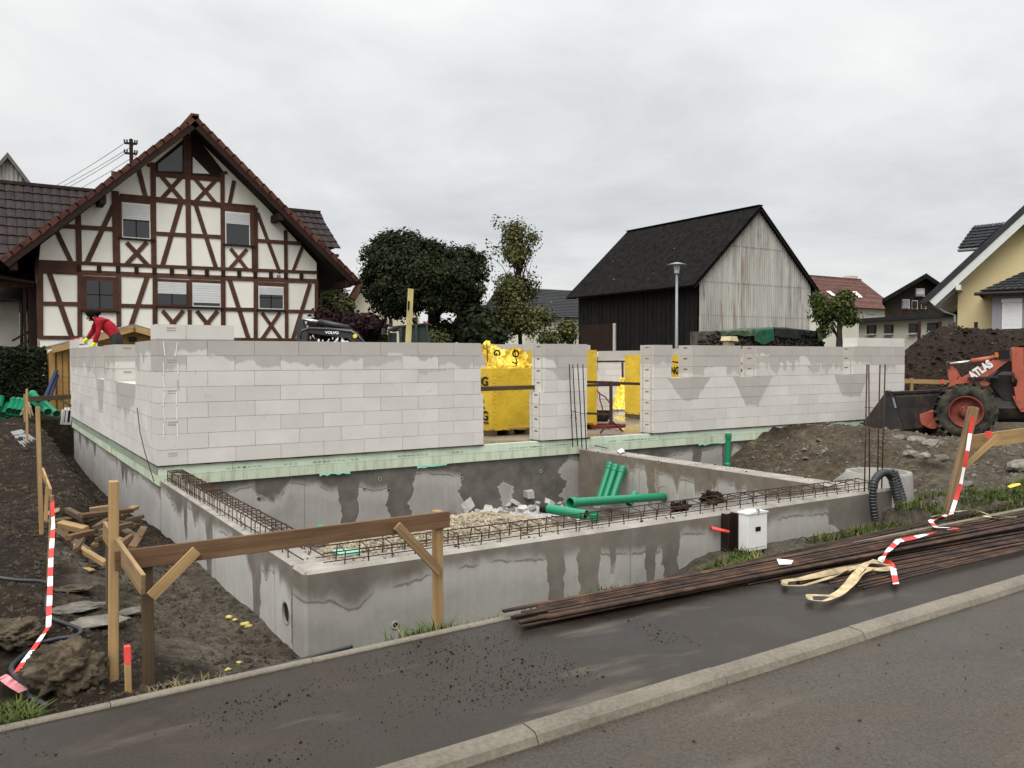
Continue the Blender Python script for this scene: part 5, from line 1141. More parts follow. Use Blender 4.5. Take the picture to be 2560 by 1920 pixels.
plank(AD(2415, 1108, DR+.08), AD(2600, 1082, DR+.4), .026, .16, 'board', m_lath, bb4); plank(AD(2405, 1172, DR+.02), AD(2496, 1090, DR+.0), .024, .06, 'brace', m_lath, bb4, tuple(up))
MB().box((-.03, -.02, -.03), (.03, .02, .03)).build('paint_mark', m_neon, bb4).location = AD(2471, 1086, DR+.06)
bb5 = tag(empty('batter_board'), 'fresh yellow timber rail at the foot of the dark soil heap', 'batter board', 'timber batter boards')
plank(AD(2240, 952, 21), AD(2400, 957, 20.5), .03, .11, 'board', m_lath, bb5); plank(AD(2278, 1000, 20.9), AD(2279, 946, 20.9), .08, .06, 'post', m_lath, bb5, tuple(rt))
MB().box((-.03, -.02, -.05), (.03, .02, .05)).build('paint_mark', m_neon, bb5).location = AD(2357, 954, 20.6)
sk = tag(empty('survey_stake'), 'short survey stake with neon red painted top near the sidewalk edge', 'stake')
p = AZ(321, 1728, -.46); t = AD(318, 1614, (p-CAM).dot(fw)); plank(p-Vector((0, 0, .1)), p.lerp(t, .6), .042, .03, 'shaft', m_lath, sk, (1, 0, 0)); plank(p.lerp(t, .6), t, .043, .031, 'painted_top', m_neon, sk, (1, 0, 0))

# ------------------------------------------------------------------ timber offcut pile
rnd = random.Random(12); pc = AZ(265, 1350, -.55)
OFF = [((110, 1290), (150, 1275)), ((168, 1275), (215, 1300)), ((140, 1325), (260, 1405)), ((200, 1290), (330, 1275)), ((215, 1310), (300, 1290)), ((250, 1330), (330, 1310)), ((150, 1310), (215, 1325)), ((170, 1345), (230, 1330)), ((240, 1350), (300, 1335)), ((300, 1320), (345, 1345)), ((330, 1370), (360, 1320)), ((290, 1370), (330, 1340)), ((205, 1350), (190, 1375)), ((235, 1365), (262, 1340)), ((110, 1310), (175, 1300)), ((320, 1300), (360, 1290)), ((260, 1300), (345, 1315)), ((190, 1365), (265, 1410)), ((270, 1345), (320, 1360)), ((150, 1340), (185, 1320)), ((300, 1285), (340, 1268)), ((225, 1275), (275, 1268)), ((240, 1320), (270, 1300)), ((195, 1318), (240, 1345))]
OFO = []
for i, ((u0, v0), (u1, v1)) in enumerate(OFF):
    lv = rnd.uniform(0, .16); p = AZ(u0, v0, -.50+lv); q = AZ(u1, v1, -.50+lv*.8+rnd.uniform(-.04, .04)); 
    if (q-p).length > 1.1: q = p+(q-p).normalized()*1.1
    o = plank(p, q, rnd.uniform(.05, .08), rnd.uniform(.035, .07), 'wood_offcut', rnd.choice((m_lath_o, m_lath_d, m_lath_d, m_plank, m_lath)), None, (rnd.uniform(-.4, .4), 0, 1))
    OFO.append(tag(o, None, 'offcut', 'timber offcuts in the pile'))
by_place(OFO, 'timber offcut in the loose pile beside the foundation')
for i, (u, v, a) in enumerate(((213, 1420, .4), (1190, 1600, 0))[:1]): tag(plank(AZ(u-14, v-6, -.52), AZ(u+18, v+6, -.52), .05, .012, 'wood_splinter', m_lath, None), 'flat pale wood splinter lying alone on the dark soil', 'offcut')

# ------------------------------------------------------------------ barrier tape
def tape(label, px, w_, seg, parent_name='barrier_tape', mats=None, flat=False, cat='tape'):
    "px: list of 3D points; stripes alternate every seg metres"
    g = tag(empty(parent_name), label, cat, 'barrier tapes'); P = []
    for a, b in zip(px, px[1:]):
        n = max(1, int((Vector(b)-Vector(a)).length/.03)); P += [Vector(a).lerp(Vector(b), k/n) for k in range(n)]
    P.append(Vector(px[-1])); acc = 0; k = 0; cur = [P[0]]; ms = mats or (m_red, m_paper)
    def flush(cur, k):
        m = MB(); vs = []
        for i, p in enumerate(cur):
            d = (cur[min(i+1, len(cur)-1)]-cur[max(i-1, 0)]).normalized(); s = rt if not flat else d.cross(Vector((0, 0, 1))).normalized()
            s = (s-d*s.dot(d)).normalized(); tw = mnoise.noise(p*3.0)*1.0; s = s*math.cos(tw)+d.cross(s)*math.sin(tw); vs += [p-s*w_/2, p+s*w_/2]
        m.add(vs, [(2*i, 2*i+1, 2*i+3, 2*i+2) for i in range(len(cur)-1)]); m.build('red_stripe' if k % 2 == 0 else 'white_stripe', ms[k % 2], g)
    for a, b in zip(P, P[1:]):
        cur.append(b); acc += (b-a).length
        if acc >= seg: flush(cur, k); k += 1; cur = [b]; acc = 0
    if len(cur) > 1: flush(cur, k)
    return g
dT = (AZ(119, 1450, -.45)-CAM).dot(fw)
tape('red and white barrier tape hanging from a thin stake at the left', [AD(130, 1248, dT), AD(133, 1310, dT-.1), AD(127, 1400, dT-.6), AD(125, 1470, dT-1.0), AD(121, 1567, dT-1.5), AD(85, 1620, dT-1.9), AD(40, 1680, dT-2.2), AD(0, 1700, dT-2.3), AD(-40, 1715, dT-2.35)], .032, .135)
tape('dirty pink crumpled tape lying on the soil at the lower left', [AZ(92, 1650, -.40), AZ(50, 1672, -.40), AZ(5, 1690, -.41), AZ(28, 1708, -.42), AZ(58, 1728, -.42)], .045, .12, mats=(m_pink, m_pink), flat=True)
tape('red and white barrier tape running down the leaning post over the rebars', [AD(2432, 1040, DR-.1), AD(2420, 1120, DR-.12), AD(2402, 1210, DR-.14), AD(2378, 1285, DR-.2), AZ(2330, 1300, ZS+.08), AZ(2326, 1303, ZS+.08), AZ(2340, 1318, ZS+.09), AZ(2395, 1320, ZS+.10), AZ(2330, 1332, ZS+.10), AZ(2280, 1345, ZS+.10), AZ(2245, 1352, ZS+.10), AZ(2222, 1375, ZS+.10), AZ(2200, 1400, ZS+.11), AZ(2230, 1408, ZS+.08), AZ(2240, 1460, ZS+.05)], .04, .17)
m_strap = simple('beige_strap', (.36, .285, .17), .9, var=.45, scale=9)
def ribbon(label, lines, w_, mat, cat):
    g = tag(empty('lifting_strap'), label, cat, 'beige lifting straps')
    for pts in lines:
        P = [AZ(u, v, z) for (u, v, z) in pts]; Q = []
        for i in range(len(P)-1):
            for k in range(6): Q.append(P[i].lerp(P[i+1], k/6))
        Q.append(P[-1]); Q = [Q[0]]+[(Q[i-1]+Q[i]*2+Q[i+1])/4 for i in range(1, len(Q)-1)]+[Q[-1]]; m = MB(); vs = []
        for i, p in enumerate(Q):
            d = (Q[min(i+1, len(Q)-1)]-Q[max(i-1, 0)]).normalized(); tw = .35+mnoise.noise(p*3.1)*1.3; s = d.cross(Vector((0, 0, 1))).normalized(); s = s*math.cos(tw)+Vector((0, 0, 1))*math.sin(tw); n2 = d.cross(s)*.0012; vs += [p-s*w_/2+n2, p+s*w_/2+n2, p+s*w_/2-n2, p-s*w_/2-n2]
        m.add(vs, [f for i in range(len(Q)-1) for f in [(4*i+a, 4*i+(a+1) % 4, 4*i+4+(a+1) % 4, 4*i+4+a) for a in range(4)]]); m.build('strap', mat, g)
    return g
z1 = ZS+.07; z2 = ZS+.035
ribbon('frayed beige lifting strap looped over the rebars near the kerb', [[(2190, 1400, z1), (2150, 1415, z1), (2080, 1430, z1), (2000, 1448, z2), (1962, 1452, z2), (1960, 1464, z2), (2010, 1464, z2), (2080, 1442, z1), (2120, 1428, z1)], [(2225, 1412, z1), (2170, 1405, z1), (2135, 1440, z1), (2100, 1480, z2), (2080, 1490, z2), (2045, 1488, z2), (2022, 1488, z2), (2025, 1500, z2), (2060, 1503, z2), (2105, 1485, z2), (2150, 1440, z1), (2180, 1420, z1)], [(2180, 1402, z1), (2240, 1420, z1), (2200, 1424, z1), (2165, 1420, z1)]], .045, m_strap, 'strap')
ribbon('muddy beige lifting strap lying across the far rebars', [[(2328, 1292, z2), (2370, 1282, z1), (2420, 1275, z1), (2450, 1278, z1), (2480, 1290, z1), (2530, 1296, z1)], [(2460, 1290, z1), (2500, 1298, z1), (2540, 1295, z1)]], .045, m_strap, 'strap')
def scrap(label, pts, z, mat=None, cat='paper'):
    P = [AZ(u, v, z)+Vector((0, 0, random.uniform(0, .012))) for u, v in pts]; c = sum(P, Vector())/len(P); P = [p-c for p in P]
    o = MB().prism(P, (0, 0, .004)).build('paper_scrap', mat or m_paper); o.location = c; return tag(o, label, cat)
scrap('white paper scrap on the rebars beside the verge', [(1942, 1399), (1983, 1405), (1978, 1411), (1948, 1414)], ZS+.06); scrap('small white scrap on top of the cross foundation wall', [(1543, 1128), (1555, 1123), (1562, 1130), (1550, 1134)], ZF+.02)
scrap('yellow leaf-like foil scrap on the right soil bank', [(2518, 1218), (2530, 1212), (2550, 1210), (2552, 1214), (2525, 1222)], -.2, m_yfilm); scrap('small pale brick offcut beside the long green pipe', [(1484, 1265), (1501, 1266), (1501, 1272), (1484, 1271)], -.9, m_stone, 'offcut')
# ------------------------------------------------------------------ fill of the pit: sand, gravel, broken blocks, green pipes
def pit_h(x, y):
    z = -1.06+fn(x, y, 1.3, 3)*.05+fn(x, y, 6, 5)*.018; z += .47*sstep(1.7, .3, math.hypot((x-2.9)/1.45, (y+2.6)/1.25)); z += .28*sstep(1.2, .2, math.hypot((x-5.6)/1.2, (y+4.3)/.8)); return z
m = MB(); nx_, ny_ = 90, 74; vs = [(lerp(.3, 6.65, i/nx_), lerp(-5.16, .08, j/ny_), pit_h(lerp(.3, 6.65, i/nx_), lerp(-5.16, .08, j/ny_))) for j in range(ny_+1) for i in range(nx_+1)]
m.add(vs, [(j*(nx_+1)+i, j*(nx_+1)+i+1, (j+1)*(nx_+1)+i+1, (j+1)*(nx_+1)+i) for j in range(ny_) for i in range(nx_)]); tag(m.build('pit_floor', m_pit, smooth=True), kind='structure')
def pebbles(n, fx, size, mat, name, label, cat, sd, flat=.7):
    rnd = random.Random(sd); m = MB(); k = 0
    while k < n:
        q = fx(rnd)
        if q is None: continue
        p = Vector(q); s = size*rnd.uniform(.4, 1.3)*(1 if rnd.random() < .93 else 2.2); k += 1
        a = [Vector((rnd.uniform(.6, 1)*s*math.cos(t*1.57+.3), rnd.uniform(.6, 1)*s*math.sin(t*1.57+.3), rnd.uniform(-.2, .2)*s)) for t in range(4)]
        tp = Vector((rnd.uniform(-.3, .3)*s, rnd.uniform(-.3, .3)*s, s*flat)); m.add([p+a[0], p+a[1], p+a[2], p+a[3], p+tp], [(0, 1, 4), (1, 2, 4), (2, 3, 4), (3, 0, 4)])
    return tag(m.build(name, mat), label, cat, kind='stuff')
m_foam = simple('yellow_foam', (.50, .42, .12), .9, var=.2)
def on_mound(r):
    x, y = r.uniform(1.1, 4.6), r.uniform(-4.6, -.6)
    return (x, y, pit_h(x, y)) if math.hypot((x-2.9)/1.75, (y+2.6)/1.7) < 1 else None
pebbles(14000, on_mound, .020, m_gravel, 'gravel_heap', 'pale yellow gravel spread inside the foundation pit', 'gravel', 3)
rnd = random.Random(21)
RUB = [(1160, 1283, .17), (1283, 1228, .15), (1255, 1255, .11), (1240, 1262, .10), (1305, 1240, .13), (1320, 1258, .10), (1290, 1262, .09), (1335, 1248, .09), (1350, 1250, .10), (1375, 1258, .12), (1310, 1272, .08), (1275, 1272, .08), (1225, 1275, .10), (1260, 1280, .07), (1330, 1272, .07), (1365, 1268, .06), (1300, 1252, .08), (1240, 1280, .06), (1350, 1275, .05), (1210, 1285, .06), (1390, 1270, .05), (1285, 1245, .08), (1320, 1235, .07), (1270, 1262, .07), (1400, 1275, .05), (1195, 1280, .05), (1250, 1270, .06), (1150, 1305, .035), (1230, 1300, .03), (1345, 1262, .06)]
RBO = []
for i, (u, v, s) in enumerate(RUB):
    p = AZ(u, v, -1.0); s *= 1.25; p.z = pit_h(p.x, p.y)+s*.35+(.14 if 1265 < u < 1330 and v < 1262 else .03)
    p = AZ(u, v, p.z) if False else p
    o = MB().prism([Vector((math.cos(t)*s*rnd.uniform(.6, 1.1), math.sin(t)*s*rnd.uniform(.5, .9), -s*.35)) for t in (0, 1.3, 2.6, 3.9, 5.2)], (rnd.uniform(-.3, .3)*s, rnd.uniform(-.3, .3)*s, s*rnd.uniform(.5, .9))).build('block_fragment', m_rub)
    o.location = p; o.rotation_euler = (rnd.uniform(-.7, .7), rnd.uniform(-.7, .7), rnd.random()*6)
    if i == 0: tag(o, 'large white block fragment leaning at the left of the rubble', 'rubble', 'broken block pieces in the pit')
    else: RBO.append(tag(o, None, 'rubble', 'broken block pieces in the pit'))
by_place(RBO, 'broken white block piece in the pit rubble')
def on_rub(r):
    p = AZ(r.gauss(1300, 45), r.gauss(1270, 10), -1.0); return (p.x, p.y, pit_h(p.x, p.y)) if p.y < 0 and p.x < 6.5 else None
pebbles(1500, on_rub, .034, m_rub, 'rubble_crumbs', 'fine white block crumbs scattered round the rubble heap', 'rubble', 31)
def pipe(p, q, r, label, sock=True, n=28, grp='green drain pipes', sleeve=0):
    p, q = Vector(p), Vector(q); g = tag(empty('drain_pipe', p), label, 'pipe', grp); q = q-p; d = q.normalized(); L = q.length
    prof = [(r*.9, .02), (r, 0), (r, L-.11 if sock else L)]
    if sock: prof += [(r*1.16, L-.10), (r*1.16, L-.055), (r*1.26, L-.05), (r*1.26, L-.03), (r*1.16, L-.025), (r*1.16, L), (r*1.04, L), (r*.95, L-.12)]
    else: prof += [(r*.93, L), (r*.93, L-.1)]
    MB().lathe(prof, (0, 0, 0), d, n).build('tube', m_green, g); MB().lathe([(r*.94, L-.14), (.001, L-.14)], (0, 0, 0), d, n).build('inner_shadow_disc', m_pipe_shade, g); MB().lathe([(r*.92, .03), (.001, .03)], (0, 0, 0), d, n).build('inner_shadow_disc', m_pipe_shade, g)
    return g
for i, (u0, v0, u1, v1) in enumerate(((1527, 1157, 1497, 1243), (1541, 1163, 1512, 1243), (1558, 1168, 1531, 1240))):
    t = AX(u0, v0, 6.555); b = AX(u1, v1, 6.25); pipe(b-Vector((0, 0, .05)), t, .054, ('left', 'middle with white sticker', 'right')[i]+' of three green pipes leaning on the cross wall')
rE = AX(1665, 1241, 6.66); dr_ = (rE-CAM).dot(fw); lE = AD(1425, 1257, dr_*.87); pipe(rE, lE, .058, 'long green drain pipe lying out of the cross wall hole', True)
MB().lathe([(.115, 0), (.095, -.012), (.001, -.012)], AX(1658, 1235, 6.617), (-1, 0, 0), 18).build('pipe_hole_shade_disc', m_black, fnd)  # black disc standing for the shade inside the wall hole
a, b = AD(1367, 1271, dr_*.83), AD(1466, 1288, dr_*.80); pipe(b, a, .058, 'short green pipe lying on the gravel behind the front cage', False); a2 = AD(1352, 1268, dr_*.832); tag(MB().tube([a2, a+(a-a2)*.1], .064, 16).build('rubber_sleeve', m_black), 'black rubber sleeve at the end of the short green pipe', 'sleeve')
pipe(AD(1487, 1300, dr_*.80), AD(1486, 1278, dr_*.80), .05, 'green pipe elbow end standing near the front cage', True); pipe(AD(1572, 1262, dr_*.98), AD(1588, 1232, dr_*.99), .05, 'green branch fitting behind the long green pipe', False)
pv0, pv1 = AY(1818, 1165, -.35), AY(1821, 1084, -.35); pipe(pv0, pv1, .050, 'single upright green pipe in front of the right insulation boards', True); MB().lathe([(.058, 0), (.058, .04), (.05, .045)], pv0+Vector((0, 0, .02)), (0, 0, 1), 16).build('collar', m_green, tag(empty('pipe_collar'), 'green collar at the foot of the single upright pipe', 'pipe'), True)
cp = AX(803, 1316, 1.6) if False else AD(802, 1318, 9.2); o = MB().lathe([(.065, -.12), (.065, 0), (.05, .025), (.001, .032)], cp, (0, 0, 1), 18).build('drain_plug', m_green, None, True); tag(o, 'green pipe cap poking up behind the batter board', 'pipe')
gp = [AZ(u, v, ZF+.01) for u, v in ((828, 1378), (900, 1374), (905, 1384), (850, 1390))]; c = sum(gp, Vector())/4; o = MB().prism([p-c for p in gp], (0, 0, .012)).build('green_plate', m_tpl); o.location = c; tag(o, 'turquoise foil piece under the front rebar cage', 'foil')

# ------------------------------------------------------------------ meter box, steel post, manhole cone, black hoses
MF = -5.68; x0_, x1_ = AY(1869.5, 1330, MF).x, AY(1918, 1330, MF).x; yb_ = AX(1846, 1330, x0_).y; zt_, zb_ = AY(1893, 1284, MF).z, AY(1893, 1376, MF).z; MW, MD, MH = (x1_-x0_)/2, min(.2, yb_-MF), zt_-zb_
mbx = tag(empty('meter_box', ((x0_+x1_)/2, MF, zb_)), 'white electric meter box standing against the front foundation wall', 'meter box')
bx = MB().box((-MW, 0, 0), (MW, MD, MH)).build('housing', m_white, mbx); bevel(bx, .006, 2)
MB().prism([Vector((-MW-.008, -.01, MH)), Vector((MW+.008, -.01, MH)), Vector((MW+.008, -.01, MH+.012)), Vector((0, -.01, MH+.028)), Vector((-MW-.008, -.01, MH+.012))], (0, MD+.02, 0)).build('lid', m_white, mbx)
MB().box((-.012, -.016, MH+.0), (.008, .012, MH+.045)).build('latch', m_galv, mbx); MB().box((-.03, -.004, MH*.52), (.04, .001, MH*.64)).build('label_plate', m_black, mbx)
MB().box((-MW+.015, -.003, .03), (MW-.015, .0, .033)).build('door_seam', m_galv, mbx); MB().box((-MW+.02, .02, -.12), (MW-.02, MD-.02, 0)).build('plinth', m_black, mbx)
pa_, pb_ = AY(1820, 1330, -5.52), AY(1845, 1330, -5.52); pz0, pz1 = -.75, AY(1832, 1285, -5.52).z; pw = (pb_.x-pa_.x)/2
ps = tag(empty('steel_post', ((pa_.x+pb_.x)/2, -5.52, pz0)), 'dark brown steel post beside the white meter box', 'post'); m_bst = simple('brown_steel', (.022, .013, .010), .5)
MB().box((-pw, 0, 0), (-pw+.012, .09, pz1-pz0)).build('flange', m_bst, ps); MB().box((pw-.012, 0, 0), (pw, .09, pz1-pz0)).build('flange', m_bst, ps); MB().box((-pw+.012, .04, 0), (pw-.012, .05, pz1-pz0-.002)).build('web', m_bst, ps)
oc = tag(empty('conduit_stub'), 'short orange conduit stub beside the brown steel post', 'conduit'); MB().tube([AY(1779, 1318, -5.42), AY(1782, 1321, -5.50), AY(1822, 1330, -5.55)], .016, 8).build('tube', m_neon, oc, True)
gc_ = tag(empty('cable_loop'), 'thin black cable loop standing out of the ground by the front wall', 'cable'); c = AY(2005, 1372, -5.6); MB().tube([c+Vector((.12*math.cos(t/10*3.3-.1), 0, .12*math.sin(t/10*3.3-.1))) for t in range(11)], .006, 6).build('cable', m_hose, gc_, True)
cnp = AD(2192, 1180, 11.2); cone = tag(empty('manhole_cone', (cnp.x, cnp.y, 0)), 'pale concrete manhole cone standing in the soil behind the starter bars', 'manhole'); ztop2 = cnp.z
k = 11.2/2095
def ring(r, z, ox): return [Vector((ox*rt.x+r*math.cos(t*2*math.pi/28), ox*rt.y+r*math.sin(t*2*math.pi/28), z)) for t in range(28)]
m = MB(); rings = [ring(.62, ztop2-.62, -.18), ring(.62, ztop2-.36, -.18), ring(.42, ztop2-.02, .02), ring(.41, ztop2+.01, .02), ring(.345, ztop2+.01, .02), ring(.34, ztop2-.5, .02)]; vs = [p for r_ in rings for p in r_]; m.add(vs, [(i*28+t, i*28+(t+1) % 28, (i+1)*28+(t+1) % 28, (i+1)*28+t) for i in range(5) for t in range(28)]); m.build('cone', m_con_cone, cone, True)
def corr_hose(label, P, r, grp='black corrugated hoses'):
    Q = []; P = [Vector(p) for p in P]
    for i in range(len(P)-1):
        p0, p1, p2, p3 = P[max(i-1, 0)], P[i], P[i+1], P[min(i+2, len(P)-1)]
        n = max(4, int((p2-p1).length/.008))
        for k in range(n):
            t = k/n; Q.append(.5*((2*p1)+(p2-p0)*t+(2*p0-5*p1+4*p2-p3)*t*t+(3*p1-p0-3*p2+p3)*t**3))
    rad = [r*(1+.07*(1 if (i//2) % 2 else -1)) for i in range(len(Q))]; g = tag(empty('corrugated_hose'), label, 'hose', grp); MB().tube(Q, r, 14, rad=rad).build('hose', m_hose, g); return g
dh_ = 9.33
corr_hose('black corrugated hose arched over the end of the foundation', [AD(2188, 1302, dh_), AD(2182, 1250, dh_), AD(2185, 1208, dh_), AD(2200, 1186, dh_+.1), AD(2220, 1184, dh_+.25), AD(2238, 1215, dh_+.4), AD(2250, 1260, dh_+.45)], .042)
corr_hose('black corrugated hose leaning against the manhole cone', [AD(2226, 1174, dh_+.3), AD(2232, 1205, dh_+.3), AD(2244, 1250, dh_+.25), AD(2252, 1285, dh_+.2)], .045)
corr_hose('rear black corrugated hose beside the manhole cone', [AD(2236, 1178, dh_+.5), AD(2250, 1220, dh_+.5), AD(2264, 1270, dh_+.4)], .038)
def cable(label, pts, r, mat=m_hose, cat='cable'):
    P = [Vector(p) for p in pts]; Q = []
    for i in range(len(P)-1):
        p0, p1, p2, p3 = P[max(i-1, 0)], P[i], P[i+1], P[min(i+2, len(P)-1)]
        for k in range(8):
            t = k/8; Q.append(.5*((2*p1)+(p2-p0)*t+(2*p0-5*p1+4*p2-p3)*t*t+(3*p1-p0-3*p2+p3)*t**3))
    Q.append(P[-1]); g = tag(empty('ground_cable'), label, cat); MB().tube(Q, r, 8).build('cable', mat, g, True); return g
def gpt(u, v, z0=-.5, lift=.02):
    z = z0
    for _ in range(8): p = AZ(u, v, z); z = .5*z+.5*(gh(p.x, p.y)+lift)
    return AZ(u, v, z)
cable('thick black cable snaking over the soil between the boulders', [gpt(-30, 1440), gpt(40, 1450), gpt(118, 1458), gpt(116, 1500), gpt(122, 1540), gpt(165, 1560), gpt(200, 1574), gpt(190, 1590), gpt(140, 1598), gpt(90, 1612), gpt(50, 1645), gpt(28, 1672, -.45, .03), gpt(50, 1705, -.45, .03), gpt(78, 1742, -.45), gpt(120, 1765, -.4)], .016)
cable('black cable tucked behind the sidewalk edging stones', [gpt(370, 1722, -.4, .03), gpt(470, 1704, -.4, .03), gpt(560, 1690, -.4, .0), AY(640, 1676, -6.62), AY(720, 1658, -6.62), AY(800, 1637, -6.6), AY(880, 1616, -6.58)], .012)
# ------------------------------------------------------------------ boulders, flat stones, clods
def boulder(u, v, r, label, sq, sd, mat=m_bould, z0=-.45, amp=.42, sub=4): p = gpt(u, v, z0, 0); o = rock('boulder', mat, r, None, p+Vector((0, 0, r*sq[2]*.5)), sub, amp, sq, sd, 2.0); o.rotation_euler = (0, 0, sd); return tag(o, label, 'boulder')
boulder(165, 1712, .18, 'big brown earthy boulder by the sidewalk left of the survey stake', (1.05, .8, .85), 3, sub=5); boulder(30, 1600, .19, 'flat earthy boulder at the left picture edge', (1.2, .9, .45), 8, sub=5)
for i, (u, v, r, sd) in enumerate(((240, 1560, .16, 2), (195, 1525, .15, 4), (320, 1535, .10, 6), (190, 1475, .13, 7), (225, 1420, .10, 5))):
    p = gpt(u, v, -.5, 0); o = rock('stone_slab', m_stone if i < 3 else m_clod, r, None, p+Vector((0, 0, .02)), 3, .3, (1.2, .8, .16), sd, 1.3, True); tag(o, ('pale flat stone slab between the light post and the boulders', 'flat stone slab lying behind the light post', 'small flat stone behind the dark batter post', 'broad flat clod left of the light post', 'small flat clod near the offcut pile')[i], 'stone')
BSO = []
for i, (u, v, r) in enumerate(((2330, 1110, .22), (2275, 1135, .16), (2310, 1140, .14), (2355, 1145, .15), (2250, 1095, .18), (2545, 1165, .25), (2420, 1210, .14), (2470, 1215, .16), (2290, 1100, .2), (2380, 1190, .1))):
    p = gpt(u, v, -.3, 0); BSO.append(tag(rock('bank_stone', m_stone, r*.8, None, p, 2, .35, (1.2, .9, .5), 30+i, 1.4, True), None, 'stone', 'stones on the right soil bank'))
by_place(BSO, 'pale rough stone on the right soil bank')
def clods(x0, x1, y0, y1, lift=0):
    def f(r):
        x, y = r.uniform(x0, x1), r.uniform(y0, y1)
        if y < edge_y(x)+.05 or (-.0 < x < 6.95 and y > -5.45 and y < .05) or (0 < x < 15.9 and 0 <= y < 11): return None
        if mnoise.noise(Vector((x*1.3, y*1.3, 2))) < -.15+r.uniform(-.2, .2): return None
        return (x, y, gh(x, y)-.004)
    return f
pebbles(16000, clods(-3.2, .05, -6.6, 1.5), .019, m_clod, 'soil_clods', 'small soil clods scattered over the left bank', 'soil', 41); pebbles(2600, clods(-3.5, .0, 1, 11), .035, m_clod, 'soil_clods', 'coarser soil clods along the side wall trench', 'soil', 42)
pebbles(5200, clods(7, 18, -6.3, -.1), .034, m_stone, 'bank_gravel', 'stony spoil crumbs over the right soil bank', 'soil', 43)
def on_walk(r):
    x = r.uniform(-1.9, 1.6); y = r.uniform(-7.9, -6.85)
    if mnoise.noise(Vector((x*.9, y*1.8, 7)))+(.22 if x < .8 else -.30) < r.uniform(0, .75): return None
    return (x, y, ZS+.001)
pebbles(1500, on_walk, .0046, m_soil_dark, 'mud_crumbs', 'dark mud crumbs trodden over the sidewalk', 'mud', 44); 
def on_road(r):
    x = r.uniform(-1, 7); y = r.uniform(-9.8, -8.25); return (x, y, ZR+.001) if r.random() < .6 else None
pebbles(420, on_road, .0058, m_clod, 'road_grit', 'scattered grit and crumbs on the wet road', 'grit', 45)
def on_found(r): 
    t = r.random(); return (r.uniform(.2, 6.8), r.uniform(-5.39, -5.17), ZF+.001) if t < .55 else ((r.uniform(.06, .3), r.uniform(-5.1, 0), ZF+.001) if t < .8 else (r.uniform(6.65, 6.9), r.uniform(-5, 0), ZF+.004))
pebbles(420, on_found, .011, m_clod, 'wall_top_dirt', 'soil crumbs on top of the foundation walls', 'soil', 46)
# trench lumps: dark soil clods in the rebar behind the box
PCO = []
for i, (u, v) in enumerate(((1772, 1240), (1788, 1240), (1780, 1236), (1700, 1262))):
    p = AY(u, v+6, -4.95); PCO.append(tag(rock('pit_clod', m_soil_dark, .075, None, p, 4, .8, (1.3, .9, .7), 60+i, 2.4), None, 'soil', 'dark clods in the pit'))
by_place(PCO, 'dark soil clod behind the front rebar cage')
# ------------------------------------------------------------------ big dark soil heap at the right
hp_ = tag(empty('soil_heap'), 'big heap of dark topsoil behind the orange loader', 'soil heap')
h0 = AD(2420, 900, 24.5); m = MB(); n1_, n2_ = 110, 80; vs = []
Ax = Vector((rt.x, rt.y, 0)).normalized(); Ay = fh
for j in range(n2_+1):
    for i in range(n1_+1):
        s = lerp(-6, 13, i/n1_); t = lerp(-3.2, 8, j/n2_); prof = sstep(-3.2, .8, t)*sstep(8, 4, t)*sstep(-4.6, -.7, s)*sstep(13, 10, s)
        p = Vector((h0.x, h0.y, 0))+Ax*(s+.55*max(t, 0))+Ay*t; z = -.45+prof*(2.62+.18*mnoise.noise(Vector((s*.4, t*.4, 1)))); z += fn(p.x, p.y, .7, 4)*.16*min(1, prof*3)+fn(p.x, p.y, 2.6, 6)*.075+fn(p.x, p.y, 8, 2)*.03; vs.append((p.x, p.y, z))
m.add(vs, [(j*(n1_+1)+i, j*(n1_+1)+i+1, (j+1)*(n1_+1)+i+1, (j+1)*(n1_+1)+i) for j in range(n2_) for i in range(n1_)]); m.build('mound', m_soil_dark, hp_, True)
rnd = random.Random(5); m = MB()
def on_heap(r):
    s = r.uniform(-4, 6); t = r.uniform(-3, 1.5); i = int((s+6)/19*n1_); j = int((t+3.2)/11.2*n2_); q = vs[j*(n1_+1)+i]; return (q[0]+r.uniform(-.08, .08), q[1]+r.uniform(-.08, .08), q[2]-.01)
o = pebbles(2600, on_heap, .06, m_soil_dark, 'heap_clods', None, None, 47); o.parent = hp_
for k_ in ('label', 'category'):
    if k_ in o: del o[k_]
o = pebbles(160, on_heap, .06, m_clod, 'heap_stones', None, None, 48); o.parent = hp_
for k_ in ('label', 'category'):
    if k_ in o: del o[k_]
FPO = []
for (u, v) in ((2440, 805), (2298, 805), (2350, 805)):
    p = AD(u, v+25, 27); t = AD(u, v-(0 if u > 2400 else 2), 27); o = MB().tube([(0, 0, -.6), t-p], .06, 6).build('fence_post', m_timber_d); o.location = p; FPO.append(tag(o, None, 'post', 'fence posts behind the heap'))
by_place(FPO, 'wooden fence post behind the dark soil heap')
FO = []
for u, v, r in ((575, 1543, .028), (588, 1550, .02), (612, 1560, .03), (622, 1566, .026), (598, 1656, .016), (570, 1674, .018)):
    p = gpt(u, v, -.7, .01); FO.append(tag(rock('foam_scrap', m_foam, r, None, p, 2, .6, (1.2, .9, .6), u), None, 'foam', 'yellow foam scraps by the foundation'))
by_place(FO, 'small yellow foam scrap on the soil by the foundation')
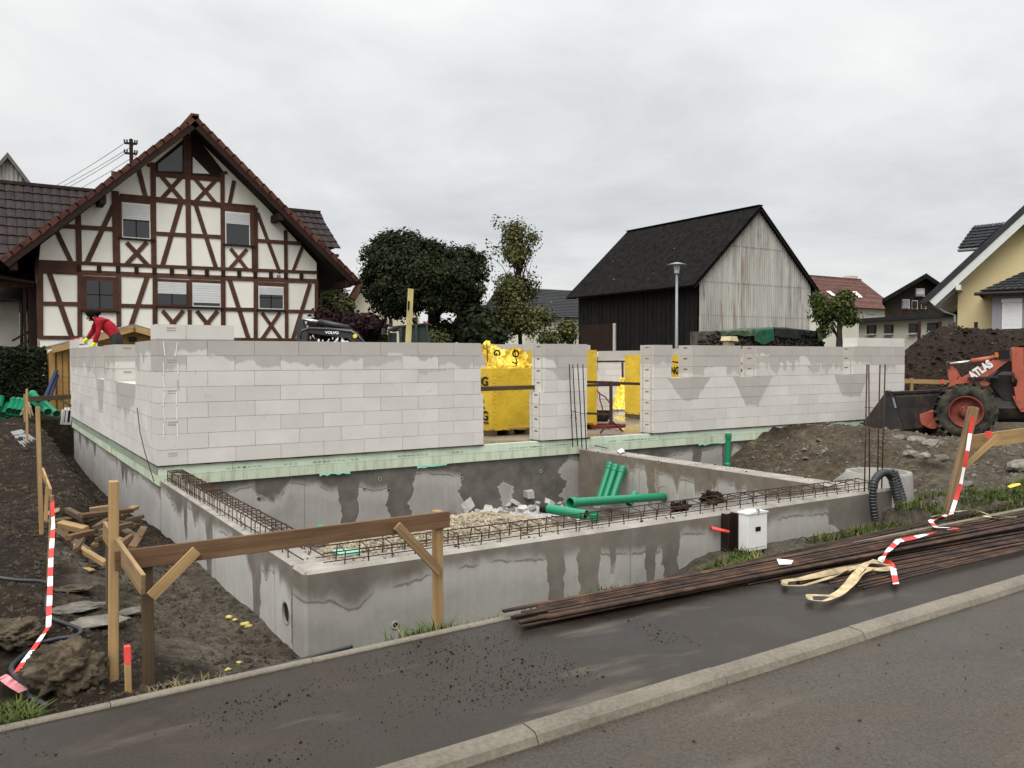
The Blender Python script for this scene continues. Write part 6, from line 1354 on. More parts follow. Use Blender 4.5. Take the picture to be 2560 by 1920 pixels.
# ------------------------------------------------------------------ grass
m_grass = leafmat('grass_blade', (.032, .052, .012), (.095, .125, .030), (.20, .165, .07)); m_dry = leafmat('dry_grass', (.11, .085, .04), (.20, .155, .08))
def grass(n, fx, h, label, sd, mat, w_=.006):
    rnd = random.Random(sd); m = MB(); k = 0
    while k < n:
        q = fx(rnd)
        if q is None: continue
        k += 1; p = Vector(q); L = h*rnd.uniform(.4, 1.25); a = rnd.random()*6.28; d = Vector((math.cos(a), math.sin(a), 0)); s = Vector((-d.y, d.x, 0))*w_*rnd.uniform(.5, 1.2); b = L*rnd.uniform(.15, 1.0)
        p1 = p+d*b*.3+Vector((0, 0, L*.6)); p2 = p+d*b+Vector((0, 0, L*rnd.uniform(.75, 1)))
        m.add([p-s, p+s, p1+s*.8, p1-s*.8, p2], [(0, 1, 2, 3), (3, 2, 4)])
    return tag(m.build('grass', mat), label, 'grass', kind='stuff')
def strip_g(x0, x1, d0, d1, dens=None, zoff=0):
    def f(r):
        x = r.uniform(x0, x1); y = edge_y(x)+r.uniform(d0, d1)
        if mnoise.noise(Vector((x*1.7, y*2.5, 5))) < (dens if dens is not None else -.1): return None
        return (x, y, gh(x, y)-.01)
    return f
grass(2600, strip_g(-2.2, -1.38, .01, .34, -.12), .11, 'green grass along the sidewalk edging at the lower left', 51, m_grass); grass(220, strip_g(-1.5, -.8, .01, .2, -.2), .08, 'dry grass round the survey stake', 52, m_dry)
grass(420, lambda r: (lambda x: (x, edge_y(x)+r.uniform(.04, .2), -.42))(r.gauss(.42, .13)), .13, 'green grass tuft in front of the foundation corner', 53, m_grass)
grass(60, lambda r: (lambda x: (x, edge_y(x)+r.uniform(.03, .12), -.40))(r.gauss(.88, .04)), .10, 'small grass tuft at the right post of the batter board', 54, m_grass)
grass(90, lambda r: (lambda x: (x, edge_y(x)+r.uniform(.03, .15), -.40))(r.uniform(1.1, 1.6)), .09, 'sparse grass stalks before the front wall', 55, m_grass); grass(420, lambda r: (lambda x: (x, edge_y(x)+r.uniform(.03, .2), -.40))(r.gauss(1.78, .14)), .11, 'grass tuft above the ends of the rebar bundle', 56, m_grass)
grass(2600, strip_g(3.1, 4.4, .05, .9, -.2), .13, 'green grass round the foot of the meter box', 57, m_grass); grass(11000, strip_g(5.2, 12, .06, 1.0, -.2), .11, 'long green grass verge at the right below the soil bank', 58, m_grass)
# ------------------------------------------------------------------ inside the shell: pallets, foil, trestles
def pallet(label, x, y, wx, wy, h, txt=True, z0=.12, rz=0):
    g = tag(empty('block_pallet', (x, y, 0), rz), label, 'pallet', 'yellow wrapped block pallets')
    for dx in (-wx/2+.06, 0, wx/2-.06): MB().box((dx-.05, -wy/2, 0), (dx+.05, wy/2, .10)).build('skid', m_lath_d, g)
    for k in range(5): MB().box((-wx/2, lerp(-wy/2, wy/2-.1, k/4), .10), (wx/2, lerp(-wy/2, wy/2-.1, k/4)+.1, z0)).build('deck_board', m_lath_o, g)
    m = MB(); nu, nv = 14, 10; vs = []
    per = [(-1, -1), (1, -1), (1, 1), (-1, 1)]
    for j in range(nv+1):
        z = lerp(z0-.03, h, j/nv)
        for k in range(4):
            for i in range(nu):
                t = i/nu; a, b = per[k], per[(k+1) % 4]; px, py = lerp(a[0], b[0], t)*wx/2, lerp(a[1], b[1], t)*wy/2
                w_ = mnoise.noise(Vector((px*3+x, py*3+y, z*3)))*.012; nn = Vector((px, py, 0)).normalized(); dz = .02*mnoise.noise(Vector((px*9, py*9, x))) if j == 0 else 0; vs.append((px+nn.x*w_, py+nn.y*w_, z+dz))
    n4 = nu*4; fs_ = [(j*n4+i, j*n4+(i+1) % n4, (j+1)*n4+(i+1) % n4, (j+1)*n4+i) for j in range(nv) for i in range(n4)]; fs_.append([nv*n4+i for i in range(n4)]); m.add(vs, fs_); m.build('foil_wrap', m_yellow, g)
    return g
# pallet in the left gap: its left face carries the brand, its long face looks to the street
c0 = AZ(1224, 1088, 0); c1 = AZ(1331, 1082, 0)
xa, xb_ = AY(1229, 1088, 1.15).x, AY(1328, 1084, 1.15).x; WX = xb_-xa; pa = pallet('yellow wrapped block pallet filling the left gap', (xa+xb_)/2, 1.75, WX, 1.2, AY(1280, 921, 1.15).z); HX = WX/2+.012
def brand(g, s, size, loc, rot, width): return text(s, m_ink, size, loc, rot, g, 'lettering', .002, .006, width=width)
for zt in (.87, .27):
    brand(pa, 'YTONG', .22, (-HX-.004, .60, zt), (math.pi/2, 0, -math.pi/2), 1.12); MB().box((-HX-.006, -.52, zt-.06), (-HX-.001, .58, zt-.035)).build('print_bar', m_ink, pa)
text('Xella', m_ink, .07, (-HX, -.25, .46), (math.pi/2, 0, -math.pi/2), pa, 'lettering', .002); text('DE  ♻', m_ink, .06, (-HX, -.2, .58), (math.pi/2, 0, -math.pi/2), pa, 'lettering', .002)
for k in range(13): MB().box((-HX+.06+.008*(k % 2), -.616, .15+k*.07), (-HX+.08+.008*(k % 2), -.604, .165+k*.07)).build('weld_dot', m_yfilm, pa)
p2 = pallet('tall yellow wrapped block pallet behind the right side of the pier', AY(1492, 1000, 1.35).x-.4, 1.95, .8, 1.2, 1.50)
p3 = pallet('tall yellow wrapped block pallet beside the yellow heap of foil', AY(1576, 1000, 6.9).x+.5, 6.3, 1.0, 1.2, 1.42)
p4 = pallet('yellow wrapped block pallet seen through the first window notch', AY(1709, 900, 2.4).x-.425, 2.9, .85, 1.0, 1.42)
text('YTONG', m_ink, .22, (-.33, -.515, 1.0), (math.pi/2, 0, 0), p4, 'lettering', .002, .006, width=.62); MB().box((-.4, -.514, 1.36), (.05, -.508, 1.40)).build('print_bar', m_ink, p4)
for dx in (-.16, -.09): MB().box((dx, -.514, 1.26), (dx+.05, -.508, 1.31)).build('print_mark', m_ink, p4)
text('Xella', m_ink, .07, (-.2, -.514, 1.16), (math.pi/2, 0, 0), p4, 'lettering', .002)
def film(label, prof, seed, mat=m_yfilm, nu=40, nv=26):
    "crumpled sheet over a guide: prof(s,t) -> point"
    m = MB(); vs = []
    for j in range(nv+1):
        for i in range(nu+1):
            s, t = i/nu, j/nv; p = Vector(prof(s, t)); q = p*5+Vector((seed, 0, 0)); p += Vector((mnoise.noise(q), mnoise.noise(q+Vector((9, 0, 0))), mnoise.noise(q+Vector((0, 9, 0)))))*.06+Vector((0, -.11*abs(mnoise.noise(q*1.7))+.03, .06*abs(mnoise.noise(q*2.6))))+Vector((mnoise.noise(q*3.7), mnoise.noise(q*3.7+Vector((5, 0, 0))), mnoise.noise(q*3.7+Vector((0, 5, 0)))))*.022; vs.append(p)
    m.add(vs, [(j*(nu+1)+i, j*(nu+1)+i+1, (j+1)*(nu+1)+i+1, (j+1)*(nu+1)+i) for j in range(nv) for i in range(nu)]); g = tag(empty('foil_sheet'), label, 'foil', 'crumpled yellow foils'); m.build('sheet', mat, g); return g
FT = [(1203, 868, 858), (1216, 852, 900), (1222, 856, 914), (1240, 872, 918), (1262, 872, 922), (1290, 874, 920), (1310, 880, 923), (1322, 900, 925), (1328, 918, 926)]
def f1(s, t):
    k = s*(len(FT)-1); i = min(int(k), len(FT)-2); f = k-i; u = lerp(FT[i][0], FT[i+1][0], f); a = lerp(FT[i][1], FT[i+1][1], f); b = lerp(FT[i][2], FT[i+1][2], f)
    return AY(u, lerp(b+8, a, t), 1.35+.25*t+.1*math.sin(s*9+t*4))
fa = film('torn yellow foil bunched on top of the pallet in the left gap', f1, 2, nv=16)
text('G', m_ink, .16, AY(1236, 873, 1.22), (math.pi/2, R_(95), -.3), fa, 'lettering', .002, .006); text('O', m_ink, .17, AY(1280, 876, 1.22), (math.pi/2, R_(80), -.2), fa, 'lettering', .002, .006); text('T', m_ink, .13, AY(1283, 900, 1.2), (math.pi/2, R_(110), -.2), fa, 'lettering', .002, .006)
MB().bar(AY(1286, 872, 1.22), AY(1292, 906, 1.2), .02, .004, (0, 1, 0)).build('print_bar', m_ink, fa); MB().bar(AY(1217, 856, 1.22), AY(1219, 905, 1.2), .016, .004, (0, 1, 0)).build('print_bar', m_ink, fa)
def f2(s, t):
    u = lerp(1530, 1592, s); top__ = [1010, 985, 962, 946, 944, 950, 965, 985, 1005, 1018][min(9, int(s*9.99))]; return AY(u, lerp(1024-6*math.sin(s*3.1)*0, top__, t), 5.2+.7*math.sin(t*1.5))
film('heap of yellow foil on the wet slab in the right gap', f2, 7, nv=20)
bl2 = tag(empty('loose_blocks'), 'pale loose blocks stacked left of the torn yellow foil', 'blocks'); 
for k in range(4):
    p = AY(1212, 860+k*22, 2.9); link('block', block_mesh(.5, .3, m_aac_in), bl2, (p.x-.25, 2.75, 1.62-(k+1)*H))
m_tr = simple('brown_red_steel', (.050, .022, .018), .55, .4, var=.25)
def trestle(label, y, pxpost, vtop, vmid, vfoot, bars, feet):
    g = tag(empty('steel_trestle'), label, 'trestle', 'steel trestles in the shell')
    a, b = AY(pxpost, vtop, y), AY(pxpost+1, vmid, y); MB().tube([a, b], .03, 8).build('post', m_tr, g)
    for (u0, v0, u1, v1, w_) in bars: MB().bar(AY(u0, v0, y+.02), AY(u1, v1, y+.02), .03, w_, (0, 0, 1)).build('crossbar', m_tr, g)
    for (u, v) in feet: p = AY(u, v, y); p.z = .012; MB().tube([b+Vector((0, 0, .06)), p], .018, 6).build('foot', m_tr, g)
    return g
trestle('brown steel trestle standing in the right gap', .55, 1527, 953, 1060, 1085, [(1440, 954, 1605, 960, .05), (1440, 964, 1550, 962, .045), (1440, 1032, 1527, 1036, .04)], [(1501, 1090), (1557, 1088)])
trestle('rear steel trestle with wooden beam under the far window', 6.8, 1556, 903, 960, 1010, [(1488, 904, 1580, 903, .05)], [(1541, 1000), (1570, 995)])
g = tag(empty('guard_rail'), 'brown timber guard rail across the left gap', 'rail'); MB().bar(AY(1195, 973, .30), AY(1340, 968, .30), .035, .065, (0, 0, 1)).build('rail', m_lath_d, g); MB().bar(AY(1195, 967, .31), AY(1340, 964, .31), .035, .016, (0, 0, 1)).build('top_edge', m_lath_o, g)
g = tag(empty('steel_handrail'), 'brown steel rail behind the first window notch', 'rail'); MB().bar(AY(1675, 903, 1.2), AY(1732, 912, 1.2), .03, .03, (0, 0, 1)).build('rail', m_tr, g); MB().bar(AY(1715, 909, 1.2), AY(1715, 960, 1.2), .03, .03, (0, 1, 0)).build('post', m_tr, g)
g = tag(empty('inner_rails'), 'two brown rails behind the second window notch', 'rail'); MB().bar(AY(1840, 908, 1.6), AY(1900, 908, 1.6), .03, .03, (0, 0, 1)).build('rail', m_tr, g); MB().bar(AY(1842, 925, 1.6), AY(1895, 929, 1.6), .03, .07, (0, 0, 1)).build('rail', m_lath_d, g)
g = tag(empty('inner_rails'), 'dark rail behind the third window notch', 'rail'); MB().bar(AY(2100, 906, 1.6), AY(2140, 906, 1.6), .03, .04, (0, 0, 1)).build('rail', m_tr, g)
m_rh = simple('red_hose', (.20, .03, .028), .5); 
g = tag(empty('red_hose'), 'red hose coil and hanging hose in the right gap', 'hose'); MB().tube([AY(u, v, 1.2) for u, v in ((1492, 975), (1500, 985), (1513, 992), (1528, 1012), (1530, 1040), (1520, 1062))], .012, 6).build('hose', m_rh, g, True); MB().tube([AY(u, v, 1.3) for u, v in ((1498, 980), (1500, 1000), (1506, 1020), (1510, 1045))], .012, 6).build('hose', m_rh, g, True)
c = AZ(1518, 1068, .03); MB().tube([c+Vector((.34*math.cos(t*.35), .34*math.sin(t*.35), .01*t*.1)) for t in range(54)], .014, 6).build('coil', m_rh, g, True)
bk = tag(empty('mortar_bucket', AZ(1505, 1052, 0)), 'black mortar bucket beside the red hose', 'bucket'); MB().lathe([(.13, 0), (.17, .22), (.18, .22), (.16, .03)], n=16, cap=True).build('bucket', m_black, bk)
# spirit level / straightedge leaning inside the front wall
lv = tag(empty('straightedge'), 'long pale yellow straightedge with grip slot leaning behind the front wall', 'level'); m_lvl = simple('pale_yellow_alu', (.45, .37, .16), .5, var=.2, scale=3)
a, b = AY(1011, 870, .75), AY(1027, 722, .75); a.z -= 1.0; 
d = (b-a).normalized(); s_ = Vector((1, 0, 0)); s_ = (s_-d*s_.dot(d)).normalized(); wv = 6.0*(a-CAM).length/2095
m = MB().bar(a, b, .085, .03, (0, 1, 0)); m.build('blade', m_lvl, lv); q = AY(1021.5, 764, .72); MB().bar(q-d*.07, q+d*.07, .03, .012, (0, 1, 0)).build('grip_slot', m_black, lv)
# ------------------------------------------------------------------ stores at the far left
GS = []
def gstack(u, v, du, y, label, i): p, q = AD(u, v, 20.5), AD(u+du, v-28, 22.3); GS.append(pipe(p, q, .085, label))
for i, (u, v) in enumerate(((-6, 1020), (24, 1028), (36, 1030), (48, 1032), (8, 1038), (30, 1046), (44, 1048), (20, 1050), (56, 1046))): gstack(u, v, 10+i % 3, 0, 'green drain pipe in the stack before the hedge', i)
by_place(GS, 'green drain pipe in the stack before the hedge'); GS2 = []
for i, (a, b) in enumerate((((142, 1035), (108, 1005)), ((120, 1030), (80, 1000)), ((96, 1000), (82, 985)))): GS2.append(pipe(AD(*a, 19.5), AD(*b, 20.5), .08, 'x'))
by_place(GS2, 'green drain pipe lying before the wooden shed')
rd = tag(empty('metal_rods'), 'bundle of grey galvanised rods on the soil at the left', 'rods')
for k in range(12): p = gpt(28+k*2.3, 1080-k*.5, -.3, .02); q = gpt(52+k*2.6, 1110-k*1.5, -.3, .03); MB().tube([p, q+(q-p)*random.uniform(0, .3)], .012, 5).build('rod', m_galv, rd)
for (px, label, c) in ((164, 'white cartridge pack standing at the shed corner', 0), (172, 'right white cartridge pack at the shed corner', 1)):
    p = AY(px, 1046, 11.6); o = MB().box((-.07, -.05, -.36), (.07, .05, 0)).build('carton', m_white); o.location = AY(px, 1024, 11.6); o.rotation_euler = (0, .12, .2); tag(o, label, 'carton'); MB().tube([(0, 0, 0), (0, 0, .05)], .03, 8).build('cap', m_white, o); MB().box((-.02, -.053, -.3), (.03, -.049, -.02)).build('label_strip', m_ink, o)
pk_ = tag(empty('blue_tubes'), 'two dark blue tubes leaning on the wooden shed', 'tubes'); m_blu = simple('dark_blue_plastic', (.02, .03, .075), .45)
for a, b in (((112, 998), (141, 927)), ((122, 1000), (143, 938)), ((105, 1030), (122, 985))): MB().tube([AY(*a, 12.6), AY(*b, 13.2)], .05, 8).build('tube', m_blu, pk_)
scrap('white board scrap on the soil beside the tall thin stake', [(88, 1068), (100, 1064), (114, 1064), (114, 1068), (96, 1071)], -.33, m_paper, 'board')
sk2 = tag(empty('straw_bundle'), 'pale fibre bundle hanging on the double stake', 'rope'); 
for k in range(16): MB().tube([AD(70+random.uniform(-3, 3), 1000, 20.2), AD(60+k*1.2, 1018, 20.1), AD(50+k*2.2, 1035+random.uniform(-6, 14), 20.1)], .012, 4).build('strand', m_strap, sk2)
rb_ = tag(empty('loose_rod'), 'single thin bent rod leaning on the side wall corner', 'rod'); MB().tube([AX(343, 1020, -.03), AX(350, 1080, -.06), AX(362, 1130, -.10), AX(385, 1204, -.04)], .006, 6).build('rod', m_wire, rb_)
for (u, v, du, dv) in ((192, 1114, 12, -1), (195, 1117, 13, -1), (230, 1144, 13, 0), (224, 1171, 24, -2), (256, 1199, 40, -5), (258, 1218, 20, -12), (330, 1249, 25, -3)):
    p = AX(u, v, .05); q = AX(u+du, v+dv, -.10); q = AD(u+du, v+dv, (p-CAM).dot(fw)-.12); MB().tube([p, q], .006, 6).build('anchor_bar', m_wire, fnd)
bh = tag(empty('nest_box'), 'small pale nest box on a post before the firewood stack', 'box'); p = AD(1825, 860, 27); a_, b_2, c_ = AD(1816, 862, 27), AD(1830, 852, 27), AD(1830, 841, 27)
MB().box((p.x-.16, p.y-.1, c_.z-.5), (p.x+.1, p.y+.15, b_2.z)).build('case', simple('pale_board', (.3, .25, .17)), bh); MB().prism([Vector((p.x-.2, p.y-.18, b_2.z)), Vector((p.x-.16, p.y-.18, c_.z)), Vector((p.x+.12, p.y-.18, c_.z)), Vector((p.x+.2, p.y-.18, b_2.z-.02))], (0, .4, 0)).build('roof', simple('cream_board', (.62, .52, .32)), bh)
MB().tube([(p.x, p.y, -.2), (p.x, p.y, c_.z-.5)], .06, 6).build('post', m_timber_d, bh)
# ------------------------------------------------------------------ orange wheel loader, cut by the right edge
def lc(x, y): return (2260+x/5.53, 820+y/5.53)
ld = tag(empty('wheel_loader'), 'orange wheel loader with black bucket at the right edge on the soil bank', 'loader')
m_or = NB('loader_orange', .5, spec=.4); m_or.pos(); nz = m_or.noise(m_or.P, 3.5, 6, .65); m_or.set('Base Color', m_or.mix(m_or.step(.52, .68, nz)*.6, m_or.ramp(nz, [(.3, (.30, .066, .036)), (.7, (.45, .115, .068))]), (.13, .055, .035))); m_or = m_or.m
m_bkt = NB('worn_bucket_steel', .6, spec=.4); m_bkt.pos(); nz = m_bkt.noise(m_bkt.P, 3, 6, .7); m_bkt.set('Base Color', m_bkt.ramp(nz, [(.36, (.012, .011, .011)), (.55, (.024, .020, .018)), (.68, (.085, .05, .025))])); m_bkt = m_bkt.m
m_rim = simple('dusty_red_rim', (.17, .046, .032), .7, var=.45, scale=5); b_ = NB('tyre_rubber', .85, spec=.08); b_.pos(); b_.set('Base Color', b_.ramp(b_.noise(b_.P, 4, 5, .6), [(.38, (.014, .014, .014)), (.66, (.085, .078, .058))])); m_tyre = b_.m
PH = R_(24); hd_ = -Ax*math.cos(PH)+fh*math.sin(PH); sd_ = -fh*math.cos(PH)-Ax*math.sin(PH)
W0 = AD(*lc(855, 1160), 16.9); SD0 = sd_.copy()
def lp(x, y, off=0.0):
    u, v = lc(x, y); r_ = ray(u, v); q = W0+SD0*off; return CAM+r_*((q-CAM).dot(SD0)/r_.dot(SD0))
def lpoly(pts, off, t, name, mat, parent=ld): return MB().prism([lp(x, y, off) for x, y in pts], -sd_*t).build(name, mat, parent)
# wheels
wh = empty('wheel', W0); wh.parent = ld; RT = (lp(855, 780)-W0).length*.99
q_ = sd_.to_track_quat('Z', 'Y').to_euler(); wh.rotation_euler = q_
prof = [(.30, .0), (.34, .03), (.42, .045), (RT*.93, .03), (RT*.97, -.02), (RT*.97, -.36), (RT*.9, -.40), (.34, -.40), (.30, -.36)]
MB().lathe(prof, n=44).build('tyre', m_tyre, wh, True)
for k in range(22):
    t = k*2*math.pi/22
    for (z0, z1, ph) in ((.03, -.20, .0), (-.19, -.40, .14)):
        m = MB(); c = lambda a, r, z: Vector((r*math.cos(a), r*math.sin(a), z)); w_ = .055; sk_ = .10
        r0, r1 = RT*.93, RT*1.055; vs = [c(t+ph-w_, r0, z0), c(t+ph+w_, r0, z0), c(t+ph+w_+sk_, r0, z1), c(t+ph-w_+sk_, r0, z1), c(t+ph-w_*.8, r1, z0), c(t+ph+w_*.8, r1, z0), c(t+ph+w_*.8+sk_, r1, z1), c(t+ph-w_*.8+sk_, r1, z1)]
        m.add(vs, [(0, 1, 2, 3), (7, 6, 5, 4), (0, 4, 5, 1), (1, 5, 6, 2), (2, 6, 7, 3), (3, 7, 4, 0)]); m.build('tread_lug', m_tyre, wh)
rm = MB().lathe([(.315, .03), (.325, .045), (.30, .045), (.285, .01), (.27, -.06), (.12, -.10), (.12, -.02), (.10, .0), (.0005, .0)], n=36).build('rim', m_rim, wh, True)
for k in range(8): t = k*math.pi/4; MB().tube([(.09*math.cos(t), .09*math.sin(t), -.01), (.09*math.cos(t), .09*math.sin(t), .02)], .014, 6).build('wheel_nut', m_bkt, wh)
for off, dd in ((-1.45, 0.0),):
    w2 = copy_tree(wh); w2.parent = ld; w2.location = W0+sd_*off
w3 = copy_tree(wh); w3.parent = ld; w3.location = W0-hd_*2.3+Vector((0, 0, .0)); w4 = copy_tree(wh); w4.parent = ld; w4.location = W0-hd_*2.3+sd_*-1.45
MB().tube([W0-sd_*.2, W0-sd_*1.4], .12, 10).build('axle', m_bkt, ld)
# lift arm with the maker's name
arm = [(335, 1350), (345, 1385), (420, 1395), (520, 1330), (560, 1180), (590, 1040), (640, 900), (760, 800), (900, 765), (1080, 720), (1250, 600), (1420, 470), (1460, 440), (1240, 440), (1090, 520), (940, 610), (800, 690), (640, 765), (570, 880), (520, 1020), (480, 1150), (420, 1260)]
for off in (-.20, -1.2): lpoly(arm, off, .09, 'lift_arm', m_or)
for off in (-.19,):
    a, b = lp(958, 722, off), lp(1262, 520, off); dx_ = (b-a); L_t = dx_.length; zax = sd_; xax = dx_.normalized(); yax = zax.cross(xax)
    o = text('ATLAS', m_white, .22, (0, 0, 0), None, ld, 'lettering', .003, .012, width=L_t*.98); M_ = Matrix((xax, yax, zax)).transposed().to_4x4(); M_.translation = a+sd_*.012+yax*.02; o.matrix_local = M_
lpoly([(588, 480), (615, 462), (655, 475), (690, 560), (745, 625), (750, 650), (700, 770), (640, 770), (615, 680), (600, 560)], -.42, .10, 'tipping_lever', m_or); lpoly([(690, 545), (720, 560), (800, 690), (720, 760), (700, 640)], -.50, .06, 'tipping_lever', m_or)
MB().tube([lp(635, 495, -.40), lp(940, 458, -.40)], .028, 10).build('piston_rod', m_chr, ld, True); MB().tube([lp(930, 460, -.40), lp(1270, 412, -.40)], .052, 12).build('cylinder', m_or, ld, True)
for (x, y) in ((612, 492), (614, 540)): MB().tube([lp(x, y, -.38), lp(x, y, -.45)], .03, 10).build('pin', m_bkt, ld)
# frame, mast, lamp, mudguard, hoses
lpoly([(1490, 285), (1530, 265), (1655, 270), (1660, 1100), (1600, 1130), (1555, 1060), (1540, 930), (1500, 700)], -.30, .25, 'mast', m_or); lpoly([(1240, 450), (1400, 440), (1520, 470), (1520, 1000), (1380, 1000), (1270, 860), (1200, 760), (1180, 700), (1300, 590)], -.45, .7, 'front_frame', m_bkt)
lpoly([(1500, 940), (1700, 930), (1700, 1160), (1620, 1160), (1560, 1080)], -.32, .2, 'frame_plate', m_or); lpoly([(1640, 560), (1900, 520), (1900, 1000), (1640, 960)], -.5, .8, 'engine_hood', m_or)
lh = lpoly([(1300, 305), (1455, 302), (1465, 430), (1330, 430)], -.15, .2, 'headlamp', m_black); lpoly([(1258, 345), (1300, 335), (1312, 400), (1262, 405)], -.14, .12, 'indicator', simple('amber_lens', (.55, .16, .02), .3), ld)
lpoly([(890, 682), (1300, 668), (1320, 690), (895, 708)], -.02, .42, 'mudguard', m_bkt)
for k in range(4): MB().tube([lp(1180+k*20, 690-k*6, -.25), lp(1320+k*15, 650-k*12, -.22), lp(1480+k*10, 650-k*10, -.22), lp(1560-k*8, 720, -.25), lp(1540-k*10, 800, -.3)], .018, 6).build('hose', m_hose, ld, True)
lpoly([(1040, 740), (1120, 722), (1190, 770), (1150, 800), (1060, 790)], -.1, .12, 'hub_bracket', m_or); lpoly([(215, 1190), (290, 1180), (480, 1130), (480, 1290), (330, 1380), (230, 1320)], -.5, .5, 'bucket_bracket', m_or)
MB().tube([W0-sd_*.7+Vector((0, 0, .05)), W0-hd_*2.3-sd_*.7+Vector((0, 0, .1))], .3, 8).build('chassis', m_bkt, ld)
# bucket: side plate profile swept across the machine's width
def kc(x, y): return ((1760+x/2.765-2260)*5.53, (820+y/2.765-820)*5.53)
bp_ = [lp(*kc(x, y), .12) for x, y in ((1095, 660), (1235, 470), (1262, 452), (1300, 448), (1322, 480), (1335, 560), (1380, 700), (1355, 735), (1290, 725), (1195, 718), (1100, 672))]
bk_ = empty('bucket'); bk_.parent = ld; WB = 2.0; sv_ = sd_; sd_ = -(Ax*.82+fh*.57); c_ = sum(bp_, Vector())/len(bp_)
for s in (0, WB-.03): MB().prism([p-sd_*s for p in bp_], -sd_*.03).build('side_plate', m_bkt, bk_)
sh = [bp_[i] for i in (3, 4, 5, 6, 7, 8, 9, 10, 0)]
m = MB(); vs = []
for p in sh:
    inn = (c_-p).normalized()*.025; vs += [p, p-sd_*WB, p+inn, p+inn-sd_*WB]
n = len(sh); m.add(vs, [f for i in range(n-1) for f in ((4*i, 4*i+4, 4*i+5, 4*i+1), (4*i+2, 4*i+3, 4*i+7, 4*i+6))]+[(0, 1, 3, 2), (4*n-4, 4*n-2, 4*n-1, 4*n-3)]); m.build('shell', m_bkt, bk_)
MB().bar(bp_[3], bp_[3]-sd_*WB, .10, .05, (0, 0, 1)).build('top_edge', m_bkt, bk_); MB().tube([bp_[2]-sd_*.0, bp_[2]-sd_*.12], .06, 12).build('pivot', m_bkt, bk_)
MB().bar(lp(*kc(1306, 482), .16), lp(*kc(1325, 552), .16), .035, .01, tuple(sd_)).build('wear_strip', m_galv, bk_)
q0, q1 = bp_[0], bp_[0]-sd_*WB; MB().bar(q0, q1, .12, .025, (0, 0, 1)).build('cutting_edge', m_bkt, bk_); sd_ = sv_

# ------------------------------------------------------------------ worker in the red pullover, bent over the side wall
def wc(x, y): return (x/3.687, 760+y/3.687)
WD = 17.2
m_skin = simple('skin', (.33, .175, .12), .6, var=.05); m_jer = simple('red_fleece', (.26, .012, .022), .95, .1, var=.22, scale=9, bump=.5); m_trs = simple('dark_work_trousers', (.022, .024, .022), .9, var=.35, scale=8); m_hair = simple('dark_hair', (.006, .005, .005), .9, .05, var=.3, scale=30); m_glv = simple('neon_yellow_glove', (.60, .72, .03), .7, var=.1); m_gld = simple('glove_palm', (.04, .045, .04), .8)
def W(x, y, d=0.0): return AD(*wc(x, y), WD+d)
wk = tag(empty('person'), 'person in red pullover and dark trousers bending over the side block wall with yellow gloves', 'person')
hipz = W(1075, 285); foot = hipz.z
# name, position, radius, parent
J = [('pelvis', W(1072, 290), .150, None, 't'), ('waist', W(1035, 240), .145, 0, 'j'), ('chest', W(975, 185), .160, 1, 'j'), ('uppr', W(925, 150), .135, 2, 'j'), ('neck', W(893, 142), .060, 3, 's'), ('head', W(850, 118), .098, 4, 's'), ('skull', W(822, 112), .082, 5, 's'), ('chin', W(822, 146), .052, 6, 's'),
     ('shN', W(915, 165, -.17), .085, 3, 'j'), ('elN', W(902, 262, -.22), .058, 8, 'j'), ('wrN', W(872, 356, -.20), .042, 9, 'j'),
     ('shF', W(900, 160, .16), .085, 3, 'j'), ('elF', W(858, 250, .20), .056, 11, 'j'), ('wrF', W(808, 318, .14), .040, 12, 'j'),
     ('hipN', W(1085, 330, -.10), .115, 0, 't'), ('knN', W(1050, 420, -.12), .075, 14, 't'), ('anN', None, .055, 15, 't'), ('toN', None, .045, 16, 't'),
     ('hipF', W(1070, 330, .11), .115, 0, 't'), ('knF', W(1040, 420, .12), .075, 18, 't'), ('anF', None, .055, 19, 't'), ('toF', None, .045, 20, 't')]
pos = []
for i, (nm, p, r, pa_, mt) in enumerate(J):
    if p is None:
        b0_ = pos[pa_]; p = Vector((b0_.x+.04, b0_.y, .10)) if nm[:2] == 'an' else Vector((b0_.x, b0_.y, .06))-Ax*.2
    pos.append(Vector(p))
for k in (15, 19): pos[k].z = .52 if pos[k].z < .6 else pos[k].z*.5+.25
me = bpy.data.meshes.new('body'); me.from_pydata(pos, [(i, J[i][3]) for i in range(len(J)) if J[i][3] is not None], []); o = link('body', me)
md = o.modifiers.new('s', 'SKIN'); md.use_smooth_shade = True
sv = me.skin_vertices[0].data
for i, j in enumerate(J): sv[i].radius = (j[2], j[2]*.92); sv[i].use_root = (i == 0)
md2 = o.modifiers.new('ss', 'SUBSURF'); md2.levels = 2; md2.render_levels = 2
dg = bpy.context.evaluated_depsgraph_get(); bm_ = bpy.data.meshes.new_from_object(o.evaluated_get(dg)); bpy.data.objects.remove(o)
bm_.materials.clear(); [bm_.materials.append(x) for x in (m_jer, m_trs, m_skin)]
seg = [(pos[i], pos[J[i][3]], J[i][4], i) for i in range(len(J)) if J[i][3] is not None]
for p in bm_.polygons:
    c = p.center; best = None
    for a, b, mt, i in seg:
        ab = b-a; t = max(0, min(1, (c-a).dot(ab)/ab.length_squared)); d = (c-(a+ab*t)).length-(J[i][2]*(1-t)+J[J[i][3]][2]*t)
        if best is None or d < best[0]: best = (d, mt if t < .75 or i in (1,) else J[J[i][3]][4])
    p.material_index = {'j': 0, 't': 1, 's': 2}[best[1]]; p.use_smooth = True
body = link('body', bm_, wk)
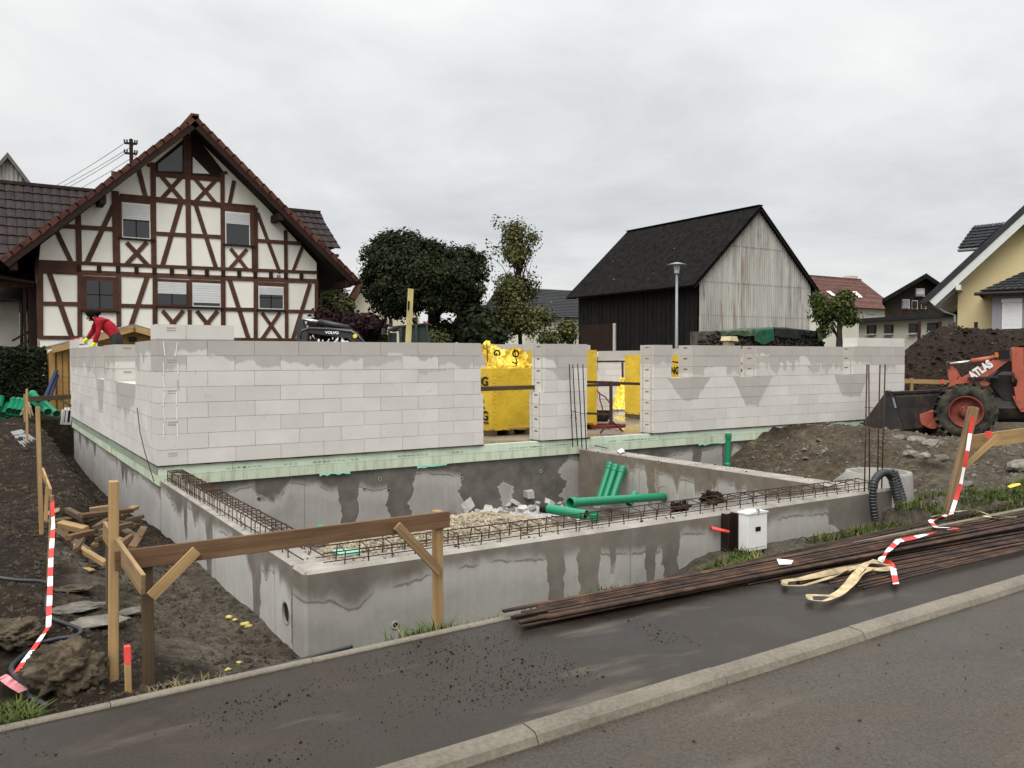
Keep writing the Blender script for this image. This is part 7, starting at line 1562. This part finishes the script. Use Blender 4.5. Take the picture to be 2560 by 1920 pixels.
# pullover folds and hem
for v in bm_.vertices: n = mnoise.noise(v.co*9)*.012+mnoise.noise(v.co*4)*.012; v.co += v.normal*n if True else 0
def hair():
    m = MB(); c = (pos[5]+pos[6])/2+Vector((0, 0, .025)); cc = c+Ax*.02
    bm2 = bmesh.new(); bmesh.ops.create_icosphere(bm2, subdivisions=3, radius=1)
    for v in bm2.verts:
        q = v.co.copy(); r = .122*(1+.07*mnoise.noise(q*5)); v.co = cc+Vector((q.x*r*1.12, q.y*r*1.02, q.z*r*.92))
    # face opening: towards the left and down
    fd = (-Ax*.75+Vector((0, 0, -.85))-fh*.1).normalized(); dl = [v for v in bm2.verts if (v.co-cc).normalized().dot(fd) > .45]; bmesh.ops.delete(bm2, geom=dl, context='VERTS')
    h_ = bpy.data.meshes.new('hair'); bm2.to_mesh(h_); bm2.free(); h_.materials.append(m_hair); h_.polygons.foreach_set('use_smooth', [True]*len(h_.polygons)); link('hair', h_, wk)
    rock('hair_bun', m_hair, .05, wk, W(905, 82), 2, .2, (1.2, 1, 1), 3)
hair()
fc = pos[6]; nd = (-Ax*.55+Vector((0, 0, -.8))).normalized()
MB().tube([W(806, 122, -.04), W(797, 134, -.05), W(806, 140, -.05)], .014, 6).build('nose', m_skin, wk, True); MB().lathe([(.022, 0), (.014, .01), (.001, .012)], W(862, 128, -.10), -fh, 10).build('ear', m_skin, wk, True)
for s in (-.095, -.02): MB().lathe([(.010, 0), (.001, .006)], W(813, 118, s)-Ax*.01, (-Ax-fh*.6), 8).build('eye', m_hair, wk)
MB().bar(W(812, 145, -.07), W(822, 152, -.08), .008, .006).build('mouth', m_jer, wk); MB().bar(W(815, 112, -.095), W(832, 110, -.1), .008, .008).build('eyebrow', m_hair, wk)
def hand(wr, fwd, side, up_, nm):
    "glove with palm, four bent fingers of different length and a thumb from the palm's side"
    m = MB(); wr = Vector(wr); f, s, u = fwd.normalized(), side.normalized(), up_.normalized()
    m.tube([wr-f*.03, wr+f*.03, wr+f*.075, wr+f*.10], .03, 10, rad=[.036, .040, .046, .040])
    for k, (ln, sp) in enumerate(((.062, -.033), (.075, -.011), (.070, .011), (.052, .033))):
        b0_ = wr+f*.09+s*sp; m.tube([b0_, b0_+f*ln*.5-u*.006, b0_+f*ln*.8-u*.028, b0_+f*ln*.95-u*.052], .0105, 7)
    b0_ = wr+f*.035-s*.035; m.tube([b0_, b0_+f*.03-s*.03-u*.01, b0_+f*.065-s*.034-u*.03], .0125, 7)
    m.build(nm, m_glv, wk, True); MB().tube([wr-f*.05, wr-f*.01], .043, 10).build('cuff', m_gld, wk, True)
hand(pos[10], (-Ax*.35+Vector((0, 0, -.9))), fh, -Ax*.9+Vector((0, 0, -.3)), 'glove'); hand(pos[13], (-Ax*.6+Vector((0, 0, -.75))), fh, -Ax*.8+Vector((0, 0, -.5)), 'glove')
tr_ = tag(empty('trowel'), 'grey notched trowel held low over the wall by the person', 'trowel'); p = W(800, 372, .1); MB().prism([p+Ax*.02, p-Ax*.12+Vector((0, 0, -.02)), p-Ax*.12-fh*.1, p+Ax*.02-fh*.1], (0, 0, .012)).build('blade', m_galv, tr_); MB().tube([p, W(795, 348, .13)], .014, 6).build('handle', m_lath, tr_)
sp_ = tag(empty('spirit_level'), 'red spirit level lying on the top block in front of the person', 'spirit level'); a, b = AX(180, 848, .15), AX(232, 847, .35); a.z = b.z = 9*H+.035; MB().bar(a, b, .03, .06, (0, 0, 1)).build('frame', m_red, sp_)
for t in (.25, .5, .75): c = a.lerp(b, t); MB().box((c.x-.03, c.y-.03, c.z-.02), (c.x+.03, c.y+.03, c.z+.02)).build('vial', m_paper, sp_)
